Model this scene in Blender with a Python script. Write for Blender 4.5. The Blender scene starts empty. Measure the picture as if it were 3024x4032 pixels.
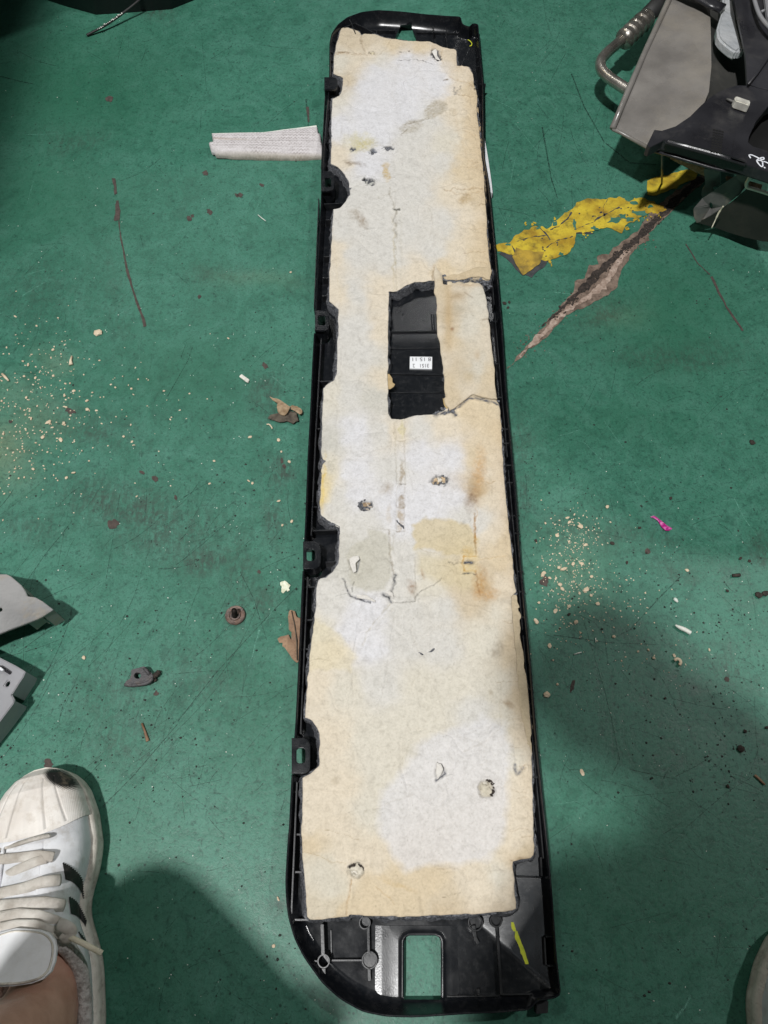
import bpy, bmesh, math, random
import numpy as np
from mathutils import Vector, Matrix, geometry
from mathutils.bvhtree import BVHTree
random.seed(7); RS = np.random.RandomState(11)
S = bpy.context.scene
COL = S.collection
R = math.radians

# ------------------------------------------------------------------ camera
H, TH, F = 0.85, R(26.0), 3000.0          # height (m), tilt from straight down, focal length in photo pixels
cd = bpy.data.cameras.new("camera"); cam = bpy.data.objects.new("camera", cd); COL.objects.link(cam)
cam.location = (0, 0, H); cam.rotation_euler = (TH, 0, 0)
cd.sensor_fit = 'VERTICAL'; cd.angle = 2 * math.atan(2016 / F); cd.clip_start = 0.01; cd.clip_end = 200
S.camera = cam
S.render.resolution_x, S.render.resolution_y = 768, 1024

# ------------------------------------------------------------------ world and lamps (a workshop hall at night, high-bay lamps, one added reflection panel)
w = bpy.data.worlds.new("World"); S.world = w; w.use_nodes = True
bg = w.node_tree.nodes['Background']; bg.inputs[0].default_value = (0.80, 0.95, 0.93, 1); bg.inputs[1].default_value = 0.05
def lamp(x, y, z, size, power, col=(1, 0.995, 0.985), sy=None):
    l = bpy.data.lights.new("overhead_light", 'AREA'); l.energy = power; l.color = col
    l.shape = 'RECTANGLE'; l.size = size; l.size_y = sy or size
    o = bpy.data.objects.new("overhead_light", l); COL.objects.link(o); o.location = (x, y, z)
    d = Vector((0, 0.6, 0)) - Vector((x, y, z)); o.rotation_euler = d.to_track_quat('-Z', 'Y').to_euler()
    return o
lamp(-1.60, -1.60, 7, 0.28, 590)
lamp(4.4, 2.5, 7, 0.24, 185)
lamp(-2.6, 3.4, 7, 0.24, 40)
lamp(-2.0, 7.0, 7, 0.9, 34, sy=0.3)
lamp(-4.4, 4.2, 7, 0.6, 38, (1, 0.86, 0.62))
lamp(-1.5, -0.75, 7.2, 3.4, 14, (0.86, 0.93, 1.0), sy=1.2)  # added broad dim panel, stands in for a bright ceiling in glossy reflections
S.view_settings.view_transform = 'Standard'; S.view_settings.look = 'None'
S.view_settings.exposure = -0.1; S.view_settings.gamma = 1

# ------------------------------------------------------------------ helpers
CT, ST = math.cos(TH), math.sin(TH)
def ray(px, py):
    u, v = (px - 1512) / F, (py - 2016) / F
    return Vector((u, ST - v * CT, -CT - v * ST))
def P(px, py, z=0.0):
    """photo measurement -> the place in the hall, at height z"""
    d = ray(px, py); t = (z - H) / d.z
    return Vector((d.x * t, d.y * t, z))
def toPx(X, Y, Z):
    dz = H - Z
    depth = Y * ST + dz * CT
    return 1512 + F * X / depth, 2016 + F * (-Y * CT + dz * ST) / depth
def s2l(c):
    c = np.asarray(c, float) / 255.0
    return np.where(c <= 0.04045, c / 12.92, ((c + 0.055) / 1.055) ** 2.4)
def lin(r, g, b): return tuple(float(x) for x in s2l((r, g, b)))

def vnoise(x, y, scale, seed, octaves=1, gain=0.5):
    """smooth value noise in [-1,1]"""
    out = np.zeros_like(x, dtype=float); amp = 1; tot = 0
    for o in range(octaves):
        rs = np.random.RandomState(seed + 31 * o); T = rs.rand(256, 256) * 2 - 1
        u, v = x * scale, y * scale
        iu, iv = np.floor(u).astype(int), np.floor(v).astype(int)
        fu, fv = u - iu, v - iv
        fu = fu * fu * (3 - 2 * fu); fv = fv * fv * (3 - 2 * fv)
        a = T[iu & 255, iv & 255]; b = T[(iu + 1) & 255, iv & 255]; c = T[iu & 255, (iv + 1) & 255]; d = T[(iu + 1) & 255, (iv + 1) & 255]
        out += amp * ((a * (1 - fu) + b * fu) * (1 - fv) + (c * (1 - fu) + d * fu) * fv)
        tot += amp; amp *= gain; scale *= 2.03
    return out / tot

def inpoly(x, y, poly):
    poly = np.asarray(poly, float)[:, :2]; inside = np.zeros(x.shape, bool); n = len(poly)
    for i in range(n):
        x1, y1 = poly[i]; x2, y2 = poly[(i + 1) % n]
        if y1 == y2: continue
        c = ((y1 > y) != (y2 > y)) & (x < (x2 - x1) * (y - y1) / (y2 - y1) + x1)
        inside ^= c
    return inside
def segdist(x, y, pts, closed=False):
    """distance to a polyline and the nearest point on it"""
    pts = np.asarray(pts, float)[:, :2]; n = len(pts); best = np.full(x.shape, 1e9); bx = x.copy(); by = y.copy()
    for i in range(n if closed else n - 1):
        a = pts[i]; b = pts[(i + 1) % n]; d = b - a; L = (d * d).sum() + 1e-12
        t = np.clip(((x - a[0]) * d[0] + (y - a[1]) * d[1]) / L, 0, 1)
        qx, qy = a[0] + t * d[0], a[1] + t * d[1]; dd = np.hypot(x - qx, y - qy)
        m = dd < best; best = np.where(m, dd, best); bx = np.where(m, qx, bx); by = np.where(m, qy, by)
    return best, bx, by
def sdf(x, y, poly):
    d, _, _ = segdist(x, y, poly, True)
    return np.where(inpoly(x, y, poly), -d, d)
def resample(pts, step, closed=True):
    pts = [np.asarray(p, float) for p in pts]; out = []; n = len(pts)
    for i in range(n if closed else n - 1):
        a, b = pts[i], pts[(i + 1) % n]; k = max(1, int(round(np.linalg.norm((b - a)[:2]) / step)))
        for j in range(k): out.append(a + (b - a) * j / k)
    if not closed: out.append(pts[-1])
    return np.array(out)
def smooth(a, it=2, closed=True):
    a = a.copy()
    for _ in range(it):
        b = (np.roll(a, 1, 0) + 2 * a + np.roll(a, -1, 0)) / 4
        if not closed: b[0] = a[0]; b[-1] = a[-1]
        a = b
    return a

def tag(o, label=None, cat=None, group=None, kind=None):
    if label: o['label'] = label
    if cat: o['category'] = cat
    if group: o['group'] = group
    if kind: o['kind'] = kind
    return o
def mk(name, V, Fc, mat=None, parent=None, smooth_=False, autos=None):
    me = bpy.data.meshes.new(name)
    if isinstance(V, np.ndarray): V = V.tolist()
    if isinstance(Fc, np.ndarray): Fc = Fc.tolist()
    me.from_pydata([tuple(v) for v in V], [], Fc); me.update()
    if mat: me.materials.append(mat)
    if smooth_: me.shade_smooth()
    o = bpy.data.objects.new(name, me); COL.objects.link(o)
    if autos:
        bpy_autos(o, autos)
    if parent: o.parent = parent
    return o
def bpy_autos(o, ang):
    me = o.data; bm = bmesh.new(); bm.from_mesh(me)
    for f in bm.faces: f.smooth = True
    for e in bm.edges:
        e.smooth = not (len(e.link_faces) == 2 and e.calc_face_angle(0) > R(ang))
    bm.to_mesh(me); bm.free()
def fix_normals(o):
    bm = bmesh.new(); bm.from_mesh(o.data); bmesh.ops.recalc_face_normals(bm, faces=bm.faces); bm.to_mesh(o.data); bm.free(); return o
def empty(name, loc=(0, 0, 0), rz=0, label=None, cat=None, group=None, parent=None):
    o = bpy.data.objects.new(name, None); COL.objects.link(o); o.location = loc; o.rotation_euler = (0, 0, rz); o.empty_display_size = 0.02
    if parent: o.parent = parent
    return tag(o, label, cat, group)
def reparent(ch, par):
    """child keeps its world place under a root that has its own location"""
    ch.parent = par; ch.matrix_parent_inverse = Matrix.LocRotScale(par.location, par.rotation_euler, par.scale).inverted()
def bevel(o, w, seg=2, ang=30):
    bm = bmesh.new(); bm.from_mesh(o.data)
    es = [e for e in bm.edges if len(e.link_faces) == 2 and e.calc_face_angle(0) > R(ang)]
    bmesh.ops.bevel(bm, geom=es, offset=w, segments=seg, affect='EDGES', clamp_overlap=True)
    bm.to_mesh(o.data); bm.free(); bpy_autos(o, 35); return o

def fillpoly(outer, holes=()):
    """triangles of a flat polygon with holes: (2d verts, faces)"""
    V = []; E = []
    for loop in [outer] + list(holes):
        s = len(V); n = len(loop); V += [Vector((float(p[0]), float(p[1]))) for p in loop]; E += [(s + i, s + (i + 1) % n) for i in range(n)]
    r = geometry.delaunay_2d_cdt(V, E, [], 0, 1e-7); vo, fo = r[0], r[2]
    vx = np.array([[v.x, v.y] for v in vo]); tri = np.array([f for f in fo if len(f) == 3])
    c = vx[tri].mean(1); m = inpoly(c[:, 0], c[:, 1], outer)
    for h in holes: m &= ~inpoly(c[:, 0], c[:, 1], h)
    return vx, tri[m]
def slab(name, pts, z0, z1, mat, parent=None, bev=0.0, holes=(), px=True, zf=None, seg=2, taper=0.0):
    """a plate: outline measured at its top z1 (px) or given in metres"""
    def W(L): return np.array([tuple(P(a, b, z1))[:2] for a, b in L]) if px else np.array(L, float)[:, :2]
    outer = W(pts); hs = [W(h) for h in holes]
    vx, tri = fillpoly(outer, hs); n = len(vx)
    top = np.c_[vx, np.full(n, z1)]; cx = vx.mean(0)
    bot = np.c_[cx + (vx - cx) * (1 + taper), np.full(n, z0)]
    if zf is not None:
        dz = zf(vx[:, 0], vx[:, 1]); top[:, 2] += dz; bot[:, 2] += dz
    # orientation up
    a, b, c = vx[tri[:, 0]], vx[tri[:, 1]], vx[tri[:, 2]]
    cr = (b[:, 0] - a[:, 0]) * (c[:, 1] - a[:, 1]) - (b[:, 1] - a[:, 1]) * (c[:, 0] - a[:, 0])
    tri = np.where(cr[:, None] > 0, tri, tri[:, ::-1])
    e = {}
    for t in tri:
        for i in range(3):
            k = (int(t[i]), int(t[(i + 1) % 3])); e[k] = 1
    sides = [(b_, a_, a_ + n, b_ + n) for (a_, b_) in e if (b_, a_) not in e]
    Fc = tri.tolist() + (tri[:, ::-1] + n).tolist() + [(q[0], q[1], q[2], q[3])[::1] for q in sides]
    o = mk(name, np.vstack([top, bot]), Fc, mat, parent); fix_normals(o)
    if bev: bevel(o, bev, seg)
    return o
def box(name, c, d, mat, parent=None, rz=0, bev=0.0, rx=0, ry=0):
    M = Matrix.Rotation(rz, 3, 'Z') @ Matrix.Rotation(ry, 3, 'Y') @ Matrix.Rotation(rx, 3, 'X'); V = []
    for sx in (-1, 1):
        for sy in (-1, 1):
            for sz in (-1, 1): V.append(Vector(c) + M @ Vector((sx * d[0] / 2, sy * d[1] / 2, sz * d[2] / 2)))
    Fc = [(0, 1, 3, 2), (4, 6, 7, 5), (0, 4, 5, 1), (2, 3, 7, 6), (0, 2, 6, 4), (1, 5, 7, 3)]
    o = mk(name, V, Fc, mat, parent)
    if bev: bevel(o, bev)
    return o
def bar(name, a, b, z0, z1, th, mat, parent=None, bev=0.0):
    """upright rib between two measured points (at z1)"""
    A, B = P(a[0], a[1], z1), P(b[0], b[1], z1); d = (B - A); L = d.length
    return box(name, ((A.x + B.x) / 2, (A.y + B.y) / 2, (z0 + z1) / 2), (L, th, z1 - z0), mat, parent, math.atan2(d.y, d.x), bev)
def tube(name, pts, rad, mat, parent=None, n=10, caps=True, flat=1.0, smooth_=True):
    pts = [Vector(p) for p in pts]; m = len(pts); rad = rad if hasattr(rad, '__len__') else [rad] * m
    V = []; Fc = []; up = Vector((0, 0, 1)); prev = None
    for i, p in enumerate(pts):
        t = (pts[min(i + 1, m - 1)] - pts[max(i - 1, 0)]).normalized()
        if prev is None:
            a = up - t * up.dot(t)
            if a.length < 1e-3: a = Vector((1, 0, 0)) - t * t.x
        else: a = prev - t * prev.dot(t)
        a.normalize(); prev = a; b = t.cross(a)
        for k in range(n):
            th = 2 * math.pi * k / n
            V.append(p + (a * math.sin(th) * flat + b * math.cos(th)) * rad[i])
    for i in range(m - 1):
        for k in range(n):
            Fc.append((i * n + k, i * n + (k + 1) % n, (i + 1) * n + (k + 1) % n, (i + 1) * n + k))
    if caps: Fc += [tuple(range(n))[::-1], tuple((m - 1) * n + k for k in range(n))]
    return fix_normals(mk(name, V, Fc, mat, parent, smooth_))
def curve(pts, k=6):
    """Catmull-Rom through 3d points"""
    p = [Vector(q) for q in pts]; p = [p[0] * 2 - p[1]] + p + [p[-1] * 2 - p[-2]]; out = []
    for i in range(1, len(p) - 2):
        for j in range(k):
            t = j / k; a, b, c, d = p[i - 1:i + 3]
            out.append(0.5 * ((2 * b) + (c - a) * t + (2 * a - 5 * b + 4 * c - d) * t * t + (3 * b - a - 3 * c + d) * t ** 3))
    out.append(p[-2]); return out
def bvh_of(objs):
    V = []; Fc = []
    for o in objs:
        s = len(V); mw = o.matrix_world if o.parent is None else Matrix.Identity(4)
        V += [v.co.copy() for v in o.data.vertices]; Fc += [[s + i for i in p.vertices] for p in o.data.polygons]
    return BVHTree.FromPolygons(V, Fc)
def drape(name, poly, bvh, mat, parent=None, off=0.0004, step=8, zfall=0.03, holes=()):
    """a thin mark that follows a surface: outline in photo measurements, laid on the surface it marks"""
    rp = resample([(a, b) for a, b in poly], step); x0, y0 = rp.min(0); x1, y1 = rp.max(0)
    gx, gy = np.meshgrid(np.arange(x0, x1, step), np.arange(y0, y1, step)); gx, gy = gx.ravel(), gy.ravel()
    d = sdf(gx, gy, rp); m = d < -step * 0.5
    V = [Vector((a, b)) for a, b in rp] + [Vector((float(a), float(b))) for a, b in zip(gx[m], gy[m])]
    n = len(rp); r = geometry.delaunay_2d_cdt(V, [(i, (i + 1) % n) for i in range(n)], [], 0, 1e-6)
    vx = np.array([[v.x, v.y] for v in r[0]]); tri = np.array(r[2]); c = vx[tri].mean(1); tri = tri[inpoly(c[:, 0], c[:, 1], rp)]
    W = []
    for a, b in vx:
        dr = ray(a, b).normalized(); hit = bvh.ray_cast(Vector((0, 0, H)), dr)
        if hit[0] is None: W.append(P(a, b, zfall))
        else:
            nn = hit[1] if hit[1].dot(dr) < 0 else -hit[1]; W.append(hit[0] + nn * off)
    o = mk(name, W, tri[:, ::-1].tolist(), mat, parent, True); return o

# ------------------------------------------------------------------ materials
def nt(name):
    m = bpy.data.materials.new(name); m.use_nodes = True; t = m.node_tree; return m, t, t.nodes['Principled BSDF']
def N(t, typ, **kw):
    n = t.nodes.new(typ)
    for k, v in kw.items():
        if k.startswith('i_'): n.inputs[k[2:].replace('_', ' ')].default_value = v
        else: setattr(n, k, v)
    return n
def noise(t, co, scale, detail=4, rough=0.55, dist=0.0):
    n = N(t, 'ShaderNodeTexNoise'); n.inputs['Scale'].default_value = scale; n.inputs['Detail'].default_value = detail
    n.inputs['Roughness'].default_value = rough; n.inputs['Distortion'].default_value = dist
    t.links.new(co, n.inputs['Vector']); return n
def ramp(t, fac, stops):
    r = N(t, 'ShaderNodeValToRGB'); e = r.color_ramp.elements
    while len(e) < len(stops): e.new(0.5)
    for i, (p, c) in enumerate(stops):
        e[i].position = p; e[i].color = (c, c, c, 1) if not hasattr(c, '__len__') else (*c[:3], 1)
    t.links.new(fac, r.inputs[0]); return r
def mixc(t, fac, a, b, mode='MIX'):
    m = N(t, 'ShaderNodeMix', data_type='RGBA', blend_type=mode)
    for s, i in ((fac, 0), (a, 6), (b, 7)):
        if hasattr(s, 'is_linked') or hasattr(s, 'links'): t.links.new(s, m.inputs[i])
        else: m.inputs[i].default_value = s if i == 0 else (*s[:3], 1)
    return m.outputs[2]
def bumpn(t, b, h, strength, dist, prev=None):
    n = N(t, 'ShaderNodeBump'); n.inputs['Strength'].default_value = strength; n.inputs['Distance'].default_value = dist
    t.links.new(h, n.inputs['Height'])
    if prev: t.links.new(prev.outputs[0], n.inputs['Normal'])
    t.links.new(n.outputs[0], b.inputs['Normal']); return n
def pmat(name, c1, c2=None, scale=60, rough=0.5, bump=0.3, bscale=300, bdist=0.0005, metal=0.0, dust=None, dustamt=0.5, dscale=25, coat=0.0, contrast=(0.35, 0.65), rvar=0.1, spec=0.5, attr=None):
    m, t, b = nt(name); co = N(t, 'ShaderNodeTexCoord').outputs['Object']
    c2 = c2 or c1; n1 = noise(t, co, scale, 5)
    col = mixc(t, ramp(t, n1.outputs[0], [(contrast[0], 0.0), (contrast[1], 1.0)]).outputs[0], c1, c2)
    if attr:
        a = N(t, 'ShaderNodeAttribute', attribute_name=attr); col = mixc(t, 1.0, a.outputs['Color'], col, 'MULTIPLY')
    if dust:
        n2 = noise(t, co, dscale, 8, 0.7); f = ramp(t, n2.outputs[0], [(0.5, 0.0), (0.72, dustamt)])
        col = mixc(t, f.outputs[0], col, dust)
    t.links.new(col, b.inputs['Base Color']) if hasattr(col, 'links') else None
    n3 = noise(t, co, bscale, 3)
    rr = ramp(t, n1.outputs[0], [(0.3, max(0.02, rough - rvar)), (0.7, min(1, rough + rvar))]); t.links.new(rr.outputs[0], b.inputs['Roughness'])
    b.inputs['Metallic'].default_value = metal; b.inputs['Coat Weight'].default_value = coat; b.inputs['Coat Roughness'].default_value = 0.08
    b.inputs['Specular IOR Level'].default_value = spec
    if bump: bumpn(t, b, n3.outputs[0], bump, bdist)
    return m

M = {}
M['black'] = pmat('black_plastic', (0.006, 0.007, 0.009), (0.011, 0.012, 0.014), 30, 0.27, 0.25, 700, 0.0003, dust=(0.035, 0.035, 0.036), dustamt=0.40, dscale=60, rvar=0.1)
M['black_gloss'] = pmat('gloss_black_plastic', (0.005, 0.006, 0.008), (0.009, 0.009, 0.011), 20, 0.2, 0.12, 400, 0.0003, dust=(0.04, 0.04, 0.042), dustamt=0.25, dscale=90, rvar=0.05)
M['rib'] = pmat('black_rib_plastic', (0.008, 0.009, 0.011), (0.015, 0.016, 0.018), 40, 0.33, 0.2, 500, 0.0003, dust=(0.06, 0.058, 0.055), dustamt=0.4, dscale=120)
M['slope'] = pmat('dusty_shaded_slope', (0.030, 0.030, 0.028), (0.055, 0.054, 0.050), 12, 0.5, 0.3, 300, 0.0005, dust=(0.12, 0.11, 0.095), dustamt=0.6, dscale=14)  # darker copy of the grey cover's plastic, shade of its tilted side
M['felt'] = pmat('dark_grey_felt', (0.06, 0.063, 0.07), (0.23, 0.235, 0.255), 500, 1.0, 1.0, 900, 0.003, spec=0.1)
M['pile_black'] = pmat('dusty_black_plastic', (0.016, 0.016, 0.019), (0.032, 0.032, 0.037), 12, 0.34, 0.3, 500, 0.0004, dust=(0.10, 0.095, 0.09), dustamt=0.45, dscale=18)
M['dark_sheet'] = pmat('dark_brown_plastic', (0.016, 0.015, 0.013), (0.028, 0.027, 0.022), 8, 0.55, 0.3, 300, 0.0005, dust=(0.05, 0.045, 0.035), dustamt=0.5, dscale=15)
M['greyplastic'] = pmat('dusty_grey_plastic', (0.15, 0.14, 0.13), (0.23, 0.215, 0.20), 22, 0.27, 0.4, 260, 0.0006, dust=(0.30, 0.265, 0.21), dustamt=0.55, dscale=5, contrast=(0.3, 0.7))
M['lightgrey'] = pmat('pale_grey_plastic', (0.22, 0.22, 0.232), (0.29, 0.29, 0.305), 14, 0.45, 0.2, 200, 0.0004, dust=(0.30, 0.28, 0.25), dustamt=0.5, dscale=20)
M['alu'] = pmat('dull_aluminium', (0.27, 0.25, 0.22), (0.48, 0.45, 0.41), 25, 0.27, 0.5, 300, 0.0004, metal=0.85, dust=(0.20, 0.16, 0.11), dustamt=0.6, dscale=40)
M['castalu'] = pmat('cast_grey_metal', (0.17, 0.17, 0.168), (0.29, 0.285, 0.28), 12, 0.5, 0.5, 260, 0.0006, metal=0.35, dust=(0.30, 0.24, 0.15), dustamt=0.7, dscale=22)
M['steel'] = pmat('worn_grey_steel', (0.08, 0.08, 0.078), (0.17, 0.165, 0.155), 20, 0.38, 0.5, 200, 0.0006, metal=0.1, dust=(0.26, 0.23, 0.18), dustamt=0.8, dscale=30)
M['rubber'] = pmat('black_rubber', (0.010, 0.010, 0.010), (0.02, 0.02, 0.02), 40, 0.6, 0.3, 400, 0.0004)
M['rubber2'] = pmat('dusty_rubber', (0.045, 0.043, 0.046), (0.075, 0.072, 0.075), 120, 0.6, 0.8, 500, 0.001, dust=(0.12, 0.09, 0.07), dustamt=0.6, dscale=150)
M['hole'] = pmat('painted_opening_shade', (0.002, 0.002, 0.002), (0.003, 0.003, 0.003), 10, 0.7, 0)  # near-black colour standing for shade inside openings and dimples
M['tongue'] = pmat('clean_white_leather', (0.74, 0.745, 0.76), (0.80, 0.805, 0.82), 30, 0.4, 0.3, 260, 0.0006, dust=(0.55, 0.53, 0.50), dustamt=0.4, dscale=50)
M['floor_patch'] = pmat('green_paint_patch', (0.035, 0.13, 0.09), (0.06, 0.18, 0.13), 60, 0.5, 0.4, 300, 0.0006)
M['white'] = pmat('white_paper_label', (0.66, 0.67, 0.69), (0.74, 0.75, 0.77), 60, 0.5, 0.1, 500, 0.0002)
M['ink'] = pmat('grey_print_ink', (0.08, 0.08, 0.085), (0.12, 0.12, 0.13), 300, 0.7, 0)
M['marker'] = pmat('white_marker', (0.72, 0.75, 0.82), (0.85, 0.86, 0.9), 100, 0.6, 0.1)
M['lime'] = pmat('yellow_green_paint', (0.42, 0.50, 0.02), (0.62, 0.66, 0.03), 220, 0.5, 0.6, 600, 0.0006, contrast=(0.3, 0.6))
M['translucent'] = pmat('milky_plastic', (0.34, 0.36, 0.38), (0.46, 0.47, 0.48), 18, 0.18, 0.8, 60, 0.004)
M['chrome'] = pmat('bright_clip_metal', (0.6, 0.58, 0.52), (0.8, 0.78, 0.7), 80, 0.4, 0.4, 300, 0.0005, metal=0.3)
M['leaf'] = pmat('dry_leaf', (0.18, 0.10, 0.055), (0.33, 0.21, 0.13), 60, 0.7, 1.0, 140, 0.0015, dust=(0.09, 0.05, 0.03), dustamt=0.6, dscale=160)
M['scrap_tan'] = pmat('tan_torn_paper', (0.20, 0.13, 0.07), (0.38, 0.28, 0.18), 130, 0.9, 1.0, 250, 0.002)
M['scrap_dark'] = pmat('dark_torn_paper', (0.045, 0.035, 0.026), (0.12, 0.10, 0.075), 130, 0.9, 1.0, 250, 0.002)
M['crumb'] = pmat('beige_crumb', (0.52, 0.40, 0.27), (0.75, 0.64, 0.48), 90, 0.9, 0.5, 600, 0.0008)
M['crumb_white'] = pmat('white_crumb', (0.55, 0.60, 0.55), (0.75, 0.75, 0.68), 90, 0.9, 0.3)
M['speck'] = pmat('black_grit', (0.010, 0.020, 0.016), (0.03, 0.035, 0.028), 60, 0.8, 0.5)
M['clod'] = pmat('dark_earth', (0.020, 0.016, 0.013), (0.06, 0.045, 0.035), 300, 0.9, 1.0, 600, 0.0015)
M['pink'] = pmat('pink_foil', (0.45, 0.02, 0.22), (0.80, 0.25, 0.55), 220, 0.25, 0.6, 200, 0.001, metal=0.2, contrast=(0.45, 0.62))
M['flake'] = pmat('cream_flake', (0.55, 0.56, 0.40), (0.82, 0.83, 0.70), 300, 0.8, 1.0, 400, 0.001)
M['rust'] = pmat('rusty_bolt', (0.045, 0.038, 0.036), (0.17, 0.125, 0.105), 160, 0.5, 0.8, 500, 0.001, metal=0.4, dust=(0.20, 0.09, 0.045), dustamt=0.5, dscale=130)
M['rust_dark'] = pmat('dark_bolt_thread', (0.015, 0.012, 0.011), (0.05, 0.04, 0.035), 200, 0.5, 0.5, metal=0.5)
M['chip'] = pmat('bare_concrete_chip', (0.045, 0.034, 0.030), (0.085, 0.065, 0.056), 160, 0.9, 0.8, 500, 0.001)
M['skin'] = pmat('skin', (0.44, 0.23, 0.165), (0.56, 0.33, 0.25), 40, 0.5, 0.6, 700, 0.0006, dust=(0.36, 0.17, 0.12), dustamt=0.35, dscale=120)
M['skin'].node_tree.nodes['Principled BSDF'].inputs['Subsurface Weight'].default_value = 0.12
M['skin'].node_tree.nodes['Principled BSDF'].inputs['Subsurface Scale'].default_value = 0.01
M['shirt'] = pmat('dark_cotton', (0.02, 0.022, 0.03), (0.035, 0.037, 0.045), 60, 0.95, 0.4, 500, 0.001)
M['shorts'] = pmat('grey_cotton', (0.05, 0.05, 0.055), (0.08, 0.08, 0.085), 60, 0.95, 0.4, 500, 0.001)
M['hair'] = pmat('black_hair', (0.01, 0.008, 0.007), (0.02, 0.016, 0.013), 200, 0.5, 0.6, 400, 0.001)
M['sneaker_white'] = pmat('white_leather', (0.62, 0.63, 0.655), (0.73, 0.735, 0.755), 40, 0.42, 0.35, 260, 0.0006, dust=(0.36, 0.32, 0.27), dustamt=0.6, dscale=60)
M['sneaker_toe'] = pmat('dirty_white_rubber', (0.66, 0.61, 0.56), (0.78, 0.745, 0.70), 30, 0.6, 0.2, 300, 0.0004, dust=(0.35, 0.28, 0.20), dustamt=0.5, dscale=70, attr='col')
M['sole'] = pmat('grimy_white_sole', (0.50, 0.46, 0.40), (0.72, 0.68, 0.61), 60, 0.7, 0.5, 400, 0.0006, dust=(0.14, 0.105, 0.07), dustamt=0.6, dscale=110)
M['lace'] = pmat('dirty_white_lace', (0.52, 0.47, 0.41), (0.74, 0.70, 0.64), 60, 0.95, 1.0, 1400, 0.0016, dust=(0.24, 0.20, 0.15), dustamt=0.6, dscale=35)
M['lace_tip'] = pmat('cream_lace_tip', (0.62, 0.57, 0.42), (0.74, 0.70, 0.56), 60, 0.8, 0.6, 900, 0.001)
M['stripe'] = pmat('black_leather_stripe', (0.008, 0.007, 0.006), (0.018, 0.016, 0.015), 90, 0.5, 0.5, 500, 0.0005, dust=(0.12, 0.1, 0.09), dustamt=0.3, dscale=200)
M['lining'] = pmat('grey_knit_lining', (0.30, 0.27, 0.25), (0.55, 0.52, 0.50), 260, 0.95, 1.0, 420, 0.002)
M['case'] = pmat('phone_case', (0.02, 0.02, 0.024), (0.03, 0.03, 0.034), 30, 0.3, 0.1)

# ripple lines in the shell (moulding marks round the handle opening) are mixed into the black plastic
def shell_material():
    m, t, b = nt('moulded_black_plastic'); co = N(t, 'ShaderNodeTexCoord').outputs['Object']
    n1 = noise(t, co, 35, 5); n2 = noise(t, co, 140, 6, 0.7)
    col = mixc(t, ramp(t, n2.outputs[0], [(0.5, 0.0), (0.75, 0.55)]).outputs[0], (0.006, 0.007, 0.009), (0.035, 0.035, 0.037))
    t.links.new(col, b.inputs['Base Color'])
    at = N(t, 'ShaderNodeAttribute', attribute_name='rip')
    wv = N(t, 'ShaderNodeTexWave', wave_type='BANDS', bands_direction='Y'); wv.inputs['Scale'].default_value = 130; wv.inputs['Distortion'].default_value = 0.8
    wv.inputs['Detail'].default_value = 1.5; wv.inputs['Detail Scale'].default_value = 1.5; t.links.new(co, wv.inputs[0])
    mm = N(t, 'ShaderNodeMath', operation='MULTIPLY'); t.links.new(wv.outputs['Fac'], mm.inputs[0]); t.links.new(at.outputs['Fac'], mm.inputs[1])
    rr = ramp(t, n1.outputs[0], [(0.3, 0.17), (0.7, 0.30)]); t.links.new(rr.outputs[0], b.inputs['Roughness'])
    p = bumpn(t, b, mm.outputs[0], 0.10, 0.0002)
    bumpn(t, b, n2.outputs[0], 0.12, 0.0005, p)
    return m
M['shell'] = shell_material()

def paper_material(name, hue=(1, 1, 1)):
    m, t, b = nt(name); co = N(t, 'ShaderNodeTexCoord').outputs['Object']
    a = N(t, 'ShaderNodeAttribute', attribute_name='col')
    n1 = noise(t, co, 130, 6, 0.62, 0.6); n2 = noise(t, co, 420, 4, 0.6); n3 = noise(t, co, 26, 4)
    f1 = ramp(t, n1.outputs[0], [(0.30, (0.84, 0.835, 0.825)), (0.47, (0.965, 0.965, 0.96)), (0.66, (1.03, 1.03, 1.03))])
    f2 = ramp(t, n2.outputs[0], [(0.3, (0.90, 0.895, 0.885)), (0.58, (1.03, 1.03, 1.03))])
    c = mixc(t, 1.0, a.outputs['Color'], f1.outputs[0], 'MULTIPLY'); c = mixc(t, 1.0, c, f2.outputs[0], 'MULTIPLY')
    t.links.new(c, b.inputs['Base Color']); b.inputs['Roughness'].default_value = 0.9; b.inputs['Specular IOR Level'].default_value = 0.2
    p = bumpn(t, b, n1.outputs[0], 0.5, 0.0016); bumpn(t, b, n3.outputs[0], 0.3, 0.006, p)
    return m
M['paper'] = paper_material('stained_nonwoven_paper')

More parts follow.
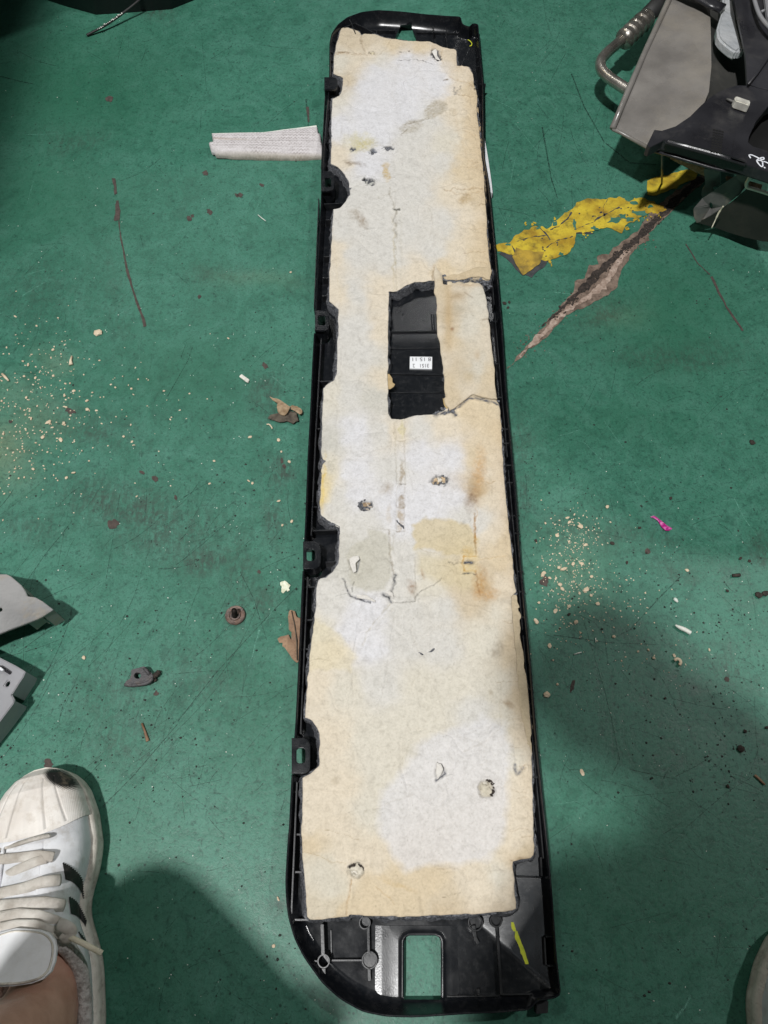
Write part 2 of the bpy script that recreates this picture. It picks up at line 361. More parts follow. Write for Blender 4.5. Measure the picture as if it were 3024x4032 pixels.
def floor_material():
    m, t, b = nt('green_floor_paint'); co = N(t, 'ShaderNodeTexCoord').outputs['Object']
    big = noise(t, co, 3.2, 5, 0.6, 0.8); mid = noise(t, co, 17, 8, 0.72, 1.6); mid2 = noise(t, co, 55, 7, 0.7, 1.0); fine = noise(t, co, 190, 6, 0.7, 0.6)
    att = N(t, 'ShaderNodeAttribute', attribute_name='floor_tint'); sep = N(t, 'ShaderNodeSeparateColor'); t.links.new(att.outputs['Color'], sep.inputs[0])
    c = mixc(t, ramp(t, big.outputs[0], [(0.3, 0.0), (0.7, 1.0)]).outputs[0], (0.034, 0.146, 0.096), (0.055, 0.192, 0.134))
    c = mixc(t, ramp(t, mid.outputs[0], [(0.44, 0.0), (0.70, 0.6)]).outputs[0], c, (0.085, 0.235, 0.178))
    c = mixc(t, ramp(t, mid.outputs[0], [(0.30, 0.5), (0.47, 0.0)]).outputs[0], c, (0.032, 0.098, 0.070))
    c = mixc(t, ramp(t, mid2.outputs[0], [(0.34, 0.45), (0.47, 0.0)]).outputs[0], c, (0.020, 0.076, 0.055))
    c = mixc(t, ramp(t, mid2.outputs[0], [(0.56, 0.0), (0.70, 0.5)]).outputs[0], c, (0.085, 0.235, 0.178))
    c = mixc(t, ramp(t, fine.outputs[0], [(0.33, 0.7), (0.47, 0.0)]).outputs[0], c, (0.012, 0.050, 0.038))
    grime = noise(t, co, 430, 5, 0.75, 0.3); grime2 = noise(t, co, 95, 6, 0.75, 1.4)
    c = mixc(t, ramp(t, grime.outputs[0], [(0.36, 0.5), (0.46, 0.0)]).outputs[0], c, (0.022, 0.052, 0.042))
    c = mixc(t, ramp(t, grime.outputs[0], [(0.57, 0.0), (0.70, 0.4)]).outputs[0], c, (0.135, 0.265, 0.210))
    c = mixc(t, ramp(t, grime2.outputs[0], [(0.30, 0.5), (0.42, 0.0)]).outputs[0], c, (0.040, 0.070, 0.058))
    # brown-grey scuffing where the floor is walked dirty (mask R), pale dust and painted floor sheen (mask G), darker, deeper green (mask B)
    def masked(noise_out, lo, hi, chan, strength):
        r = ramp(t, noise_out, [(lo, 0.0), (hi, 1.0)]); mu = N(t, 'ShaderNodeMath', operation='MULTIPLY'); t.links.new(r.outputs[0], mu.inputs[0]); t.links.new(chan, mu.inputs[1])
        m2 = N(t, 'ShaderNodeMath', operation='MULTIPLY', use_clamp=True); t.links.new(mu.outputs[0], m2.inputs[0]); m2.inputs[1].default_value = strength; return m2.outputs[0]
    c = mixc(t, masked(mid.outputs[0], 0.0, 0.5, sep.outputs[2], 0.85), c, (0.012, 0.090, 0.045))
    st = N(t, 'ShaderNodeMapping'); st.inputs['Scale'].default_value = (1.0, 0.22, 1); st.inputs['Rotation'].default_value = (0, 0, R(38)); t.links.new(co, st.inputs[0])
    scuff = noise(t, st.outputs[0], 210, 6, 0.75, 0.4)
    c = mixc(t, masked(scuff.outputs[0], 0.46, 0.56, sep.outputs[0], 0.75), c, (0.030, 0.044, 0.036))
    c = mixc(t, masked(grime2.outputs[0], 0.42, 0.58, sep.outputs[0], 0.9), c, (0.044, 0.062, 0.050))
    c = mixc(t, masked(fine.outputs[0], 0.1, 0.7, sep.outputs[1], 0.9), c, (0.34, 0.31, 0.18))
    vz = N(t, 'ShaderNodeTexVoronoi'); vz.inputs['Scale'].default_value = 95; t.links.new(co, vz.inputs['Vector'])
    dots = ramp(t, vz.outputs['Distance'], [(0.08, 0.75), (0.16, 0.0)])
    sel = ramp(t, noise(t, co, 60, 2).outputs[0], [(0.52, 0.0), (0.6, 1.0)])
    mu = N(t, 'ShaderNodeMath', operation='MULTIPLY'); t.links.new(dots.outputs[0], mu.inputs[0]); t.links.new(sel.outputs[0], mu.inputs[1])
    c = mixc(t, mu.outputs[0], c, (0.012, 0.030, 0.024))
    t.links.new(c, b.inputs['Base Color']); b.inputs['Specular IOR Level'].default_value = 0.27
    rr = ramp(t, mid.outputs[0], [(0.3, 0.32), (0.7, 0.50)]); t.links.new(rr.outputs[0], b.inputs['Roughness'])
    p = bumpn(t, b, fine.outputs[0], 0.3, 0.0009); bumpn(t, b, mid.outputs[0], 0.12, 0.003, p)
    return m
M['floor'] = floor_material()
def alphamat(name, col, alpha, rough=0.6):
    m, t, b = nt(name); b.inputs['Base Color'].default_value = (*col, 1); b.inputs['Roughness'].default_value = rough; b.inputs['Alpha'].default_value = alpha
    co = N(t, 'ShaderNodeTexCoord').outputs['Object']; n = noise(t, co, 260, 4, 0.7); r = ramp(t, n.outputs[0], [(0.40, 0.15 * alpha), (0.60, alpha)]); t.links.new(r.outputs[0], b.inputs['Alpha'])
    return m
M['scratch_dark'] = alphamat('dark_scratch', (0.010, 0.035, 0.026), 0.75)
M['scratch_light'] = alphamat('pale_scratch', (0.16, 0.42, 0.32), 0.6)
M['yellow'] = pmat('worn_yellow_floor_paint', (0.36, 0.225, 0.020), (0.60, 0.455, 0.035), 24, 0.6, 0.6, 300, 0.0008, dust=(0.07, 0.055, 0.02), dustamt=0.9, dscale=55, contrast=(0.38, 0.58))
M['yellow_dirty'] = pmat('dirty_yellow_floor_paint', (0.20, 0.14, 0.03), (0.50, 0.33, 0.04), 40, 0.6, 0.6, 300, 0.0008, dust=(0.08, 0.06, 0.035), dustamt=0.95, dscale=45)
M['groove_shade'] = pmat('brown_groove_shade', (0.014, 0.011, 0.009), (0.06, 0.045, 0.038), 200, 0.95, 1.0, 400, 0.002)  # brown-black colour for the shade along the groove
M['residue'] = pmat('dark_glue_residue', (0.030, 0.034, 0.036), (0.06, 0.062, 0.066), 120, 0.7, 0.8, 300, 0.001)
M['concrete'] = pmat('broken_brown_concrete', (0.115, 0.080, 0.060), (0.25, 0.185, 0.145), 90, 0.95, 1.0, 300, 0.002, dust=(0.05, 0.038, 0.03), dustamt=0.7, dscale=130)
M['concrete_pale'] = pmat('pale_broken_concrete', (0.25, 0.175, 0.135), (0.46, 0.36, 0.30), 160, 0.95, 1.0, 300, 0.002)
#PART2
# ------------------------------------------------------------------ floor
def px_blobs(u, v, blobs):
    a = np.zeros_like(u)
    for (cx, cy, rx, ry, ang, s) in blobs:
        c, s_ = math.cos(R(ang)), math.sin(R(ang)); dx, dy = u - cx, v - cy
        a = np.maximum(a, s * np.exp(-(((dx * c + dy * s_) / rx) ** 2 + ((-dx * s_ + dy * c) / ry) ** 2)))
    return a
def make_floor():
    xs = np.r_[-14, -6, -3, -1.6, np.arange(-1.1, 1.1001, 0.0045), 1.6, 3, 6, 14]; ys = np.r_[-12, -5, -2, -0.8, np.arange(-0.3, 1.85, 0.0045), 2.6, 4, 8, 18]
    X, Y = np.meshgrid(xs, ys); nx, ny = len(xs), len(ys); X, Y = X.ravel(), Y.ravel()
    i = (np.arange(ny - 1)[:, None] * nx + np.arange(nx - 1)[None, :]).ravel(); Fc = np.c_[i, i + 1, i + nx + 1, i + nx]
    o = mk('floor', np.c_[X, Y, np.zeros_like(X)], Fc, M['floor'], smooth_=True)
    u, v = toPx(X, np.maximum(Y, -1.2), 0); wu, wv = u + 40 * vnoise(X, Y, 18, 3, 3), v + 40 * vnoise(X, Y, 18, 9, 3)
    dirt = px_blobs(wu, wv, [(560, 2000, 330, 90, 15, 0.8), (650, 2080, 160, 120, 0, 0.75), (350, 1680, 200, 60, 20, 0.55), (1040, 1560, 70, 90, 0, 0.8), (1080, 1870, 60, 60, 0, 0.8),
        (1090, 2030, 60, 130, 0, 0.6), (120, 2060, 140, 60, 0, 0.5), (780, 2200, 170, 70, 0, 0.7), (930, 2300, 60, 200, 5, 0.6), (1020, 2370, 60, 60, 0, 0.7), (420, 2720, 250, 120, 0, 0.35), (500, 2900, 200, 130, 0, 0.4),
        (2300, 2080, 280, 60, 0, 0.45), (2560, 2110, 200, 40, 10, 0.35), (2050, 2000, 70, 140, 0, 0.6), (2640, 2250, 90, 45, 0, 0.45), (2880, 2620, 120, 60, 40, 0.6), (2700, 2550, 60, 40, 0, 0.3),
        (3000, 2180, 60, 60, 40, 0.8), (2350, 1230, 120, 50, -30, 0.6), (2050, 1750, 90, 120, 0, 0.4), (2700, 1400, 300, 60, 0, 0.4), (620, 50, 60, 35, 0, 0.8), (270, 560, 120, 60, 0, 0.5), (850, 1080, 120, 40, 0, 0.4),
        (800, 2700, 200, 180, 0, 0.3), (1120, 3560, 70, 30, 0, 0.6), (450, 1180, 60, 200, -12, 0.3), (150, 1150, 200, 150, 0, 0.3)])
    dirt = np.clip(dirt * (0.75 + 0.6 * vnoise(X, Y, 40, 5, 3)) + 0.07, 0, 1)
    dust = px_blobs(wu, wv, [(20, 1760, 110, 130, 0, 0.4), (110, 1650, 150, 120, 0, 0.18), (210, 1420, 70, 60, 0, 0.18), (2260, 2250, 120, 160, 0, 0.15), (30, 1560, 140, 80, 0, 0.15), (1010, 1110, 170, 35, 8, 0.12), (2430, 1230, 120, 60, 0, 0.1)])  # pale dust; thin band and left-edge blob also paint lamp sheen
    green = px_blobs(wu, wv, [(200, 350, 500, 300, 0, 0.7), (150, 750, 350, 250, 0, 0.6), (700, 1500, 400, 160, 0, 0.35), (2650, 1250, 300, 300, 0, 0.6), (2500, 3500, 500, 400, 0, 0.35), (450, 3500, 250, 500, 0, 0.35), (1000, 2850, 150, 350, 0, 0.25), (2500, 1650, 400, 120, 0, 0.35)])
    ca = o.data.color_attributes.new('floor_tint', 'FLOAT_COLOR', 'POINT'); ca.data.foreach_set('color', np.c_[dirt, dust, green, np.ones_like(dirt)].ravel().astype(np.float32))
    tag(o, 'green painted workshop floor, scuffed, scratched and dirty', kind='structure'); return o
FLOOR = make_floor()

def blob_poly(cx, cy, rx, ry, ang=0, n=10, rough=0.25, rnd=random):
    out = []
    for k in range(n):
        a = 2 * math.pi * k / n; r = 1 + rnd.uniform(-rough, rough); x, y = rx * r * math.cos(a), ry * r * math.sin(a); c, s = math.cos(R(ang)), math.sin(R(ang))
        out.append((cx + x * c - y * s, cy + x * s + y * c))
    return out
def rough_edge(pts, step=9, amp=3, seed=1, closed=True):
    rp = resample(pts, step, closed); rs = np.random.RandomState(seed); j = smooth(rs.randn(len(rp), 2) * amp, 1, closed)
    return [tuple(p) for p in rp[:, :2] + j[:, :2]]
def marks(name, polys, z, mat, parent, kind=None, label=None):
    """flat flecks lying on the floor, one mesh"""
    V = []; Fc = []
    for pl in polys:
        s = len(V); V += [tuple(P(a, b, z)) for a, b in pl]; Fc.append(tuple(range(s, s + len(pl)))[::-1])
    o = mk(name, V, Fc, mat, parent); return tag(o, label, kind=kind)
def strip_px(pts, w0, w1=None):
    pts = [np.array(p, float) for p in pts]; L = []; Rr = []; n = len(pts); w1 = w0 if w1 is None else w1
    for i in range(n):
        t = pts[min(i + 1, n - 1)] - pts[max(i - 1, 0)]; t /= np.linalg.norm(t) + 1e-9; nn = np.array([-t[1], t[0]]); wd = (w0 + (w1 - w0) * i / max(1, n - 1)) / 2
        L.append(tuple(pts[i] + nn * wd)); Rr.append(tuple(pts[i] - nn * wd))
    return L + Rr[::-1]

# worn yellow line, glue residue, the broken groove: parts of the floor
Y1 = [(1951, 964), (2008, 954), (2029, 927), (2110, 886), (2157, 900), (2185, 866), (2252, 825), (2273, 795), (2313, 781), (2380, 784), (2442, 778), (2476, 791), (2510, 779), (2564, 791), (2625, 825), (2600, 838), (2564, 836), (2530, 850), (2496, 866), (2462, 886), (2450, 917), (2425, 905), (2388, 893), (2334, 910), (2266, 913), (2256, 974), (2212, 1008), (2151, 1025), (2103, 1015), (2022, 1001), (1961, 995)]
Y2 = [(2040, 1060), (2020, 1010), (2035, 975), (2060, 985), (2140, 990), (2130, 1030), (2098, 1058), (2060, 1085)]
Y3 = [(2550, 712), (2590, 694), (2645, 683), (2700, 668), (2752, 672), (2740, 700), (2699, 717), (2660, 740), (2618, 754), (2585, 770), (2550, 764)]
def sheetpart(name, pts, z, mat, seed, label=None, amp=3, step=9, thick=0.0006):
    o = slab(name, rough_edge(pts, step, amp, seed), z - thick, z, mat, FLOOR); return tag(o, label)
sheetpart('glue_residue', [(1956, 998), (2000, 1020), (2030, 1060), (2056, 1082), (2094, 1094), (2166, 1024), (2150, 1008), (2250, 990), (2268, 920), (2340, 918), (2270, 905), (2150, 960), (2020, 975)], 0.0007, M['residue'], 3)
sheetpart('floor_marking', Y1, 0.0013, M['yellow'], 4, 'worn yellow floor line with torn edges', 4.5, 8); sheetpart('floor_marking', Y2, 0.0017, M['yellow_dirty'], 5, 'dirty brownish piece of the yellow floor line'); sheetpart('floor_marking', Y3, 0.0012, M['yellow'], 6)
for L, w0, w1 in (([(2112, 888), (2140, 908), (2158, 930), (2166, 944)], 2, 4), ([(2165, 905), (2200, 890), (2235, 860), (2250, 835)], 2, 4), ([(2030, 950), (2100, 932), (2160, 925)], 1.5, 2), ([(2260, 905), (2330, 875), (2380, 845), (2440, 815)], 1.2, 2.5), ([(2150, 975), (2190, 948), (2255, 930)], 2, 1.5), ([(2380, 850), (2375, 815), (2392, 785)], 1.5, 1.5), ([(2010, 955), (2026, 985), (2030, 1000)], 2, 2.5)):
    slab('paint_crack', rough_edge(strip_px(resample(L, 10, False), w0 * 1.4, w1 * 1.4), 5, 2.4, 5), 0.0011, 0.0015, M['residue'], FLOOR)
rn0 = random.Random(3)
for x, y, a, b in ((2420, 868, 26, 11), (2452, 850, 14, 9), (2520, 838, 24, 10), (2500, 800, 16, 6), (2340, 898, 14, 6), (2262, 884, 7, 16), (2120, 898, 12, 5), (2185, 880, 9, 9), (2480, 864, 18, 9), (2560, 812, 12, 6), (2210, 1000, 12, 7), (2000, 962, 10, 5)):
    slab('green_patch', blob_poly(x, y, a, b, rn0.uniform(-20, 20), 13, 0.45, rn0), 0.0011, 0.00165, M['floor_patch'], FLOOR)
for _ in range(34):
    x, y = rn0.choice([(2440, 905), (2330, 915), (2540, 860), (2600, 845), (2280, 930), (2230, 1010), (2100, 890), (2010, 945), (2200, 855), (2480, 775), (2160, 1030)]); slab('yellow_flake', blob_poly(x + rn0.uniform(-34, 34), y + rn0.uniform(-14, 14), rn0.uniform(3, 8), rn0.uniform(2, 5), rn0.uniform(0, 90), 8, 0.4, rn0), 0.0002, 0.0011, M['yellow'], FLOOR)
for _ in range(26):
    x, y = rn0.choice([(2100, 960), (2060, 1020), (2200, 930), (2300, 850), (2400, 840), (2500, 820), (2150, 990), (2080, 1000)]); slab('paint_crack', blob_poly(x + rn0.uniform(-50, 50), y + rn0.uniform(-28, 28), rn0.uniform(2, 5), rn0.uniform(1.5, 4), 0, 7, 0.4, rn0), 0.0011, 0.0016, M['residue'], FLOOR)
CR = [(1998, 1452), (2030, 1412), (2069, 1368), (2110, 1322), (2151, 1276), (2191, 1225), (2225, 1180), (2259, 1148), (2262, 1112), (2300, 1089), (2322, 1040), (2358, 1040), (2352, 1005), (2401, 1001), (2415, 974), (2476, 940), (2510, 906), (2550, 845), (2600, 800), (2680, 740), (2760, 690), (2790, 700), (2720, 760), (2650, 825), (2590, 885), (2557, 915), (2555, 947), (2496, 981), (2462, 1042), (2435, 1089), (2432, 1125), (2395, 1160), (2320, 1198), (2225, 1245), (2157, 1322), (2069, 1390), (2030, 1425)]
sheetpart('broken_groove', CR, 0.0008, M['concrete'], 8, 'groove of broken brown concrete', 4, 10)
sheetpart('pale_edge', [(2100, 1335), (2200, 1236), (2300, 1172), (2375, 1100), (2430, 1020), (2470, 975), (2480, 985), (2450, 1030), (2415, 1090), (2390, 1130), (2300, 1186), (2215, 1242), (2140, 1325), (2040, 1410)], 0.0012, M['concrete_pale'], 9, None, 6, 7)
sheetpart('groove_shadow', [(2130, 1285), (2190, 1228), (2250, 1165), (2290, 1120), (2330, 1080), (2365, 1050), (2400, 1018), (2440, 975), (2490, 940), (2540, 890), (2590, 840), (2660, 770), (2750, 700), (2780, 705), (2700, 770), (2620, 845), (2560, 905), (2510, 955), (2470, 985), (2430, 1015), (2390, 1062), (2350, 1105), (2300, 1150), (2240, 1195), (2180, 1250)], 0.0010, M['groove_shade'], 10, None, 6, 7)  # dark sheet painting the shadow band inside the groove
def clods(name, n, line, spread, size, mat, parent, seed, zmax=1.0, kind='stuff', label=None, cat=None):
    rnd = random.Random(seed); V = []; Fc = []
    seg = [(Vector((*a, 0)), Vector((*b, 0))) for a, b in zip(line[:-1], line[1:])]; Ls = [(b - a).length for a, b in seg]
    for _ in range(n):
        r = rnd.uniform(0, sum(Ls)); k = 0
        while r > Ls[k] and k < len(Ls) - 1: r -= Ls[k]; k += 1
        p = seg[k][0].lerp(seg[k][1], r / Ls[k]); t = (seg[k][1] - seg[k][0]).normalized(); q = rnd.gauss(0, spread)
        c = P(p.x - t.y * q, p.y + t.x * q, 0); s = rnd.uniform(*size); lump(V, Fc, c, s, rnd, zmax)
    o = mk(name, V, Fc, mat, parent); return tag(o, label, cat, kind=kind)
ICO = None
def lump(V, Fc, c, s, rnd, zs=0.7):
    """a small irregular stone-like solid resting at c"""
    global ICO
    if ICO is None:
        bm = bmesh.new(); bmesh.ops.create_icosphere(bm, subdivisions=1, radius=1); ICO = ([v.co.copy() for v in bm.verts], [[v.index for v in f.verts] for f in bm.faces]); bm.free()
        bm = None
    st = len(V); M3 = Matrix.Rotation(rnd.uniform(0, 6.28), 3, 'Z'); sx, sy, sz = s * rnd.uniform(0.7, 1.4), s * rnd.uniform(0.6, 1.0), s * rnd.uniform(0.4, 0.8) * zs
    for v in ICO[0]:
        j = rnd.uniform(0.75, 1.15); q = M3 @ Vector((v.x * sx * j, v.y * sy * j, v.z * sz)); V.append((c[0] + q.x, c[1] + q.y, max(c[2] + 0.0001, c[2] + sz * 0.8 + q.z)))
    Fc += [tuple(st + i for i in f) for f in ICO[1]]
clods('groove_rubble', 300, [(2180, 1255), (2270, 1165), (2340, 1100), (2400, 1040), (2460, 985), (2530, 925), (2580, 870), (2640, 810), (2740, 715)], 8, (0.0006, 0.0024), M['clod'], FLOOR, 5)
clods('groove_grit', 200, [(2040, 1400), (2150, 1290), (2250, 1190), (2350, 1110), (2440, 1030), (2560, 930)], 22, (0.0006, 0.0016), M['concrete'], FLOOR, 6)
# bare paint chips (each its own patch) and the two old cracks
chips = [(1030, 728, 12, 6), (808, 680, 11, 10), (945, 768, 10, 10), (825, 833, 13, 9), (745, 860, 10, 9), (757, 850, 7, 7), (932, 768, 8, 6), (445, 2064, 22, 18), (610, 1884, 17, 13), (692, 1960, 10, 7), (1110, 1815, 12, 6),
         (1120, 1837, 9, 7), (432, 387, 14, 12), (190, 3008, 19, 17), (614, 2730, 10, 9), (1045, 1440, 14, 9), (560, 1860, 12, 6), (1082, 2895, 0, 0), (2255, 2700, 8, 26), (2550, 2170, 11, 10), (1020, 2250, 8, 6), (278, 1618, 20, 9), (40, 1660, 8, 6), (2145, 2290, 18, 20), (785, 1168, 7, 7), (2862, 2675, 12, 11)]
for k, (x, y, a, b) in enumerate(chips):
    if a: slab('paint_chip', blob_poly(x, y, a, b, random.uniform(0, 90), 14, 0.3), 0.0001, 0.0005, M['chip'], FLOOR)
slab('floor_crack', rough_edge([(440, 700), (455, 702), (458, 735), (462, 762), (452, 768), (449, 735)], 7, 1.6, 2), 0.0001, 0.0006, M['chip'], FLOOR)
slab('floor_crack', rough_edge([(456, 790), (466, 790), (474, 830), (470, 868), (449, 868), (455, 835)], 7, 1.6, 3), 0.0001, 0.0006, M['chip'], FLOOR)
for L, w0, w1, z_ in (([(468, 870), (476, 940), (488, 1000), (500, 1060)], 4, 8, 0.0005), ([(500, 1060), (507, 1090), (520, 1130)], 11, 7, 0.0006), ([(520, 1130), (535, 1180), (550, 1220), (566, 1262), (571, 1285)], 6, 14, 0.0005), ([(1210, 420), (1216, 480)], 10, 6, 0.0005),
                      ([(2802, 1088), (2830, 1150), (2862, 1210), (2900, 1265), (2925, 1302)], 9, 6, 0.0005), ([(2700, 960), (2750, 1040), (2795, 1080)], 3, 5, 0.0005)):
    slab('floor_crack', rough_edge(strip_px(L, w0, w1), 9, 1.0, 4), 0.0001, z_, M['chip'], FLOOR)

def scratch_poly(x, y, ang, L, w, bend=0, rnd=random):
    pts = []
    for k in range(6):
        t = k / 5 - 0.5; a = R(ang) + bend * t; pts.append((x + math.cos(a) * L * t, y + math.sin(a) * L * t + rnd.uniform(-1, 1)))
    return strip_px(pts, w, w * rnd.uniform(0.4, 1))
rn = random.Random(21); SD = []; SL = []
for (x0, y0, x1, y1, n, amu, asd, lo, hi, wmx) in ((0, 1900, 1180, 3000, 110, -48, 22, 60, 500, 2.4), (1990, 1900, 3024, 3200, 80, 35, 30, 60, 420, 2.2), (1990, 1400, 3024, 1900, 30, -35, 40, 60, 260, 2), (200, 3000, 1150, 4032, 70, -40, 40, 60, 300, 2.6), (2200, 3000, 3024, 4032, 40, -40, 60, 60, 300, 2.6), (0, 100, 1250, 1900, 55, -35, 50, 40, 260, 1.8), (1950, 0, 2500, 900, 40, 70, 30, 60, 300, 1.8)):
    for _ in range(n): SD.append(scratch_poly(rn.uniform(x0, x1), rn.uniform(y0, y1), rn.gauss(amu, asd), rn.uniform(lo, hi) * rn.uniform(0.3, 1), rn.uniform(0.7, wmx), rn.uniform(-0.3, 0.3), rn))
    for _ in range(n // 3): SL.append(scratch_poly(rn.uniform(x0, x1), rn.uniform(y0, y1), rn.gauss(amu, 50), rn.uniform(30, 160), rn.uniform(0.8, 2.0), rn.uniform(-0.3, 0.3), rn))
for L, wd in (([(700, 2840), (850, 2650), (950, 2540), (1060, 2420), (1170, 2310)], 4), ([(405, 3175), (520, 3060), (700, 2850)], 4), ([(945, 2250), (1000, 2360), (1032, 2462), (1050, 2520)], 3), ([(90, 2310), (180, 2180), (270, 2070)], 3), ([(2395, 2620), (2380, 2500), (2340, 2450), (2280, 2420)], 3), ([(2410, 3050), (2440, 2990), (2408, 2830), (2375, 2700), (2300, 2450)], 3),
              ([(2680, 2270), (2600, 2350), (2480, 2480), (2430, 2505)], 5), ([(2180, 2500), (2400, 2530), (2620, 2540)], 3), ([(2250, 290), (2300, 420), (2380, 560), (2480, 640), (2600, 650)], 5), ([(2135, 500), (2170, 700), (2195, 780)], 6), ([(0, 300), (80, 320), (130, 330)], 4), ([(1205, 390), (1215, 500)], 6), ([(660, 1560), (740, 1420), (760, 1360)], 3), ([(1060, 2140), (1110, 2080)], 3), ([(2480, 3030), (2600, 3055), (2665, 3068)], 3), ([(2700, 3260), (2860, 3120), (2960, 3060)], 3)):
    SD.append(strip_px(resample(L, 40, False), wd, wd * 0.6))
for L, wd in (([(1085, 2385), (1050, 2440), (1030, 2470)], 3), ([(1022, 2480), (1010, 2520)], 9), ([(1008, 2525), (990, 2600), (972, 2635)], 4), ([(108, 2630), (108, 2800), (118, 2980)], 4), ([(2180, 1150), (2260, 1160), (2330, 1140)], 4), ([(2660, 4010), (2700, 3960), (2720, 3920)], 14), ([(2890, 1960), (2930, 2040), (2980, 2110)], 4), ([(1000, 850), (1060, 700), (1040, 780)], 2), ([(110, 1080), (180, 1060)], 3), ([(460, 1240), (580, 1190)], 2), ([(1070, 1480), (1160, 1560)], 3)):
    SL.append(strip_px(resample(L, 30, False), wd, wd * 0.4))
marks('floor_scratches', SD, 0.0003, M['scratch_dark'], FLOOR, 'stuff'); marks('pale_floor_scratches', SL, 0.00035, M['scratch_light'], FLOOR, 'stuff')
# grit: far too many to count
def scatter(n, regs, rnd):
    out = []
    tot = sum(r[4] for r in regs)
    for _ in range(n):
        q = rnd.uniform(0, tot)
        for r in regs:
            q -= r[4]
            if q <= 0: break
        out.append((rnd.gauss(r[0], r[2]), rnd.gauss(r[1], r[3])))
    return out
rn = random.Random(5)
gp = [(rn.uniform(-50, 3074), rn.uniform(-50, 4082)) for _ in range(750)] + scatter(1150, [(900, 2150, 260, 260, 3), (500, 2900, 250, 150, 2), (350, 2600, 300, 250, 2), (2500, 2300, 350, 260, 3), (2850, 2600, 180, 250, 2.5), (2850, 2950, 150, 120, 1.5), (2100, 1950, 120, 120, 1.5), (1080, 1900, 70, 300, 1.5), (2500, 1300, 300, 160, 1), (1150, 3600, 60, 250, 0.7), (150, 3050, 250, 80, .6)], rn)
V = []; Fc = []
for x, y in gp:
    s = rn.choice([0.0004, 0.0004, 0.0005, 0.0006, 0.0008, 0.0010, 0.0013]) * (0.75 + 0.5 * rn.random()); c = P(x, y, 0)
    k = rn.randint(4, 6); st = len(V); a0 = rn.random() * 6
    for j in range(k): V.append((c.x + s * rn.uniform(0.6, 1.4) * math.cos(a0 + 6.283 * j / k), c.y + s * rn.uniform(0.6, 1.3) * math.sin(a0 + 6.283 * j / k), 0.0003))
    V.append((c.x, c.y, 0.0003 + s * 0.6)); Fc += [(st + j, st + (j + 1) % k, st + k) for j in range(k)]
tag(mk('black_grit', V, Fc, M['speck']), 'tiny black grit scattered all over the green floor', 'grit', kind='stuff')
def crumbs(name, pts, smin, smax, mat, label, rnd):
    V = []; Fc = []
    for x, y in pts: lump(V, Fc, P(x, y, 0), rnd.uniform(smin, smax), rnd, 0.8)
    return tag(mk(name, V, Fc, mat), label, 'crumbs', kind='stuff')
crumbs('fine_crumbs', scatter(420, [(60, 1700, 110, 140, 4), (160, 1580, 150, 130, 3), (300, 1680, 160, 110, 1.5), (60, 1500, 120, 80, 1), (200, 1360, 90, 90, 0.8), (500, 1560, 300, 160, 1)], rn), 0.0006, 0.0016, M['crumb'], 'fine beige crumbs strewn over the floor at the left edge', rn)
crumbs('fine_crumbs', scatter(520, [(2240, 2250, 75, 110, 4), (2260, 2110, 60, 60, 1.5), (2350, 2350, 120, 90, 1.5), (2500, 2500, 180, 120, 0.8)], rn), 0.0004, 0.0012, M['crumb'], 'fine beige crumbs strewn right of the black panel', rn)
crumbs('pale_grit', [(rn.uniform(0, 3024), rn.uniform(0, 4032)) for _ in range(420)] + scatter(200, [(2700, 2600, 260, 260, 2), (900, 2000, 300, 300, 1), (600, 1500, 300, 250, 1.5)], rn), 0.0003, 0.0008, M['crumb_white'], 'tiny pale grit sprinkled thinly over the whole floor', rn)

def pieces(name, pts, mat, label, cat, group, rnd, z=0.8):
    for x, y, s in pts:
        V = []; Fc = []; c = P(x, y, 0); lump(V, Fc, (0, 0, 0), s * 0.00030, rnd, z); o = mk(name, V, Fc, mat); o.location = c; tag(o, label, cat, group)
rn = random.Random(9)
pieces('beige_crumb', [(92, 1424, 8), (112, 1440, 9), (124, 1650, 8), (148, 1600, 8), (290, 1540, 9), (256, 1561, 9), (343, 1580, 9), (345, 1613, 11), (191, 1664, 12), (170, 1723, 10), (253, 1668, 10), (240, 1733, 11), (248, 1672, 7), (160, 1528, 7), (258, 1512, 6), (545, 1495, 6), (518, 1532, 9), (455, 1527, 7), (646, 1541, 8), (117, 1816, 7), (140, 1488, 7), (95, 1483, 8), (210, 1481, 8), (61, 1247, 7), (145, 1284, 7), (210, 1379, 9), (260, 1604, 8), (8, 1580, 9), (105, 1567, 8), (290, 1863, 8), (263, 1882, 9), (262, 1605, 8), (520, 1740, 6), (488, 1720, 7), (132, 1849, 9), (15, 1710, 8), (80, 1780, 6)],
       M['crumb'], 'chunky beige crumb among the litter strewn at the left edge', 'crumb', 'beige crumbs at the left edge', rn)
pieces('beige_crumb', [(2390, 1998, 11), (2284, 2075, 13), (2194, 2109, 10), (2234, 2040, 9), (2242, 2057, 9), (2147, 2061, 6), (2219, 2242, 13), (2200, 2236, 9), (2256, 2222, 10), (2290, 2220, 11), (2136, 2266, 12), (2140, 2257, 9), (2164, 2276, 9), (2213, 2320, 10), (2204, 2303, 9), (2328, 2271, 9), (2308, 2322, 10), (2327, 2346, 9), (2353, 2378, 11), (2122, 2374, 9), (2240, 2388, 9), (2281, 2336, 7), (2240, 2133, 7), (2305, 2146, 9), (2268, 2450, 9), (2187, 2406, 9), (2163, 2543, 11), (2792, 2560, 7), (2552, 2560, 7), (2574, 2592, 8), (2152, 2735, 14), (2195, 2695, 7), (2416, 2508, 8), (2416, 2508, 6), (2512, 2566, 6), (2654, 2582, 9), (2704, 2246, 8), (2660, 2360, 8)],
       M['crumb'], 'chunky beige crumb among the litter right of the black panel', 'crumb', 'beige crumbs right of the black panel', rn)
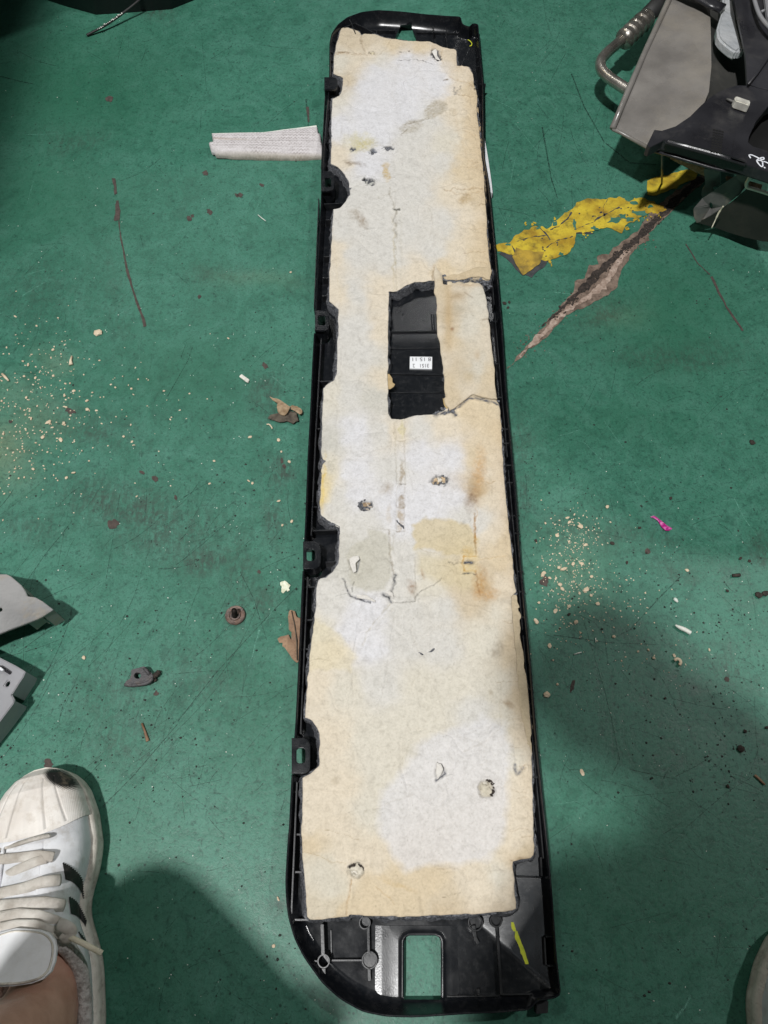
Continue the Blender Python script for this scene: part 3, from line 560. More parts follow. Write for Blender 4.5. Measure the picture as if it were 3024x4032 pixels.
pieces('beige_crumb', [(1145, 1074, 7), (1108, 1780, 7), (1097, 1734, 8), (980, 1895, 7), (994, 1904, 8), (1112, 2070, 8), (1149, 2054, 8), (844, 1816, 7), (332, 2590, 10), (1098, 1974, 8), (1140, 1820, 8), (985, 1722, 8), (1096, 3540, 7), (1078, 3725, 8), (825, 1905, 6)],
       M['crumb'], 'chunky beige crumb lying alone left of the black panel', 'crumb', 'stray beige crumbs left of the panel', rn)
pieces('dark_lump', [(2960, 1745, 14), (2640, 1963, 10), (2518, 2080, 8), (2410, 2140, 9), (2545, 2178, 7), (2468, 2216, 8), (2110, 2130, 8), (2985, 2345, 20), (3010, 2338, 16), (2862, 2328, 9), (2906, 2090, 6), (2950, 2210, 8), (2914, 2200, 9), (2240, 2420, 8), (2618, 2750, 8), (2865, 3096, 10), (2932, 2880, 9), (3020, 2865, 9), (2935, 2880, 7), (1985, 1196, 12), (2005, 1192, 9), (2000, 1212, 9)],
       M['clod'], 'small black lump of dirt on the green floor', 'dirt', 'black lumps of dirt', rn)

# ------------------------------------------------------------------ the trim panel
PANEL = empty('trim_panel', P(1650, 2300, 0), 0, 'long black plastic trim panel lying face down with a stained paper-faced pad on its back', 'trim panel')
def kid(o, name=None, label=None):
    reparent(o, PANEL); o.name = name or o.name
    if label: o['label'] = label
    return o
ZR, ZF = 0.030, 0.008
OUT = [ # px, py at the rim, width of the inner slope in mm
 (1296, 271, 6), (1296, 200, 7), (1297, 165, 9), (1305, 130, 12), (1329, 95, 15), (1367, 66, 18), (1421, 46, 20), (1486, 38, 20), (1584, 44, 20), (1680, 55, 19), (1760, 61, 17), (1815, 64, 10), (1822, 94, 4), (1850, 105, 3), (1856, 90, 3), (1884, 92, 3),
 (1890, 170, 4), (1904, 325, 4), (1907, 600, 4), (1926, 708, 4), (1953, 980, 4), (1980, 1300, 4), (1994, 1522, 4), (2030, 1900, 4), (2054, 2222, 4), (2081, 2500, 4), (2094, 2632, 4), (2121, 2964, 4), (2151, 3250, 4), (2166, 3400, 4), (2178, 3539, 4), (2193, 3756, 4), (2212, 3925, 4),
 (2165, 3938, 5), (2108, 3945, 5), (2100, 3978, 8), (1969, 3990, 11), (1846, 3994, 12), (1701, 4004, 13), (1614, 4008, 13), (1520, 4005, 14), (1426, 3986, 15), (1339, 3937, 15), (1267, 3872, 14), (1195, 3771, 13), (1158, 3698, 12), (1133, 3612, 10), (1124, 3530, 8), (1122, 3467, 6),
 (1130, 3330, 5), (1137, 3250, 5), (1146, 3064, 5), (1163, 2832, 5), (1172, 2650, 5), (1187, 2312, 5), (1201, 2041, 5), (1210, 1800, 5), (1219, 1642, 5), (1228, 1438, 5), (1240, 1224, 5), (1250, 980, 5), (1262, 806, 5), (1267, 651, 5), (1283, 430, 5), (1294, 340, 5)]
ow = np.array([[*tuple(P(a, b, ZR))[:2], c] for a, b, c in OUT]); ow = resample(ow, 0.005); ow[:, :2] = smooth(ow[:, :2], 1); ow[:, 2] = smooth(ow[:, 2:3], 3)[:, 0]
if (np.roll(ow[:, 0], -1) * ow[:, 1] - ow[:, 0] * np.roll(ow[:, 1], -1)).sum() > 0: ow = ow[::-1].copy()   # clockwise seen from above
tt = np.roll(ow[:, :2], -1, 0) - np.roll(ow[:, :2], 1, 0); tt /= np.linalg.norm(tt, axis=1)[:, None]; nn = np.c_[tt[:, 1], -tt[:, 0]]; nn = -smooth(nn, 3)
def ring(mm, frac, z): return np.c_[ow[:, :2] + nn * ((mm + frac * ow[:, 2]) / 1000)[:, None], np.full(len(ow), z)]
rings = [ring(2.0, 0, 0.0006), ring(0.0, 0, 0.0006), ring(0, 0, 0.014), ring(0, 0, 0.0285), ring(0.3, 0, 0.0296), ring(0.9, 0, 0.030), ring(1.6, 0, 0.0299), ring(2.2, 0, 0.0288)]
SL_ = [0.06, 0.14, 0.25, 0.38, 0.52, 0.68, 0.84, 1.0]
rings += [ring(2.4, s, ZF + 0.0205 * (1 - s) ** 2.3) for s in SL_]
under = [ring(2.0, 0, 0.023)] + [ring(2.2, s, ZF + 0.0205 * (1 - s) ** 2.3 - 0.0024) for s in SL_]
nr = len(ow); Vv = np.vstack(rings + under[::-1]); nR = len(rings) + len(under); Fc = []
for i in range(nR - 1):
    if i == len(rings) - 1: continue
    for k in range(nr): Fc.append((i * nr + k, i * nr + (k + 1) % nr, (i + 1) * nr + (k + 1) % nr, (i + 1) * nr + k))
for k in range(nr): Fc.append(((nR - 1) * nr + k, (nR - 1) * nr + (k + 1) % nr, (k + 1) % nr, k))
Fc.append(tuple((len(rings) - 1) * nr + k for k in range(nr))); Fc.append(tuple(len(rings) * nr + k for k in range(nr))[::-1])
SHELL = mk('shell', Vv, Fc, M['shell']); fix_normals(SHELL)
def boolean(o, cutters):
    for c in cutters:
        md = o.modifiers.new('b', 'BOOLEAN'); md.object = c; md.operation = 'DIFFERENCE'; md.solver = 'EXACT'
    bpy.context.view_layer.update(); dg = bpy.context.evaluated_depsgraph_get(); me = bpy.data.meshes.new_from_object(o.evaluated_get(dg)); o.modifiers.clear(); o.data = me
    for c in cutters: bpy.data.objects.remove(c)
def dshape(x0, y0, x1, y1, r, k=7, both=False):
    pts = [(x0, y0)] if not both else []
    def arc(cx, cy, a0, a1): return [(cx + r * math.cos(R(a0 + (a1 - a0) * i / k)), cy + r * math.sin(R(a0 + (a1 - a0) * i / k))) for i in range(k + 1)]
    if both: pts += arc(x0 + r, y0 + r, 180, 270)
    pts += arc(x1 - r, y0 + r, -90, 0) + arc(x1 - r, y1 - r, 0, 90)
    pts += arc(x0 + r, y1 - r, 90, 180) if both else [(x0, y1)]
    return pts
TOW = [(1277, 304, 1328, 352, 14, None), (1264, 674, 1316, 752, 22, (1279, 700, 1303, 736, 6)), (1240, 1223, 1294, 1302, 20, (1252, 1243, 1281, 1279, 7)), (1193, 2132, 1262, 2240, 30, (1207, 2163, 1240, 2207, 10)), (1148, 2906, 1220, 3046, 30, (1167, 2946, 1202, 3005, 12))]
cut = []
for (x0, y0, x1, y1, r, h) in TOW: cut.append(slab('c', dshape(x0 - 25, y0 - 2, x1 + 1, y1 + 2, r), -0.01, 0.034, None))
HNDL = dshape(1592, 3683, 1738, 3985, 22, both=True)
def wpx(L, z): return [tuple(P(a, b, z))[:2] for a, b in L]
hb = [(1590, 3935), (1590, 3705), (1598, 3690), (1614, 3683), (1712, 3683), (1728, 3690), (1736, 3705), (1737, 3935)]
cut.append(slab('c', wpx(hb, ZF), -0.01, 0.05, None, px=False))
cut.append(slab('c', wpx([(1576, 92), (1620, 92), (1638, 128), (1638, 215), (1557, 215), (1557, 128)], 0.016), -0.01, 0.025, None, px=False))
boolean(SHELL, cut); bpy_autos(SHELL, 40); kid(SHELL)
PBVH = None
for (x0, y0, x1, y1, r, h) in TOW:
    D = dshape(x0, y0, x1, y1, r); zt = 0.034
    hh = [dshape(h[0], h[1], h[2], h[3], h[4], 5, True)] if h else []
    tw = slab('clip_tower', D, zt - 0.003, zt, M['black'], None, 0.0009, hh)
    cx, cy = (x0 + x1) / 2, (y0 + y1) / 2; Di = [(x0 + (a - x0) * 0.90, cy + (b - cy) * 0.92) for a, b in D]
    wl = slab('tower_wall', D + Di[::-1], 0.003, zt - 0.003, M['black'], None, 0)
    kid(tw); wl.parent = tw
# ribs along the left channel (end points at rib height)
ZB = 0.020
for (xa, ya, xb, yb) in ((1282, 563, 1306, 563), (1276, 803, 1345, 800), (1282, 866, 1304, 865), (1275, 1010, 1300, 1010), (1272, 1094, 1298, 1094), (1268, 1165, 1296, 1164), (1252, 1502, 1312, 1500), (1250, 1600, 1272, 1600), (1246, 1688, 1268, 1688), (1228, 1996, 1262, 1996), (1226, 2090, 1322, 2086), (1282, 2214, 1320, 2211), (1204, 2312, 1250, 2310), (1200, 2442, 1236, 2440), (1192, 2556, 1226, 2556), (1162, 3118, 1188, 3118), (1158, 3286, 1186, 3286), (1152, 3434, 1192, 3434), (1156, 3622, 1215, 3622), (1322, 206, 1300, 206), (1300, 160, 1322, 162), (1296, 240, 1316, 240)):
    kid(bar('rib', (xa, ya), (xb, yb), ZF - 0.001, ZB, 0.0016, M['rib']))
for seg in (((1277, 380), (1262, 660)), ((1252, 780), (1234, 1210)), ((1262, 1330), (1240, 1700)), ((1240, 1700), (1222, 2110)), ((1208, 2270), (1180, 2890)), ((1166, 3080), (1144, 3600))):
    (xa, ya), (xb, yb) = seg; kid(bar('rail', (xa + 3, ya), (xb + 3, yb), ZF - 0.001, 0.0245, 0.0014, M['rib'], None, 0.0004))
for (xa, ya) in ((1914, 330), (1938, 1000), (1958, 1265), (1968, 1432), (1980, 1565), (2000, 1690), (2004, 1745), (2020, 1832), (2024, 1900), (2040, 2030), (2048, 2100), (2062, 2250), (2068, 2330), (2076, 2430), (2098, 2713), (2106, 2820), (2120, 3060)):
    kid(bar('rib', (xa - 26, ya), (xa - 1, ya), ZF - 0.001, 0.0235, 0.0018, M['rib']))
for seg in (((1893, 420), (1903, 640)), ((1903, 640), (1948, 1200)), ((1950, 1230), (2000, 1800)), ((2004, 1850), (2060, 2480)), ((2062, 2500), (2142, 3380))):
    (xa, ya), (xb, yb) = seg; kid(bar('rail', (xa - 2, ya), (xb - 2, yb), ZF - 0.001, 0.024, 0.0012, M['rib'], None, 0.0003))
# top end ribs
for (xa, ya, xb, yb, zt) in ((1378, 78, 1400, 132, 0.026), (1352, 108, 1395, 92, 0.024), (1400, 92, 1480, 132, 0.022), (1483, 118, 1484, 140, 0.016), (1704, 100, 1710, 128, 0.020), (1754, 108, 1762, 188, 0.016), (1876, 135, 1890, 135, 0.018), (1876, 226, 1896, 226, 0.018), (1876, 262, 1898, 262, 0.018), (1640, 127, 1860, 132, 0.011), (1462, 118, 1556, 120, 0.014)):
    kid(bar('rib', (xa, ya), (xb, yb), ZF - 0.001, zt, 0.0015, M['rib']))
# window in the pad: floor of the shell with cross ribs
for (xa, ya, xb, yb, zt) in ((1528, 1306, 1760, 1303, 0.0105), (1528, 1372, 1760, 1370, 0.009), (1524, 1470, 1765, 1476, 0.0105), (1524, 1546, 1770, 1544, 0.009), (1698, 1238, 1702, 1298, 0.0095), (1707, 1238, 1711, 1298, 0.0095), (1717, 1238, 1721, 1298, 0.0095)):
    kid(bar('rib', (xa, ya), (xb, yb), ZF - 0.001, zt, 0.0016, M['rib']))
# bottom end ribs, bosses, clip socket
for (xa, ya, xb, yb, zt, th) in ((1268, 3640, 1272, 3762, 0.021, 0.003), (1274, 3812, 1277, 3862, 0.019, 0.003), (1450, 3650, 1452, 3755, 0.016, 0.0022), (1453, 3812, 1455, 3862, 0.014, 0.0026), (1224, 3783, 1252, 3785, 0.020, 0.0012), (1300, 3782, 1426, 3781, 0.014, 0.0014), (1957, 3648, 1975, 3918, 0.014, 0.0024), (2030, 3452, 2132, 3455, 0.011, 0.0016), (1978, 3916, 2190, 3914, 0.012, 0.0014), (1760, 3924, 1960, 3922, 0.011, 0.001),
                            (1864, 3645, 1870, 3690, 0.015, 0.0035), (1870, 3690, 1884, 3716, 0.013, 0.0028), (1884, 3895, 1886, 3918, 0.014, 0.002), (2130, 3375, 2134, 3450, 0.020, 0.0016), (2144, 3690, 2150, 3802, 0.020, 0.0016), (2150, 3688, 2178, 3688, 0.022, 0.0014), (2154, 3803, 2190, 3803, 0.022, 0.0014), (1303, 3662, 1305, 3766, 0.0105, 0.001)):
    kid(bar('rib', (xa, ya), (xb, yb), ZF - 0.001, zt, th, M['rib'], None, 0.0003))
def lathe(name, c, prof, mat, n=28, parent=None):
    V = []; Fc = []; m = len(prof)
    for r, z in prof:
        for k in range(n): a = 2 * math.pi * k / n; V.append((c[0] + r * math.cos(a), c[1] + r * math.sin(a), z))
    for i in range(m - 1):
        for k in range(n): Fc.append((i * n + k, i * n + (k + 1) % n, (i + 1) * n + (k + 1) % n, (i + 1) * n + k))
    Fc.append(tuple(range(n))); Fc.append(tuple((m - 1) * n + k for k in range(n))); o = mk(name, V, Fc, mat, parent); fix_normals(o); bpy_autos(o, 35); return o
for (x, y, r, zt, zi) in ((1274, 3785, 0.0062, 0.0205, 0.009), (1455, 3781, 0.0078, 0.0140, 0.0118), (1436, 3634, 0.0060, 0.016, 0.009), (1872, 3634, 0.0075, 0.016, 0.009), (1953, 3626, 0.0060, 0.015, 0.010)):
    c = P(x, y, zt); kid(lathe('screw_boss', c, [(r, ZF - 0.001), (r, zt - 0.0004), (r - 0.0004, zt), (r - 0.0014, zt), (r - 0.0016, zt - 0.0004), (r - 0.0018, zi), (0.0001, zi)], M['rib']))
# moulded surround of the handle opening: a softly domed, rippled surface with a raised lip
def surround():
    st = 0.0012; a = P(1478, 3640, ZF); b = P(1812, 3925, ZF); xs = np.arange(a.x, b.x, st); ys = np.arange(b.y, a.y, st); X, Y = np.meshgrid(xs, ys); nx, ny = len(xs), len(ys); X, Y = X.ravel(), Y.ravel()
    hole = np.array(wpx(hb, ZF)); d = sdf(X, Y, hole); e = np.minimum.reduce([X - xs[0], xs[-1] - X, ys[-1] - Y + 0.012, Y - ys[0] + 0.004])
    z = ZF + 0.0006 * np.clip(e / 0.006, -0.5, 1) + 0.0030 * np.exp(-((d - 0.0015) / 0.0018) ** 2) + 0.0010 * np.clip(1 - d / 0.016, 0, 1) ** 2 + 0.0004 * np.clip(e / 0.02, 0, 1)
    d2, qx, qy = segdist(X, Y, hole, True); keep = d > -st * 0.6; bound = (d < 0) & keep; X = np.where(bound, qx, X); Y = np.where(bound, qy, Y)
    i = (np.arange(ny - 1)[:, None] * nx + np.arange(nx - 1)[None, :]).ravel(); q = np.c_[i, i + 1, i + nx + 1, i + nx]; q = q[keep[q].all(1) & ~(bound[q].all(1))]
    o = mk('handle_surround', np.c_[X, Y, z], q, M['black'], None, True)
    rip = np.clip(1.2 - np.abs(d - 0.004) / 0.013, 0, 1) * np.clip((e) / 0.004, 0, 1) * (Y > -1)
    at = o.data.attributes.new('rip', 'FLOAT', 'POINT'); at.data.foreach_set('value', rip.astype(np.float32)); return o
kid(surround())
kid(slab('handle_wall', wpx([(hb[i][0] + (hb[i][0] - 1664) * 0.035, hb[i][1] + (-1 if hb[i][1] < 3800 else 0) * 4) for i in range(8)], ZF), 0.001, ZF + 0.0008, M['black'], None, 0, [wpx(hb, ZF)], px=False))
# corner tongue at lower right
kid(slab('corner_tab', [(2113, 3946), (2160, 3940), (2158, 3990), (2110, 3992)], 0.001, 0.012, M['rib'], None, 0.0006))
# sticker with printed numbers, upside down for the viewer
zst = 0.0107
sk = kid(slab('sticker', [(1614, 1404), (1702, 1405), (1701, 1453), (1613, 1451)], ZF - 0.0002, zst, M['white']))
def lettering(txt, px_, py_, size, z, parent, mat, rz=math.pi, al='LEFT', sx=1.0):
    c = bpy.data.curves.new('lettering', 'FONT'); c.body = txt; c.size = size; c.extrude = 0.0001; c.align_x = al; c.align_y = 'CENTER'; c.materials.append(mat); c.resolution_u = 3
    o = bpy.data.objects.new('lettering', c); COL.objects.link(o); p = P(px_, py_, z); o.location = p; o.rotation_euler = (0, 0, rz); o.scale = (sx, 1, 1); return o
for t_, x, y in (("8 15 11", 1698, 1414), ("3151   2", 1690, 1439)):
    l = lettering(t_, x, y, 0.0085, zst + 0.0003, None, M['ink'], sx=1.05 if t_[0] == '8' else 0.8); l.parent = sk
# ------------------------------------------------------------------ the pad: felt with a stained paper face
ZP = 0.0255
PAD = [(1345, 106), (1367, 103), (1394, 111), (1410, 118), (1424, 131), (1434, 128), (1475, 130), (1508, 141), (1541, 149), (1611, 157), (1692, 161), (1714, 169), (1752, 187), (1796, 190), (1798, 225), (1801, 255), (1847, 260), (1856, 280), (1866, 320), (1880, 374), (1878, 420), (1886, 500), (1893, 560), (1899, 627), (1905, 680), (1907, 708), (1912, 806), (1918, 904), (1926, 1007), (1931, 1034), (1938, 1066),
 (1926, 1100), (1880, 1112), (1890, 1300), (1905, 1438), (1925, 1540), (1966, 1585), (1973, 1673), (1979, 1763), (1985, 1900), (1988, 1920), (2000, 2053), (2018, 2192), (2030, 2330), (2012, 2352), (2015, 2409), (2030, 2560), (2045, 2720), (2058, 2830), (2075, 2900), (2094, 2964), (2100, 3130), (2102, 3264), (2105, 3344), (2103, 3368), (2092, 3380), (2019, 3391), (2026, 3489), (2034, 3560), (2034, 3578), (2019, 3586), (1918, 3596), (1773, 3603), (1629, 3609), (1484, 3608), (1376, 3601), (1372, 3610), (1267, 3619), (1222, 3622), (1210, 3610), (1198, 3467), (1191, 3358), (1187, 3250), (1190, 3229), (1193, 3064), (1225, 3042),
 (1257, 3017), (1257, 2960), (1258, 2891), (1248, 2862), (1230, 2838), (1200, 2822), (1209, 2699), (1222, 2560), (1240, 2403), (1249, 2300), (1252, 2285), (1262, 2277), (1283, 2273), (1313, 2243), (1331, 2216), (1334, 2150), (1336, 2071), (1295, 2053), (1262, 2026), (1258, 1975), (1264, 1860), (1268, 1800), (1265, 1823 - 60), (1271, 1582), (1273, 1530), (1282, 1514), (1316, 1495), (1325, 1462), (1328, 1341), (1333, 1215), (1318, 1203), (1296, 1184), (1297, 1100), (1299, 1061), (1305, 953), (1313, 822), (1340, 814), (1362, 790), (1378, 757), (1376, 720), (1359, 681), (1329, 654), (1303, 640), (1303, 597), (1307, 385), (1334, 374), (1346, 353), (1351, 304), (1315, 285), (1318, 217), (1326, 163)]
HOL = [(1530, 1145), (1572, 1142), (1596, 1124), (1632, 1109), (1700, 1101), (1760, 1099), (1760, 1200), (1752, 1311), (1760, 1462), (1775, 1570), (1768, 1605), (1717, 1627), (1680, 1632), (1632, 1636), (1596, 1649), (1565, 1653), (1542, 1649), (1529, 1630), (1527, 1462), (1529, 1300)]
Wl = (226, 225, 228); Wg = (219, 216, 210); Cr = (227, 215, 195); Ct = (220, 203, 174); Tn = (198, 174, 138); Gy = (208, 205, 196); Cp = (222, 216, 202); Yl = (230, 210, 160); Cd = (212, 197, 172)
CP = [(1340, 120, Cd), (1400, 170, Cd), (1450, 160, Cd), (1470, 200, Cr), (1550, 180, Ct), (1650, 185, Ct), (1740, 210, Cr), (1780, 240, Cr), (1340, 250, Cp), (1400, 240, Cr), (1500, 240, Cp), (1500, 290, Wl), (1600, 235, Wl), (1700, 260, Wl), (1360, 300, Cd), (1450, 340, Wl), (1600, 350, Wl), (1720, 330, Wl), (1800, 290, Cr), (1850, 290, Cr), (1860, 380, Ct), (1330, 420, Cp), (1450, 450, Wl), (1600, 450, Wl), (1700, 480, Wg), (1800, 430, Cr), (1870, 480, Ct),
 (1330, 500, Wl), (1480, 520, Wl), (1620, 540, Wg), (1760, 560, Cp), (1860, 560, Ct), (1325, 620, Cr), (1450, 650, Wl), (1600, 650, Wg), (1740, 640, Wg), (1820, 660, Ct), (1880, 680, Ct), (1400, 750, Wg), (1520, 760, Wg), (1650, 750, Wg), (1780, 760, Cr), (1870, 770, Ct), (1340, 900, Wg), (1480, 900, Wg), (1600, 900, Wg), (1750, 880, Wg), (1850, 860, Cr), (1900, 900, Ct), (1315, 1000, Cr), (1400, 1000, Wg), (1520, 1000, Wg), (1700, 980, Wg), (1800, 1000, Cr), (1880, 1000, Ct), (1650, 1070, Cr), (1750, 1060, Ct), (1900, 1060, Ct),
 (1330, 1150, Cr), (1400, 1150, Wg), (1490, 1150, Cr), (1400, 1300, Wg), (1510, 1300, Cr), (1420, 1400, Wg), (1510, 1500, Cr), (1300, 1560, Cp), (1380, 1560, Wg), (1480, 1560, Gy), (1290, 1750, Gy), (1400, 1700, Wl), (1500, 1700, Wg), (1560, 1700, Cr), (1650, 1690, Wg), (1750, 1660, Cr), (1840, 1600, Ct), (1900, 1650, Ct), (1960, 1700, Ct), (1290, 1850, Cp), (1400, 1850, Wl), (1550, 1850, Wg), (1650, 1800, Wl), (1780, 1800, Wl), (1870, 1800, Ct), (1950, 1850, Cr), (1262, 1950, Yl), (1268, 1880, Yl), (1330, 1950, Wg), (1400, 1950, Wl), (1550, 1980, Wl), (1680, 1980, Wl), (1800, 1960, Wl), (1880, 1930, Tn), (1930, 1960, Cr),
 (1320, 2000, Wg), (1450, 2060, Wg), (1600, 2050, Wl), (1700, 2010, Wl), (1830, 2030, Wg), (1890, 2060, Wg), (1930, 2100, Cr), (1990, 2150, Ct), (1400, 2190, Gy), (1600, 2180, Wg), (1820, 2290, Cd), (1960, 2200, Ct), (1400, 2250, Gy), (1570, 2250, Wg), (1700, 2300, Cp), (1850, 2270, Cd), (1910, 2320, Tn), (1980, 2300, Cr), (1300, 2350, Wg), (1450, 2400, Wl), (1600, 2400, Wg), (1750, 2390, Wg), (1850, 2370, Cd), (1980, 2400, Cp),
 (1240, 2480, Cp), (1300, 2560, Cr), (1380, 2480, Wl), (1450, 2550, Wl), (1600, 2520, Wg), (1750, 2550, Wg), (1900, 2530, Cp), (2030, 2560, Cd), (1240, 2700, Cr), (1370, 2720, Cp), (1500, 2700, Wg), (1650, 2700, Cp), (1800, 2700, Cp), (1950, 2720, Cp), (2040, 2750, Cd), (1300, 2900, Cr), (1450, 2900, Cp), (1600, 2850, Cp), (1700, 2800, Cp), (1880, 2800, Wg), (1980, 2850, Cp), (2060, 2900, Cr), (1220, 3100, Cr), (1350, 3100, Cr), (1480, 3050, Cp), (2070, 3080, Cr), (2030, 2980, Cp), (1220, 3250, Cr), (1350, 3250, Cr), (1450, 3200, Cp), (2060, 3230, Cr),
 (1220, 3330, Ct), (1300, 3500, Cp), (1400, 3400, Cr), (1480, 3400, Cr), (2040, 3330, Cr), (2070, 3360, Ct), (1240, 3560, Cd), (1350, 3580, Ct), (1450, 3480, Ct), (1550, 3470, Ct), (1700, 3470, Ct), (1850, 3450, Cr), (1980, 3450, Cp), (1450, 3570, Ct), (1600, 3560, Ct), (1750, 3550, Cd), (1900, 3540, Cr), (2000, 3550, Cr), (1260, 3440, Cp)]
PAPER_GAIN = 0.80
def paper_colour(X, Y, u, v, seed=0, cps=CP, zones=True):
    wu = u + 26 * vnoise(X, Y, 60, 1 + seed, 4); wv = v + 26 * vnoise(X, Y, 60, 17 + seed, 4)
    acc = np.zeros((len(X), 3)); tw = np.zeros(len(X))
    for (a, b, c) in cps:
        w_ = 1 / (((wu - a) ** 2 + (wv - b) ** 2) + 900.0) ** 2.0; acc += w_[:, None] * s2l(c)[None, :]; tw += w_
    col = acc / tw[:, None]
    def blend(m, c): 
        nonlocal col
        m = np.clip(m, 0, 1)[:, None]; col = col * (1 - m) + s2l(c)[None, :] * m
    eu, ev = u + 14 * vnoise(X, Y, 110, 41, 4), v + 14 * vnoise(X, Y, 110, 47, 4)
    def zone(poly, c, soft, k=1.0): blend(k * np.clip(0.5 - sdf(eu, ev, poly) / soft, 0, 1), c)
    if zones:
        zone([(1500, 3300), (1488, 3220), (1508, 3110), (1540, 3080), (1600, 3010), (1640, 2930), (1720, 2890), (1850, 2850), (1900, 2820), (1990, 2850), (2010, 2950), (2005, 3060), (2000, 3200), (1985, 3300), (1930, 3380), (1800, 3410), (1700, 3400), (1600, 3430), (1560, 3390), (1530, 3340)], Wl, 34, 0.68)
        er = np.clip(1 + sdf(eu, ev, PAD) / 70, 0, 1) * (u > 1700) * ((v < 1100) | (v > 1650)) * (0.5 + 0.5 * vnoise(X, Y, 25, 55, 3)); blend(0.55 * er, (206, 180, 142))
        zone([(1500, 240), (1590, 208), (1700, 240), (1770, 265), (1770, 330), (1720, 390), (1640, 470), (1500, 540), (1330, 560), (1312, 440), (1400, 400), (1410, 330), (1440, 270)], Wl, 60, 0.5)
        zone([(1625, 2070), (1680, 2035), (1760, 2045), (1850, 2070), (1885, 2120), (1880, 2200), (1780, 2190), (1700, 2160), (1630, 2160)], (213, 196, 156), 14, 0.75)
        zone([(1640, 2170), (1780, 2195), (1880, 2210), (1900, 2300), (1820, 2330), (1720, 2290), (1650, 2250)], (216, 202, 166), 40, 0.6)
        zone([(1452, 2078), (1528, 2095), (1540, 2170), (1545, 2240), (1520, 2330), (1440, 2330), (1380, 2290), (1370, 2180), (1400, 2130), (1450, 2120)], (200, 196, 182), 12, 0.7)
        zone([(1190, 2430), (1260, 2440), (1340, 2500), (1400, 2590), (1380, 2640), (1200, 2640)], (226, 214, 180), 16, 0.5)
        zone([(1192, 3350), (1240, 3360), (1310, 3375), (1340, 3430), (1375, 3460), (1365, 3540), (1300, 3610), (1215, 3625)], (214, 206, 188), 14, 0.55)
        # spots: centre, radii, angle, colour, strength, edge
        for (cx, cy, rx, ry, an, c, k, sf) in ((1432, 566, 44, 30, 5, (188, 172, 98), 0.75, 0.9), (1418, 560, 68, 42, 0, (214, 206, 160), 0.6, 0.6), (1390, 640, 40, 10, 8, (120, 100, 78), 0.9, 0.9), (1522, 675, 14, 40, -8, (200, 168, 96), 0.85, 0.6), (1425, 868, 14, 48, -32, (140, 118, 92), 0.65, 0.9), (1390, 840, 24, 22, 0, (170, 160, 144), 0.5, 0.9), (1713, 432, 52, 28, -38, (178, 168, 148), 0.85, 0.25), (1618, 500, 50, 26, -20, (182, 174, 158), 0.75, 0.3), (1786, 440, 22, 14, 0, (190, 176, 150), 0.5, 0.6),
              (1860, 330, 26, 12, 0, (196, 172, 130), 0.6, 0.8), (1830, 785, 34, 16, 0, (176, 148, 104), 0.7, 0.9), (1550, 1000, 5, 160, 0, (190, 176, 140), 0.55, 0.8), (1556, 870, 4, 100, 0, (110, 98, 74), 0.55, 0.7), (1390, 212, 80, 6, 2, (176, 150, 118), 0.5, 0.9), (1340, 210, 28, 8, 0, (170, 140, 100), 0.6, 0.8), (1860, 1960, 26, 50, 6, (128, 100, 78), 0.8, 1.1), (1885, 1850, 26, 90, 4, (204, 160, 104), 0.7, 1.0), (1522, 1925, 24, 26, 30, (158, 138, 112), 0.6, 0.9), (1578, 1860, 10, 50, 0, (148, 126, 90), 0.7, 0.5), (1582, 1690, 12, 40, 0, (214, 204, 150), 0.6, 0.5), (1583, 1975, 12, 26, 0, (150, 128, 92), 0.75, 0.4), (1576, 2045, 14, 50, 0, (166, 142, 100), 0.7, 0.4), (1530, 2020, 14, 40, 0, (190, 174, 148), 0.5, 0.8),
              (1874, 2080, 6, 75, 0, (182, 136, 66), 0.85, 0.6), (1890, 2290, 26, 60, 8, (186, 140, 80), 0.8, 1.0), (1915, 2340, 50, 26, 0, (196, 150, 92), 0.7, 0.9), (1840, 2170, 26, 20, 0, (204, 170, 100), 0.6, 0.9), (1850, 2220, 36, 42, 0, (226, 196, 130), 0.5, 1.0), (1620, 2310, 16, 34, -10, (150, 116, 88), 0.7, 0.9), (1668, 2260, 6, 24, 0, (170, 136, 100), 0.6, 0.8), (1960, 2560, 26, 36, 0, (168, 156, 138), 0.75, 0.6), (1928, 2728, 9, 14, 0, (174, 160, 138), 0.7, 0.8), (2000, 2775, 28, 14, 30, (168, 148, 122), 0.75, 0.8), (1322, 3080, 15, 20, 0, (206, 192, 168), 0.6, 0.6),
              (1272, 1900, 8, 110, 3, (226, 194, 96), 0.7, 0.8), (1300, 905, 14, 14, 0, (168, 156, 136), 0.6, 0.5), (1302, 950, 12, 12, 0, (168, 156, 136), 0.5, 0.5), (1300, 1840, 20, 30, 0, (190, 184, 168), 0.5, 0.8), (1625, 2960, 26, 26, 0, (206, 200, 184), 0.6, 0.7), (1560, 3480, 90, 12, 20, (206, 176, 120), 0.4, 0.8), (2050, 3380, 30, 10, 0, (158, 134, 104), 0.7, 0.9), (1500, 1410, 40, 50, 0, (206, 204, 196), 0.5, 0.8)):
            cs, sn = math.cos(R(an)), math.sin(R(an)); dx, dy = eu - cx, ev - cy; q = np.hypot((dx * cs + dy * sn) / rx, (-dx * sn + dy * cs) / ry)
            g = np.clip((1 - q) / sf + 0.3, 0, 1) * (0.65 + 0.5 * vnoise(X, Y, 420, 5, 2)); blend(k * g, c)
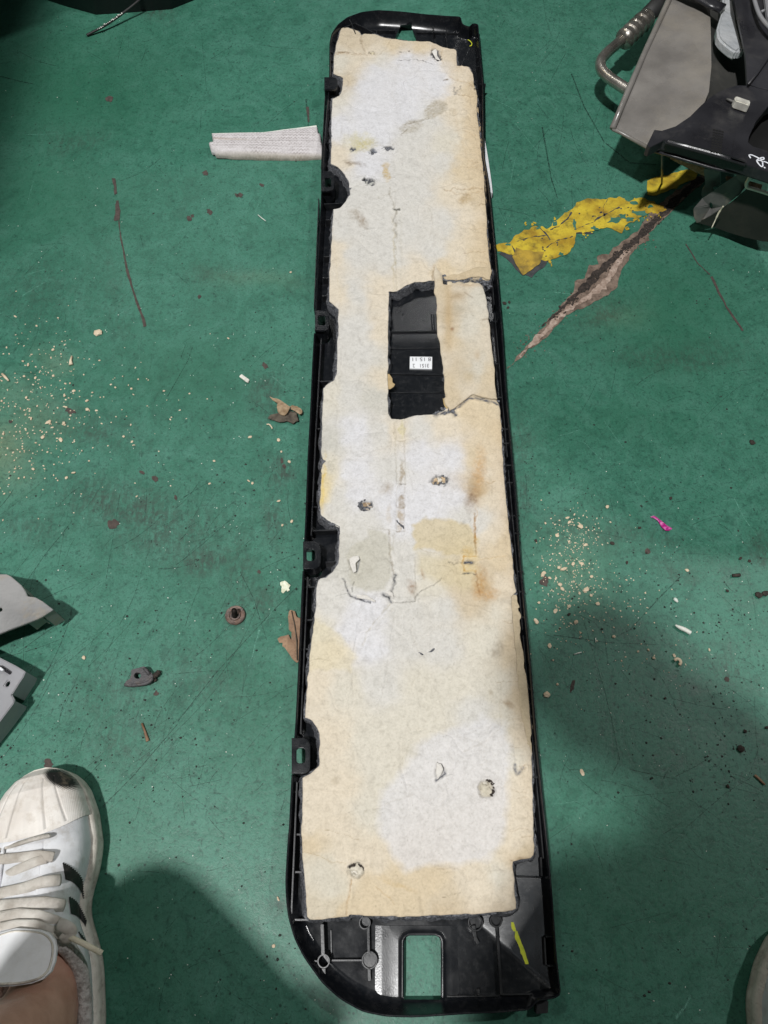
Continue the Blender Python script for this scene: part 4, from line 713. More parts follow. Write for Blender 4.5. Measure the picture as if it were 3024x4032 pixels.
    # dark ragged rims of the punched holes
    for (cx, cy, rx, ry, a0, a1) in ((1914, 3106, 31, 35, -1.4, 0.9), (1404, 3429, 32, 29, -2.8, 0.2), (1730, 1893, 34, 19, -2.2, 1.2)):
        q = np.hypot((eu - cx) / rx, (ev - cy) / ry); an_ = np.arctan2(ev - cy, eu - cx); g = np.exp(-((q - 1.0) / 0.14) ** 2) * (an_ > a0) * (an_ < a1); blend(0.9 * g * (0.6 + 0.6 * vnoise(X, Y, 350, 3, 2)), (52, 54, 58))
    # tiny dirt fibres
    f = vnoise(X, Y, 900, 77, 2); blend(np.clip((f - 0.70) * 4, 0, 0.3), (120, 108, 90))
    return col * PAPER_GAIN
# creases and tears: (points, half width px, depth mm, painted shade and stain, colour)
FE = (62, 66, 74)
CREASE = [
 ([(1424, 130), (1423, 160), (1428, 185), (1440, 212)], 4, -2.2, 0.35, (120, 96, 64)), ([(1541, 149), (1525, 185), (1500, 205), (1478, 212)], 3, -0.9, 0.25, (150, 120, 80)), ([(1322, 206), (1345, 205), (1372, 210)], 4, -1.2, 0.5, (130, 104, 74)), ([(1345, 205), (1420, 213), (1465, 210)], 3, -0.6, 0.2, (150, 130, 100)),
 ([(1532, 738), (1540, 780), (1552, 818)], 3.5, -1.6, 0.35, (130, 120, 90)), ([(1548, 824), (1570, 824)], 5, -2.5, 0.95, (60, 62, 50)), ([(1560, 828), (1562, 900), (1558, 1000), (1562, 1140)], 5, -1.6, 0.18, (150, 140, 105)), ([(1578, 840), (1580, 950), (1584, 1130)], 8, -1.0, 0.12, (170, 160, 130)),
 ([(1365, 682), (1400, 700), (1440, 690)], 3, -0.8, 0.2, (120, 120, 110)), ([(1350, 815), (1400, 808), (1450, 830), (1480, 860)], 4, -0.9, 0.1, (150, 150, 140)), ([(1748, 745), (1775, 752), (1785, 740), (1830, 748), (1900, 742)], 4, -1.8, 0.45, (150, 120, 80)), ([(1775, 752), (1790, 762), (1850, 770)], 4, -1.2, 0.3, (160, 130, 90)), ([(1880, 810), (1912, 808)], 3, -1.2, 0.4, (130, 100, 70)), ([(1770, 700), (1800, 720), (1900, 700)], 8, -1.0, 0.0, Ct),
 ([(1790, 430), (1800, 500), (1840, 620), (1850, 720)], 6, -0.8, 0.12, (190, 160, 120)), ([(1770, 300), (1790, 310), (1840, 325), (1866, 340)], 4, -1.0, 0.3, (170, 140, 100)), ([(1868, 352), (1878, 345)], 4, -1.5, 0.8, (70, 60, 50)), ([(1790, 340), (1790, 372), (1815, 340)], 4, -1.2, 0.6, (90, 92, 96)), ([(1745, 318), (1765, 312)], 4, -1.2, 0.7, (110, 90, 60)), ([(1700, 200), (1740, 260)], 3, -0.8, 0.1, Cr), ([(1740, 190), (1742, 250)], 4, -0.8, 0.25, (190, 160, 110)), ([(1800, 256), (1740, 258)], 3, -0.6, 0.1, Cr),
 ([(1590, 490), (1640, 480), (1690, 466)], 2.5, -0.8, 0.5, (130, 118, 96)), ([(1575, 535), (1590, 524), (1604, 512)], 3, -0.9, 0.6, (130, 118, 96)), ([(1660, 388), (1740, 360)], 5, -0.6, 0.0, Cr), ([(1530, 520), (1536, 560), (1520, 600)], 4, -1.0, 0.2, (150, 150, 150)), ([(1568, 238), (1640, 235), (1712, 252)], 1.8, 0.3, 0.75, (96, 92, 92)),
 ([(1330, 1500), (1410, 1495), (1450, 1515)], 5, -1.0, 0.15, (150, 150, 145)), ([(1312, 1620), (1330, 1560), (1320, 1800), (1300, 1830)], 4, -0.7, 0.15, (180, 175, 160)), ([(1356, 1560), (1450, 1520), (1460, 1560)], 4, -0.6, 0.1, Gy), ([(1296, 830), (1320, 1000), (1342, 1200)], 5, -0.6, 0.1, (210, 190, 140)),
 ([(1555, 1660), (1556, 1740), (1563, 1900), (1560, 2090)], 4, -1.3, 0.2, (160, 148, 110)), ([(1594, 1650), (1593, 1740), (1594, 1900), (1590, 2088)], 4, -1.3, 0.3, (140, 122, 84)), ([(1570, 1736), (1592, 1734)], 4, -1.4, 0.35, (140, 120, 80)), ([(1575, 1908), (1595, 1906)], 4, -1.8, 0.6, (90, 80, 60)), ([(1564, 1996), (1596, 1996)], 4, -1.4, 0.35, (140, 120, 80)), ([(1560, 2092), (1592, 2090)], 4, -1.8, 0.5, (120, 100, 70)), ([(1575, 1950), (1597, 1950)], 3, -1.2, 0.4, (120, 100, 70)),
 ([(1452, 2074), (1500, 2082), (1560, 2092)], 3, 0.9, 0.2, (150, 140, 110)), ([(1530, 2086), (1538, 2130), (1536, 2180), (1548, 2240), (1552, 2262)], 4, -2.0, 0.45, (130, 112, 80)), ([(1553, 2100), (1548, 2150), (1556, 2200)], 3, -1.2, 0.25, (150, 136, 104)), ([(1556, 2262), (1552, 2300), (1542, 2330)], 7, -4.0, 0.9, FE), ([(1510, 2338), (1528, 2352), (1540, 2370)], 8, -4.0, 0.9, FE), ([(1350, 2275), (1360, 2300), (1368, 2325), (1380, 2345), (1415, 2358), (1460, 2372)], 5, -3.0, 0.85, FE), ([(1320, 2348), (1345, 2338), (1372, 2336)], 3, -1.5, 0.35, (120, 120, 115)), ([(1393, 2295), (1386, 2330)], 3, -1.4, 0.6, (90, 92, 90)), ([(1470, 2370), (1480, 2355), (1400, 2330)], 3, 1.2, 0.1, Gy),
 ([(1545, 2374), (1600, 2372), (1633, 2370), (1638, 2350), (1660, 2325), (1700, 2308), (1740, 2272)], 3.2, -1.8, 0.6, (112, 108, 100)), ([(1636, 2190), (1638, 2280), (1634, 2368)], 3, -1.2, 0.3, (130, 120, 100)), ([(1650, 2160), (1700, 2175), (1720, 2180)], 2.5, -0.8, 0.35, (170, 150, 110)), ([(1640, 2192), (1620, 2196)], 3, -0.9, 0.3, Gy), ([(1376, 2200), (1395, 2250), (1400, 2255)], 5, -2.5, 0.3, (150, 145, 130)), ([(1415, 2205), (1412, 2230), (1404, 2250)], 6, -3.0, 0.8, (110, 116, 130)), ([(1380, 2200), (1400, 2195), (1412, 2190)], 3, 1.0, 0, Wl),
 ([(1770, 2212), (1790, 2220), (1820, 2214), (1840, 2208), (1860, 2212)], 4, -1.8, 0.6, (120, 112, 100)), ([(1835, 2212), (1866, 2214)], 8, -2.5, 0.75, (92, 92, 98)), ([(1878, 2205), (1930, 2196), (1990, 2190)], 2.5, -0.8, 0.35, (190, 160, 110)), ([(1824, 2192), (1874, 2190)], 4, -1.2, 0.75, (206, 158, 76)), ([(1824, 2192), (1826, 2248)], 5, -1.2, 0.7, (206, 162, 84)), ([(1826, 2250), (1872, 2248)], 4, -1.0, 0.6, (214, 176, 100)), ([(1822, 2258), (1872, 2258)], 4, -2.0, 0.8, (78, 82, 84)), ([(1870, 2022), (1871, 2100), (1873, 2180)], 4, -2.0, 0.55, (150, 110, 56)), ([(1873, 2250), (1880, 2300), (1890, 2340)], 5, -1.8, 0.45, (150, 104, 58)), ([(1900, 1830), (1902, 1920), (1900, 2100)], 10, -0.8, 0.0, Ct), ([(1885, 1895), (1900, 1895), (1915, 1900), (1928, 1906), (1948, 1896)], 3, -1.2, 0.4, (170, 140, 96)), ([(1830, 1912), (1860, 1916), (1890, 1906)], 3, -0.8, 0.2, Gy),
 ([(1535, 2380), (1500, 2420), (1470, 2460), (1440, 2500), (1426, 2540)], 4, -1.6, 0.35, (170, 160, 126)), ([(1545, 2400), (1500, 2440), (1480, 2470)], 6, -1.0, 0.15, (190, 180, 150)), ([(1556, 2400), (1540, 2500), (1522, 2620), (1512, 2710)], 4, -1.3, 0.22, (150, 150, 140)), ([(1508, 2720), (1480, 2800), (1450, 2850)], 4, -1.0, 0.2, (160, 155, 140)), ([(1222, 2600), (1260, 2592), (1300, 2600)], 3, -1.0, 0.4, (160, 146, 120)), ([(1730, 2760), (1742, 2800), (1758, 2880)], 4, -0.9, 0.15, (170, 165, 150)), ([(1945, 2810), (1935, 2880), (1930, 2960)], 4, -0.8, 0.1, (170, 170, 175)),
 ([(1974, 2690), (1966, 2780), (1975, 2850)], 5, -0.8, 0.2, (190, 176, 150)), ([(2010, 2860), (2015, 2930), (2020, 3000)], 5, 0.9, 0.1, Cr), ([(2030, 2880), (2028, 2960), (2040, 3010)], 5, -1.2, 0.15, Cr), ([(1720, 3004), (1716, 3040), (1714, 3068)], 3, -1.0, 0.5, (140, 136, 128)), ([(1738, 3010), (1748, 3030), (1754, 3044), (1730, 3066), (1718, 3072)], 6, -4.0, 0.9, (92, 96, 106)), ([(1756, 3052), (1790, 3054)], 2.5, -0.8, 0.3, (150, 150, 150)), ([(1990, 3026), (2010, 3040), (2020, 3058)], 4, 1.5, 0.2, Ct), ([(2026, 3010), (2032, 3030), (2040, 3046), (2058, 3022)], 8, -3.5, 0.85, (92, 98, 112)), ([(1970, 3110), (2020, 3060), (2040, 3090)], 3, -0.9, 0.2, (190, 176, 150)), ([(2060, 3016), (2096, 3010)], 3, -1.0, 0.35, (170, 140, 100)),
 ([(1284, 3268), (1340, 3282), (1420, 3310)], 2, -0.6, 0.45, (160, 136, 96)), ([(1192, 3355), (1230, 3362), (1275, 3375), (1310, 3396), (1360, 3400)], 3.5, -1.2, 0.4, (170, 144, 100)), ([(1382, 3462), (1372, 3520), (1366, 3604)], 4, -1.8, 0.5, (158, 120, 70)), ([(1480, 3490), (1540, 3540), (1556, 3560)], 3, -0.9, 0.4, (186, 150, 96)), ([(1740, 3532), (1780, 3524), (1815, 3516)], 1.8, -0.3, 0.6, (120, 104, 84)), ([(2004, 3384), (2020, 3390)], 3, -1, 0.4, (150, 120, 80)), ([(1350, 3460), (1354, 3400)], 3, -0.8, 0.1, Cr), ([(1720, 3424), (1790, 3420)], 3, -0.4, 0.4, (150, 126, 104)), ([(1752, 1094), (1800, 1100), (1850, 1098), (1890, 1104), (1925, 1112)], 13, -3.5, 1.0, FE), ([(1752, 1622), (1770, 1614), (1800, 1600), (1838, 1573), (1868, 1560), (1900, 1566), (1930, 1580), (1966, 1590)], 8, -3.5, 0.95, (92, 96, 106)), ([(1715, 1636), (1740, 1624), (1775, 1618), (1795, 1634)], 9, -2.5, 0.95, (80, 84, 94)), ([(1710, 1045), (1706, 1075), (1702, 1100)], 5, -1.5, 0.4, (150, 120, 80)),
 ([(1640, 1058), (1660, 1050), (1700, 1040)], 4, -0.8, 0.1, Cr)]
_r = random.Random(77)
for _ in range(70):
    x, y = _r.uniform(1230, 2070), _r.uniform(180, 3560); a = R(_r.choice([90, 90, 80, 100, 0, 20, -20, 60]) + _r.uniform(-25, 25)); l = _r.uniform(30, 140); b_ = _r.uniform(-0.35, 0.35)
    CREASE.append(([(x + l * f * math.cos(a + b_ * f), y + l * f * math.sin(a + b_ * f)) for f in (-1, -0.5, 0, 0.5, 1)], _r.uniform(2.5, 5), _r.choice([-1, -1, 1]) * _r.uniform(0.5, 1.3), _r.uniform(0.03, 0.16), (164, 150, 126)))  # faint shade painted into random creases that overhead lamps barely show
for _ in range(26):      # brittle cross-wrinkles of the right border
    y = _r.choice([_r.uniform(320, 1040), _r.uniform(2420, 3300)]); x = 1880 + (y - 600) * 0.078; l = _r.uniform(20, 90)
    CREASE.append(([(x, y), (x - l * 0.5, y + _r.uniform(-6, 6)), (x - l, y + _r.uniform(-12, 12))], _r.uniform(2, 3.5), -_r.uniform(0.8, 1.6), _r.uniform(0.12, 0.4), (150, 122, 84)))
HOLES = [(1456, 716, 17, 15, (28, 30, 34), (190, 190, 184), 7), (1436, 706, 10, 6, (40, 42, 44), None, 3), (1470, 596, 15, 10, (104, 108, 118), None, 4), (1530, 582, 22, 7, (84, 86, 92), None, 4), (1388, 586, 10, 8, (84, 92, 100), None, 3), (1714, 212, 16, 18, (96, 98, 104), None, 4), (1726, 232, 12, 12, (70, 72, 78), None, 4), (1467, 208, 12, 8, (96, 92, 76), (230, 218, 190), 4), (1440, 1990, 26, 18, (74, 78, 84), (200, 186, 170), 6), (1730, 1893, 32, 17, (84, 84, 80), (210, 184, 150), 5), (1914, 3106, 30, 34, (176, 168, 152), (214, 206, 188), 2.5), (1404, 3429, 30, 28, (176, 170, 156), (226, 218, 202), 2.5), (1574, 206, 7, 3, (90, 84, 76), None, 1), (1614, 200, 4, 4, (120, 110, 100), None, 1), (1647, 1190, 0, 0, FE, None, 1), (1530, 3010, 0, 0, FE, None, 0)]
def surface_of(X, Y, u, v, holes=True):
    """height of the paper (m above its mean) and colour over it"""
    h = 0.0018 * vnoise(X, Y, 13, 61, 2) + 0.0009 * vnoise(X, Y, 48, 62, 3) - 0.0010 * np.exp(-(vnoise(X, Y, 11, 64, 3) / 0.035) ** 2) + 0.0007 * np.exp(-(vnoise(X, Y, 19, 65, 3) / 0.03) ** 2) + 0.00018 * vnoise(X, Y, 260, 63, 2)
    # brittle wrinkling of the right-hand border
    wr = np.clip((u - (1700 + (v - 600) * 0.03)) / 120, 0, 1) * ((v < 1100) | ((v > 2300) & (v < 3100))); h += wr * 0.0009 * vnoise(X, Y, 150, 66, 3)
    col = paper_colour(X, Y, u, v)
    ju, jv = u + 8 * vnoise(X, Y, 170, 71, 4, 0.6), v + 8 * vnoise(X, Y, 170, 72, 4, 0.6)
    for pts, hw, dep, dk, c in CREASE:
        p = np.array(pts, float); x0, y0 = p.min(0) - 40; x1, y1 = p.max(0) + 40; m = (u > x0) & (u < x1) & (v > y0) & (v < y1)
        if not m.any(): continue
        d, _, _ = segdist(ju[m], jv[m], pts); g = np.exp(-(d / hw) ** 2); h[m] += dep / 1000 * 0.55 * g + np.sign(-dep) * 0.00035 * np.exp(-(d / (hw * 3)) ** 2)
        k = np.clip(dk * 1.35 * np.exp(-(d / (hw * 0.75)) ** 2 * 1.4) * (0.7 + 0.5 * vnoise(X[m], Y[m], 350, 7, 2)), 0, 1)[:, None]; col[m] *= (1 + 0.07 * dk * np.exp(-((d - hw * 1.9) / (hw * 0.8)) ** 2))[:, None]; col[m] = col[m] * (1 - k) + s2l(c)[None, :] * PAPER_GAIN * k  # crease lines darkened and flanks lightened in the colour, like relief shading
    if holes:
        eu, ev = u + 9 * vnoise(X, Y, 330, 81, 3), v + 9 * vnoise(X, Y, 330, 82, 3)
        for (cx, cy, rx, ry, c, ci, dep) in HOLES:
            if not rx: continue
            q = np.hypot((eu - cx) / rx, (ev - cy) / ry); g = 1 / (1 + np.exp((q - 1) * 12)); h -= g * dep / 1000 * 0.6; h += 0.0010 * np.exp(-((q - 1.25) / 0.22) ** 2)
            cc = np.repeat(s2l(c)[None, :], len(X), 0)
            if ci:
                inn = np.clip((vnoise(X, Y, 300, 91, 2) + 0.25) * 3, 0, 1) * (q < 0.85); cc = cc * (1 - inn[:, None]) + s2l(ci)[None, :] * inn[:, None]; h += inn * g * 0.002
            col = col * (1 - g[:, None]) + cc * PAPER_GAIN * g[:, None]
        # stamped channel bars of the centre seam
        for (x0, x1, y0, y1) in ((1560, 1592, 1655, 1735), (1562, 1594, 1800, 1905), (1564, 1596, 1955, 1990), (1562, 1592, 2010, 2088), (1828, 1872, 2196, 2246)):
            g = np.clip((np.minimum(u - x0, x1 - u) + 3) / 6, 0, 1) * np.clip((np.minimum(v - y0, y1 - v) + 3) / 6, 0, 1); h -= g * 0.0011
    return h, col
def paper_sheet(name, outer, holes, z, parent, st=0.00125, tilt=None, seed=0, gain=1.0, rough=2.0, extra=None, thick=0.0004, label=None, surf=True, colour=None):
    ro = np.array([tuple(P(a, b, z))[:2] for a, b in rough_edge(outer, 12, rough, 31 + seed)]); rh = [np.array([tuple(P(a, b, z))[:2] for a, b in rough_edge(h, 12, rough, 57 + seed)]) for h in holes]
    xs = np.arange(ro[:, 0].min() - st, ro[:, 0].max() + 2 * st, st); ys = np.arange(ro[:, 1].min() - st, ro[:, 1].max() + 2 * st, st); X, Y = np.meshgrid(xs, ys); nx, ny = len(xs), len(ys); X, Y = X.ravel(), Y.ravel()
    ins = inpoly(X, Y, ro)
    for h in rh: ins &= ~inpoly(X, Y, h)
    # vertices just outside are pulled onto the true outline
    G = ins.reshape(ny, nx); nb = np.zeros_like(G)
    for dy in (-1, 0, 1):
        for dx in (-1, 0, 1): nb |= np.roll(np.roll(G, dy, 0), dx, 1)
    nb = nb.ravel(); near = nb & ~ins; bx, by = X[near], Y[near]; best = np.full(bx.shape, 1e9); qx, qy = bx.copy(), by.copy()
    for L in [ro] + rh:
        d, ax, ay = segdist(bx, by, L, True); m = d < best; best[m] = d[m]; qx[m] = ax[m]; qy[m] = ay[m]
    X[near], Y[near] = qx, qy; keep = ins | near
    i = (np.arange(ny - 1)[:, None] * nx + np.arange(nx - 1)[None, :]).ravel(); q = np.c_[i, i + 1, i + nx + 1, i + nx]; q = q[keep[q].all(1) & (ins[q].sum(1) >= 1)]
    used = np.unique(q); mp = np.full(len(X), -1); mp[used] = np.arange(len(used)); q = mp[q]; X, Y = X[used], Y[used]; edge = near[used]
    u, v = toPx(X, Y, z)
    if surf: h, col = surface_of(X, Y, u, v)
    else: h = 0.0006 * vnoise(X, Y, 60, 161, 3); col = np.repeat(s2l(colour)[None, :], len(X), 0) * PAPER_GAIN * (1 + 0.15 * vnoise(X, Y, 60, 19, 4))[:, None]
    if extra: h, col = extra(X, Y, u, v, h, col)
    h[edge] -= 0.0004
    Z = z + h; n = len(X)
    # thin rim so the sheet has an edge
    ed = {}
    for a, b in ((0, 1), (1, 2), (2, 3), (3, 0)):
        for s, e in zip(q[:, a].tolist(), q[:, b].tolist()): ed[(s, e)] = 1
    bd = [(s, e) for (s, e) in ed if (e, s) not in ed]; bi = sorted({s for k in bd for s in k}); lower = {s: n + k for k, s in enumerate(bi)}
    V = np.vstack([np.c_[X, Y, Z], np.c_[X[bi], Y[bi], Z[bi] - thick]]); Fc = q.tolist() + [(e, s, lower[s], lower[e]) for s, e in bd]
    C = np.vstack([col, col[bi] * 0.8]) * gain
    o = mk(name, V, Fc, M['paper'], parent, True); ca = o.data.color_attributes.new('col', 'FLOAT_COLOR', 'POINT'); ca.data.foreach_set('color', np.c_[np.clip(C, 0, 1), np.ones(len(C))].ravel().astype(np.float32))
    return tag(o, label)
# felt body under the paper: a fluffy slab a little larger than its face
def felt_body(name, outer, holes, z0, z1, out0, out1, seed):
    loops = []
    for L, sg in [(outer, 1)] + [(h, -1) for h in holes]:
        w_ = np.array([tuple(P(a, b, ZP))[:2] for a, b in L]); w_ = resample(w_, 0.0025); area = (w_[:, 0] * np.roll(w_[:, 1], -1) - np.roll(w_[:, 0], -1) * w_[:, 1]).sum()
        if area < 0: w_ = w_[::-1].copy()
        t = np.roll(w_, -1, 0) - np.roll(w_, 1, 0); t /= np.linalg.norm(t, axis=1)[:, None] + 1e-9; n_ = smooth(np.c_[t[:, 1], -t[:, 0]], 4) * sg; loops.append((w_, n_))
    V = []; Fc = []; tops = []
    rs = np.random.RandomState(seed); prof = [(0.0, out0), (0.35, out0 * 0.9 + out1 * 0.1), (0.7, (out0 + out1) / 2), (0.9, out1 * 1.1), (1.0, out1)]
    for li, (w_, n_) in enumerate(loops):
        m = len(w_); base = len(V); big = smooth(rs.randn(m, 1), 6)[:, 0] * 0.004
        for k, (f, of) in enumerate(prof):
            sc = 1.0 if li == 0 else 0.7; j = smooth(rs.randn(m, 1) * 0.0012, 1)[:, 0]; o_ = (of * sc + np.clip(big, -0.0015, 0.002) * (1 - f * 0.6) + j); p = w_ + n_ * o_[:, None]; zz = z0 + (z1 - z0) * f + rs.randn(m) * 0.0004
            V += [(a, b, c) for (a, b), c in zip(p.tolist(), zz.tolist())]
        for k in range(len(prof) - 1):
            for i in range(m):
                a = base + k * m + i; b = base + k * m + (i + 1) % m; Fc.append((a, b, b + m, a + m))
        tops.append(np.array(V[-m:])[:, :2])
    vx, tri = fillpoly(tops[0], tops[1:]); s = len(V); V += [(a, b, z1) for a, b in vx.tolist()]; Fc += (tri + s).tolist()
    o = mk(name, V, Fc, M['felt'], None, True); bm = bmesh.new(); bm.from_mesh(o.data); bmesh.ops.remove_doubles(bm, verts=bm.verts, dist=0.0002); bmesh.ops.recalc_face_normals(bm, faces=bm.faces); bm.to_mesh(o.data); bm.free(); return o
PADO = kid(felt_body('insulation_pad', PAD, [HOL], ZF + 0.0005, ZP - 0.0025, 0.0040, 0.0010, 5), None, 'dark grey felt pad glued to the back of the panel')
def face_extra(X, Y, u, v, h, col):
    d = sdf(u, v, PAD); h = h - 0.0012 * np.clip(1 + d / 22, 0, 1) ** 2
    return h, col
paper_sheet('paper_face', PAD, [HOL], ZP, PADO, st=0.00092, extra=face_extra, label='cream and white water-stained paper face, torn and creased')
# torn strip standing beside the window, its upper end folded over
STRIP = [(1715, 1043), (1722, 1060), (1738, 1075), (1748, 1112), (1775, 1118), (1800, 1110), (1850, 1116), (1880, 1108), (1902, 1120), (1914, 1160), (1930, 1299), (1946, 1438), (1958, 1558), (1962, 1570), (1940, 1568), (1900, 1556), (1866, 1546), (1835, 1562), (1800, 1590), (1768, 1612), (1750, 1572), (1744, 1560), (1756, 1575), (1750, 1480), (1738, 1400), (1724, 1311), (1717, 1190), (1708, 1100), (1706, 1075)]
SCP = [(1725, 1070, Cr), (1740, 1130, Ct), (1760, 1250, Cd), (1800, 1140, Cr), (1880, 1170, Cp), (1735, 1300, Cr), (1770, 1330, Ct), (1850, 1280, Cp), (1920, 1300, Cr), (1760, 1430, Cr), (1810, 1450, Cd), (1870, 1450, Cp), (1940, 1480, Ct), (1780, 1550, Ct), (1850, 1530, Cr), (1900, 1555, Ct), (1950, 1560, Cd), (1780, 1500, Ct)]
def strip_extra(X, Y, u, v, h, col):
    c = paper_colour(X, Y, u, v, 5, SCP, False)
    for (cx, cy, rx, ry, cc, k) in ((1800, 1165, 34, 20, (176, 150, 112), 0.6), (1808, 1215, 36, 14, (180, 170, 150), 0.5), (1780, 1295, 7, 7, (140, 90, 60), 0.8), (1880, 1400, 12, 20, (190, 160, 120), 0.4), (1850, 1480, 24, 24, (196, 172, 128), 0.5), (1766, 1250, 18, 130, (196, 160, 100), 0.45), (1850, 1120, 60, 8, (190, 150, 96), 0.4)):
        g = np.clip(k * np.exp(-(((u - cx) / rx) ** 2 + ((v - cy) / ry) ** 2)), 0, 1)[:, None]; c = c * (1 - g) + s2l(cc)[None, :] * PAPER_GAIN * g
    for pts, hw, dk, dep in (([(1900, 1258), (1920, 1254), (1934, 1256)], 3, 0.5, 1.5), ([(1725, 1230), (1760, 1232), (1840, 1250)], 3, 0.15, 0.8), ([(1737, 1345), (1760, 1350)], 3, 0.2, 0.8), ([(1830, 1150), (1860, 1170)], 3, 0.4, 0.9), ([(1895, 1105), (1905, 1130), (1912, 1145)], 3, 0.4, 1.2), ([(1770, 1110), (1775, 1300), (1790, 1500)], 9, 0.0, 1.0)):
        d, _, _ = segdist(u, v, pts); g = np.exp(-(d / hw) ** 2); h = h - dep / 1000 * g; k = (dk * g)[:, None]; c = c * (1 - k) + s2l((110, 90, 66))[None, :] * k
    h = h * 0.6 - 0.0018 * np.clip((v - 1450) / 150, 0, 1) + 0.003 * np.clip((1110 - v) / 70, 0, 1)
    d = sdf(u, v, STRIP); h -= 0.0010 * np.clip(1 + d / 14, 0, 1) ** 2
    return h, c
paper_sheet("torn_strip", STRIP, [], ZP + 0.0040, PADO, extra=strip_extra, seed=3, rough=3.0, gain=0.93, thick=0.0016, label='loose torn strip of brown-stained paper beside the window')
# lifted flap above the strip
def flap_extra(X, Y, u, v, h, col):
    h = h * 0.5 + 0.0035 * np.clip((1085 - v) / 50, -0.2, 1); return h, np.repeat(s2l((206, 188, 158))[None, :], len(X), 0) * PAPER_GAIN * (1 + 0.1 * vnoise(X, Y, 90, 4, 3))[:, None]
paper_sheet('torn_flap', [(1745, 1085), (1800, 1078), (1850, 1062), (1885, 1050), (1925, 1058), (1936, 1068), (1930, 1100), (1915, 1098), (1905, 1088), (1870, 1088), (1830, 1096), (1780, 1098), (1750, 1098)], [], ZP + 0.0012, PADO, extra=flap_extra, seed=8, rough=3)
# brown under-layer showing along the right border
paper_sheet('paper_under_layer', [(2000, 2340), (2032, 2340), (2040, 2372), (2044, 2392), (2036, 2400), (2046, 2412), (2050, 2430), (2045, 2440), (2052, 2470), (2049, 2520), (2062, 2560), (2066, 2590), (2063, 2625), (2072, 2650), (2078, 2690), (2082, 2740), (2084, 2790), (2092, 2812), (2094, 2850), (2096, 2930), (2096, 2970), (2060, 2980), (2030, 2800), (2010, 2600), (1990, 2450)], [], ZP - 0.0018, PADO, seed=12, rough=3, surf=False, colour=(200, 184, 156))
paper_sheet('paper_under_layer', [(1870, 330), (1884, 400), (1888, 470), (1900, 560), (1905, 640), (1911, 720), (1918, 820), (1926, 930), (1932, 1010), (1934, 1030), (1900, 1030), (1880, 700), (1870, 500)], [], ZP - 0.003, PADO, seed=14, rough=3, surf=False, colour=(190, 168, 136))
# torn tag hanging into the window
paper_sheet('torn_tag', [(1524, 1470), (1532, 1472), (1545, 1490), (1546, 1505), (1556, 1512), (1550, 1522), (1535, 1532), (1524, 1530)], [], ZP - 0.002, PADO, seed=15, rough=1.5, surf=False, colour=(196, 172, 130))
paper_sheet('torn_tag', [(1744, 1565), (1752, 1570), (1760, 1590), (1790, 1592), (1770, 1605), (1758, 1608), (1748, 1590)], [], ZP - 0.001, PADO, seed=16, rough=1.5, surf=False, colour=(206, 180, 130))
def lip(pts, lift, seed, corner):
    def ex(X, Y, u, v, h, col):
        d = np.hypot(u - corner[0], v - corner[1]); return h * 0.3 + lift * np.clip(1 - d / 60, 0, 1), col * (1 + 0.04 * vnoise(X, Y, 200, 3, 2))[:, None]
    paper_sheet('torn_lip', pts, [], ZP + 0.0014, PADO, seed=seed, rough=0.9, extra=ex, surf=False, colour=(232, 228, 222), st=0.0008)
lip([(1719, 3002), (1737, 3010), (1745, 3030), (1738, 3050), (1722, 3070), (1716, 3040)], 0.004, 41, (1745, 3035)); lip([(1374, 2200), (1392, 2192), (1412, 2190), (1416, 2204), (1400, 2222), (1404, 2252), (1392, 2258), (1380, 2232)], 0.004, 42, (1400, 2225))
lip([(1700, 208), (1714, 196), (1720, 206), (1722, 224), (1734, 240), (1716, 236)], 0.003, 43, (1716, 206)); lip([(1516, 2336), (1530, 2328), (1546, 2336), (1552, 2358), (1540, 2350)], 0.003, 45, (1540, 2340)); lip([(1400, 2342), (1440, 2346), (1478, 2364), (1480, 2372), (1440, 2362), (1408, 2356)], 0.003, 46, (1440, 2356))
# grey fluff where the strip tore away
def fluff(name, pts, seed): 
    rnd = random.Random(seed); V = []; Fc = []
    for (x, y, s) in pts:
        for _ in range(5): lump(V, Fc, P(x + rnd.uniform(-s, s), y + rnd.uniform(-s, s) * 0.5, ZP - 0.002), s * 0.0003 * rnd.uniform(0.5, 1), rnd, 0.7)
    return mk(name, V, Fc, M['felt_pale'], PADO)
M['felt_pale'] = pmat('pale_grey_felt', (0.10, 0.105, 0.12), (0.26, 0.27, 0.30), 400, 1.0, 1.0, 900, 0.003, spec=0.1)
fluff('felt_fluff', [(1750, 1090, 8), (1756, 1104, 7), (1800, 1098, 6), (1850, 1098, 7), (1893, 1100, 8), (1916, 1120, 8), (1925, 1132, 8), (1722, 1625, 8), (1745, 1612, 9), (1768, 1612, 9), (1780, 1618, 8), (1795, 1632, 6), (1820, 1580, 5), (1850, 1552, 9), (1875, 1550, 11), (1895, 1556, 8), (1925, 1568, 5), (1960, 1580, 6)], 3)
M['paper_bits'] = pmat('crumpled_paper_bits', (0.46, 0.43, 0.37), (0.64, 0.60, 0.53), 200, 0.95, 0.8, 500, 0.001)
def hole_bits(cx, cy, rx, ry, n, mat, ring_, seed, a0=0, a1=6.283):
    rnd = random.Random(seed); V = []; Fc = []
    for _ in range(n):
        a = rnd.uniform(a0, a1); k = rnd.uniform(0.88, 1.12) if ring_ else rnd.uniform(0, 0.72); lump(V, Fc, P(cx + rx * k * math.cos(a), cy + ry * k * math.sin(a), ZP - (0.001 if ring_ else 0.003)), rnd.uniform(0.0011, 0.0026) * (0.75 if ring_ else 1), rnd, 0.9)
    mk('felt_fluff' if ring_ else 'paper_bit', V, Fc, mat, PADO)
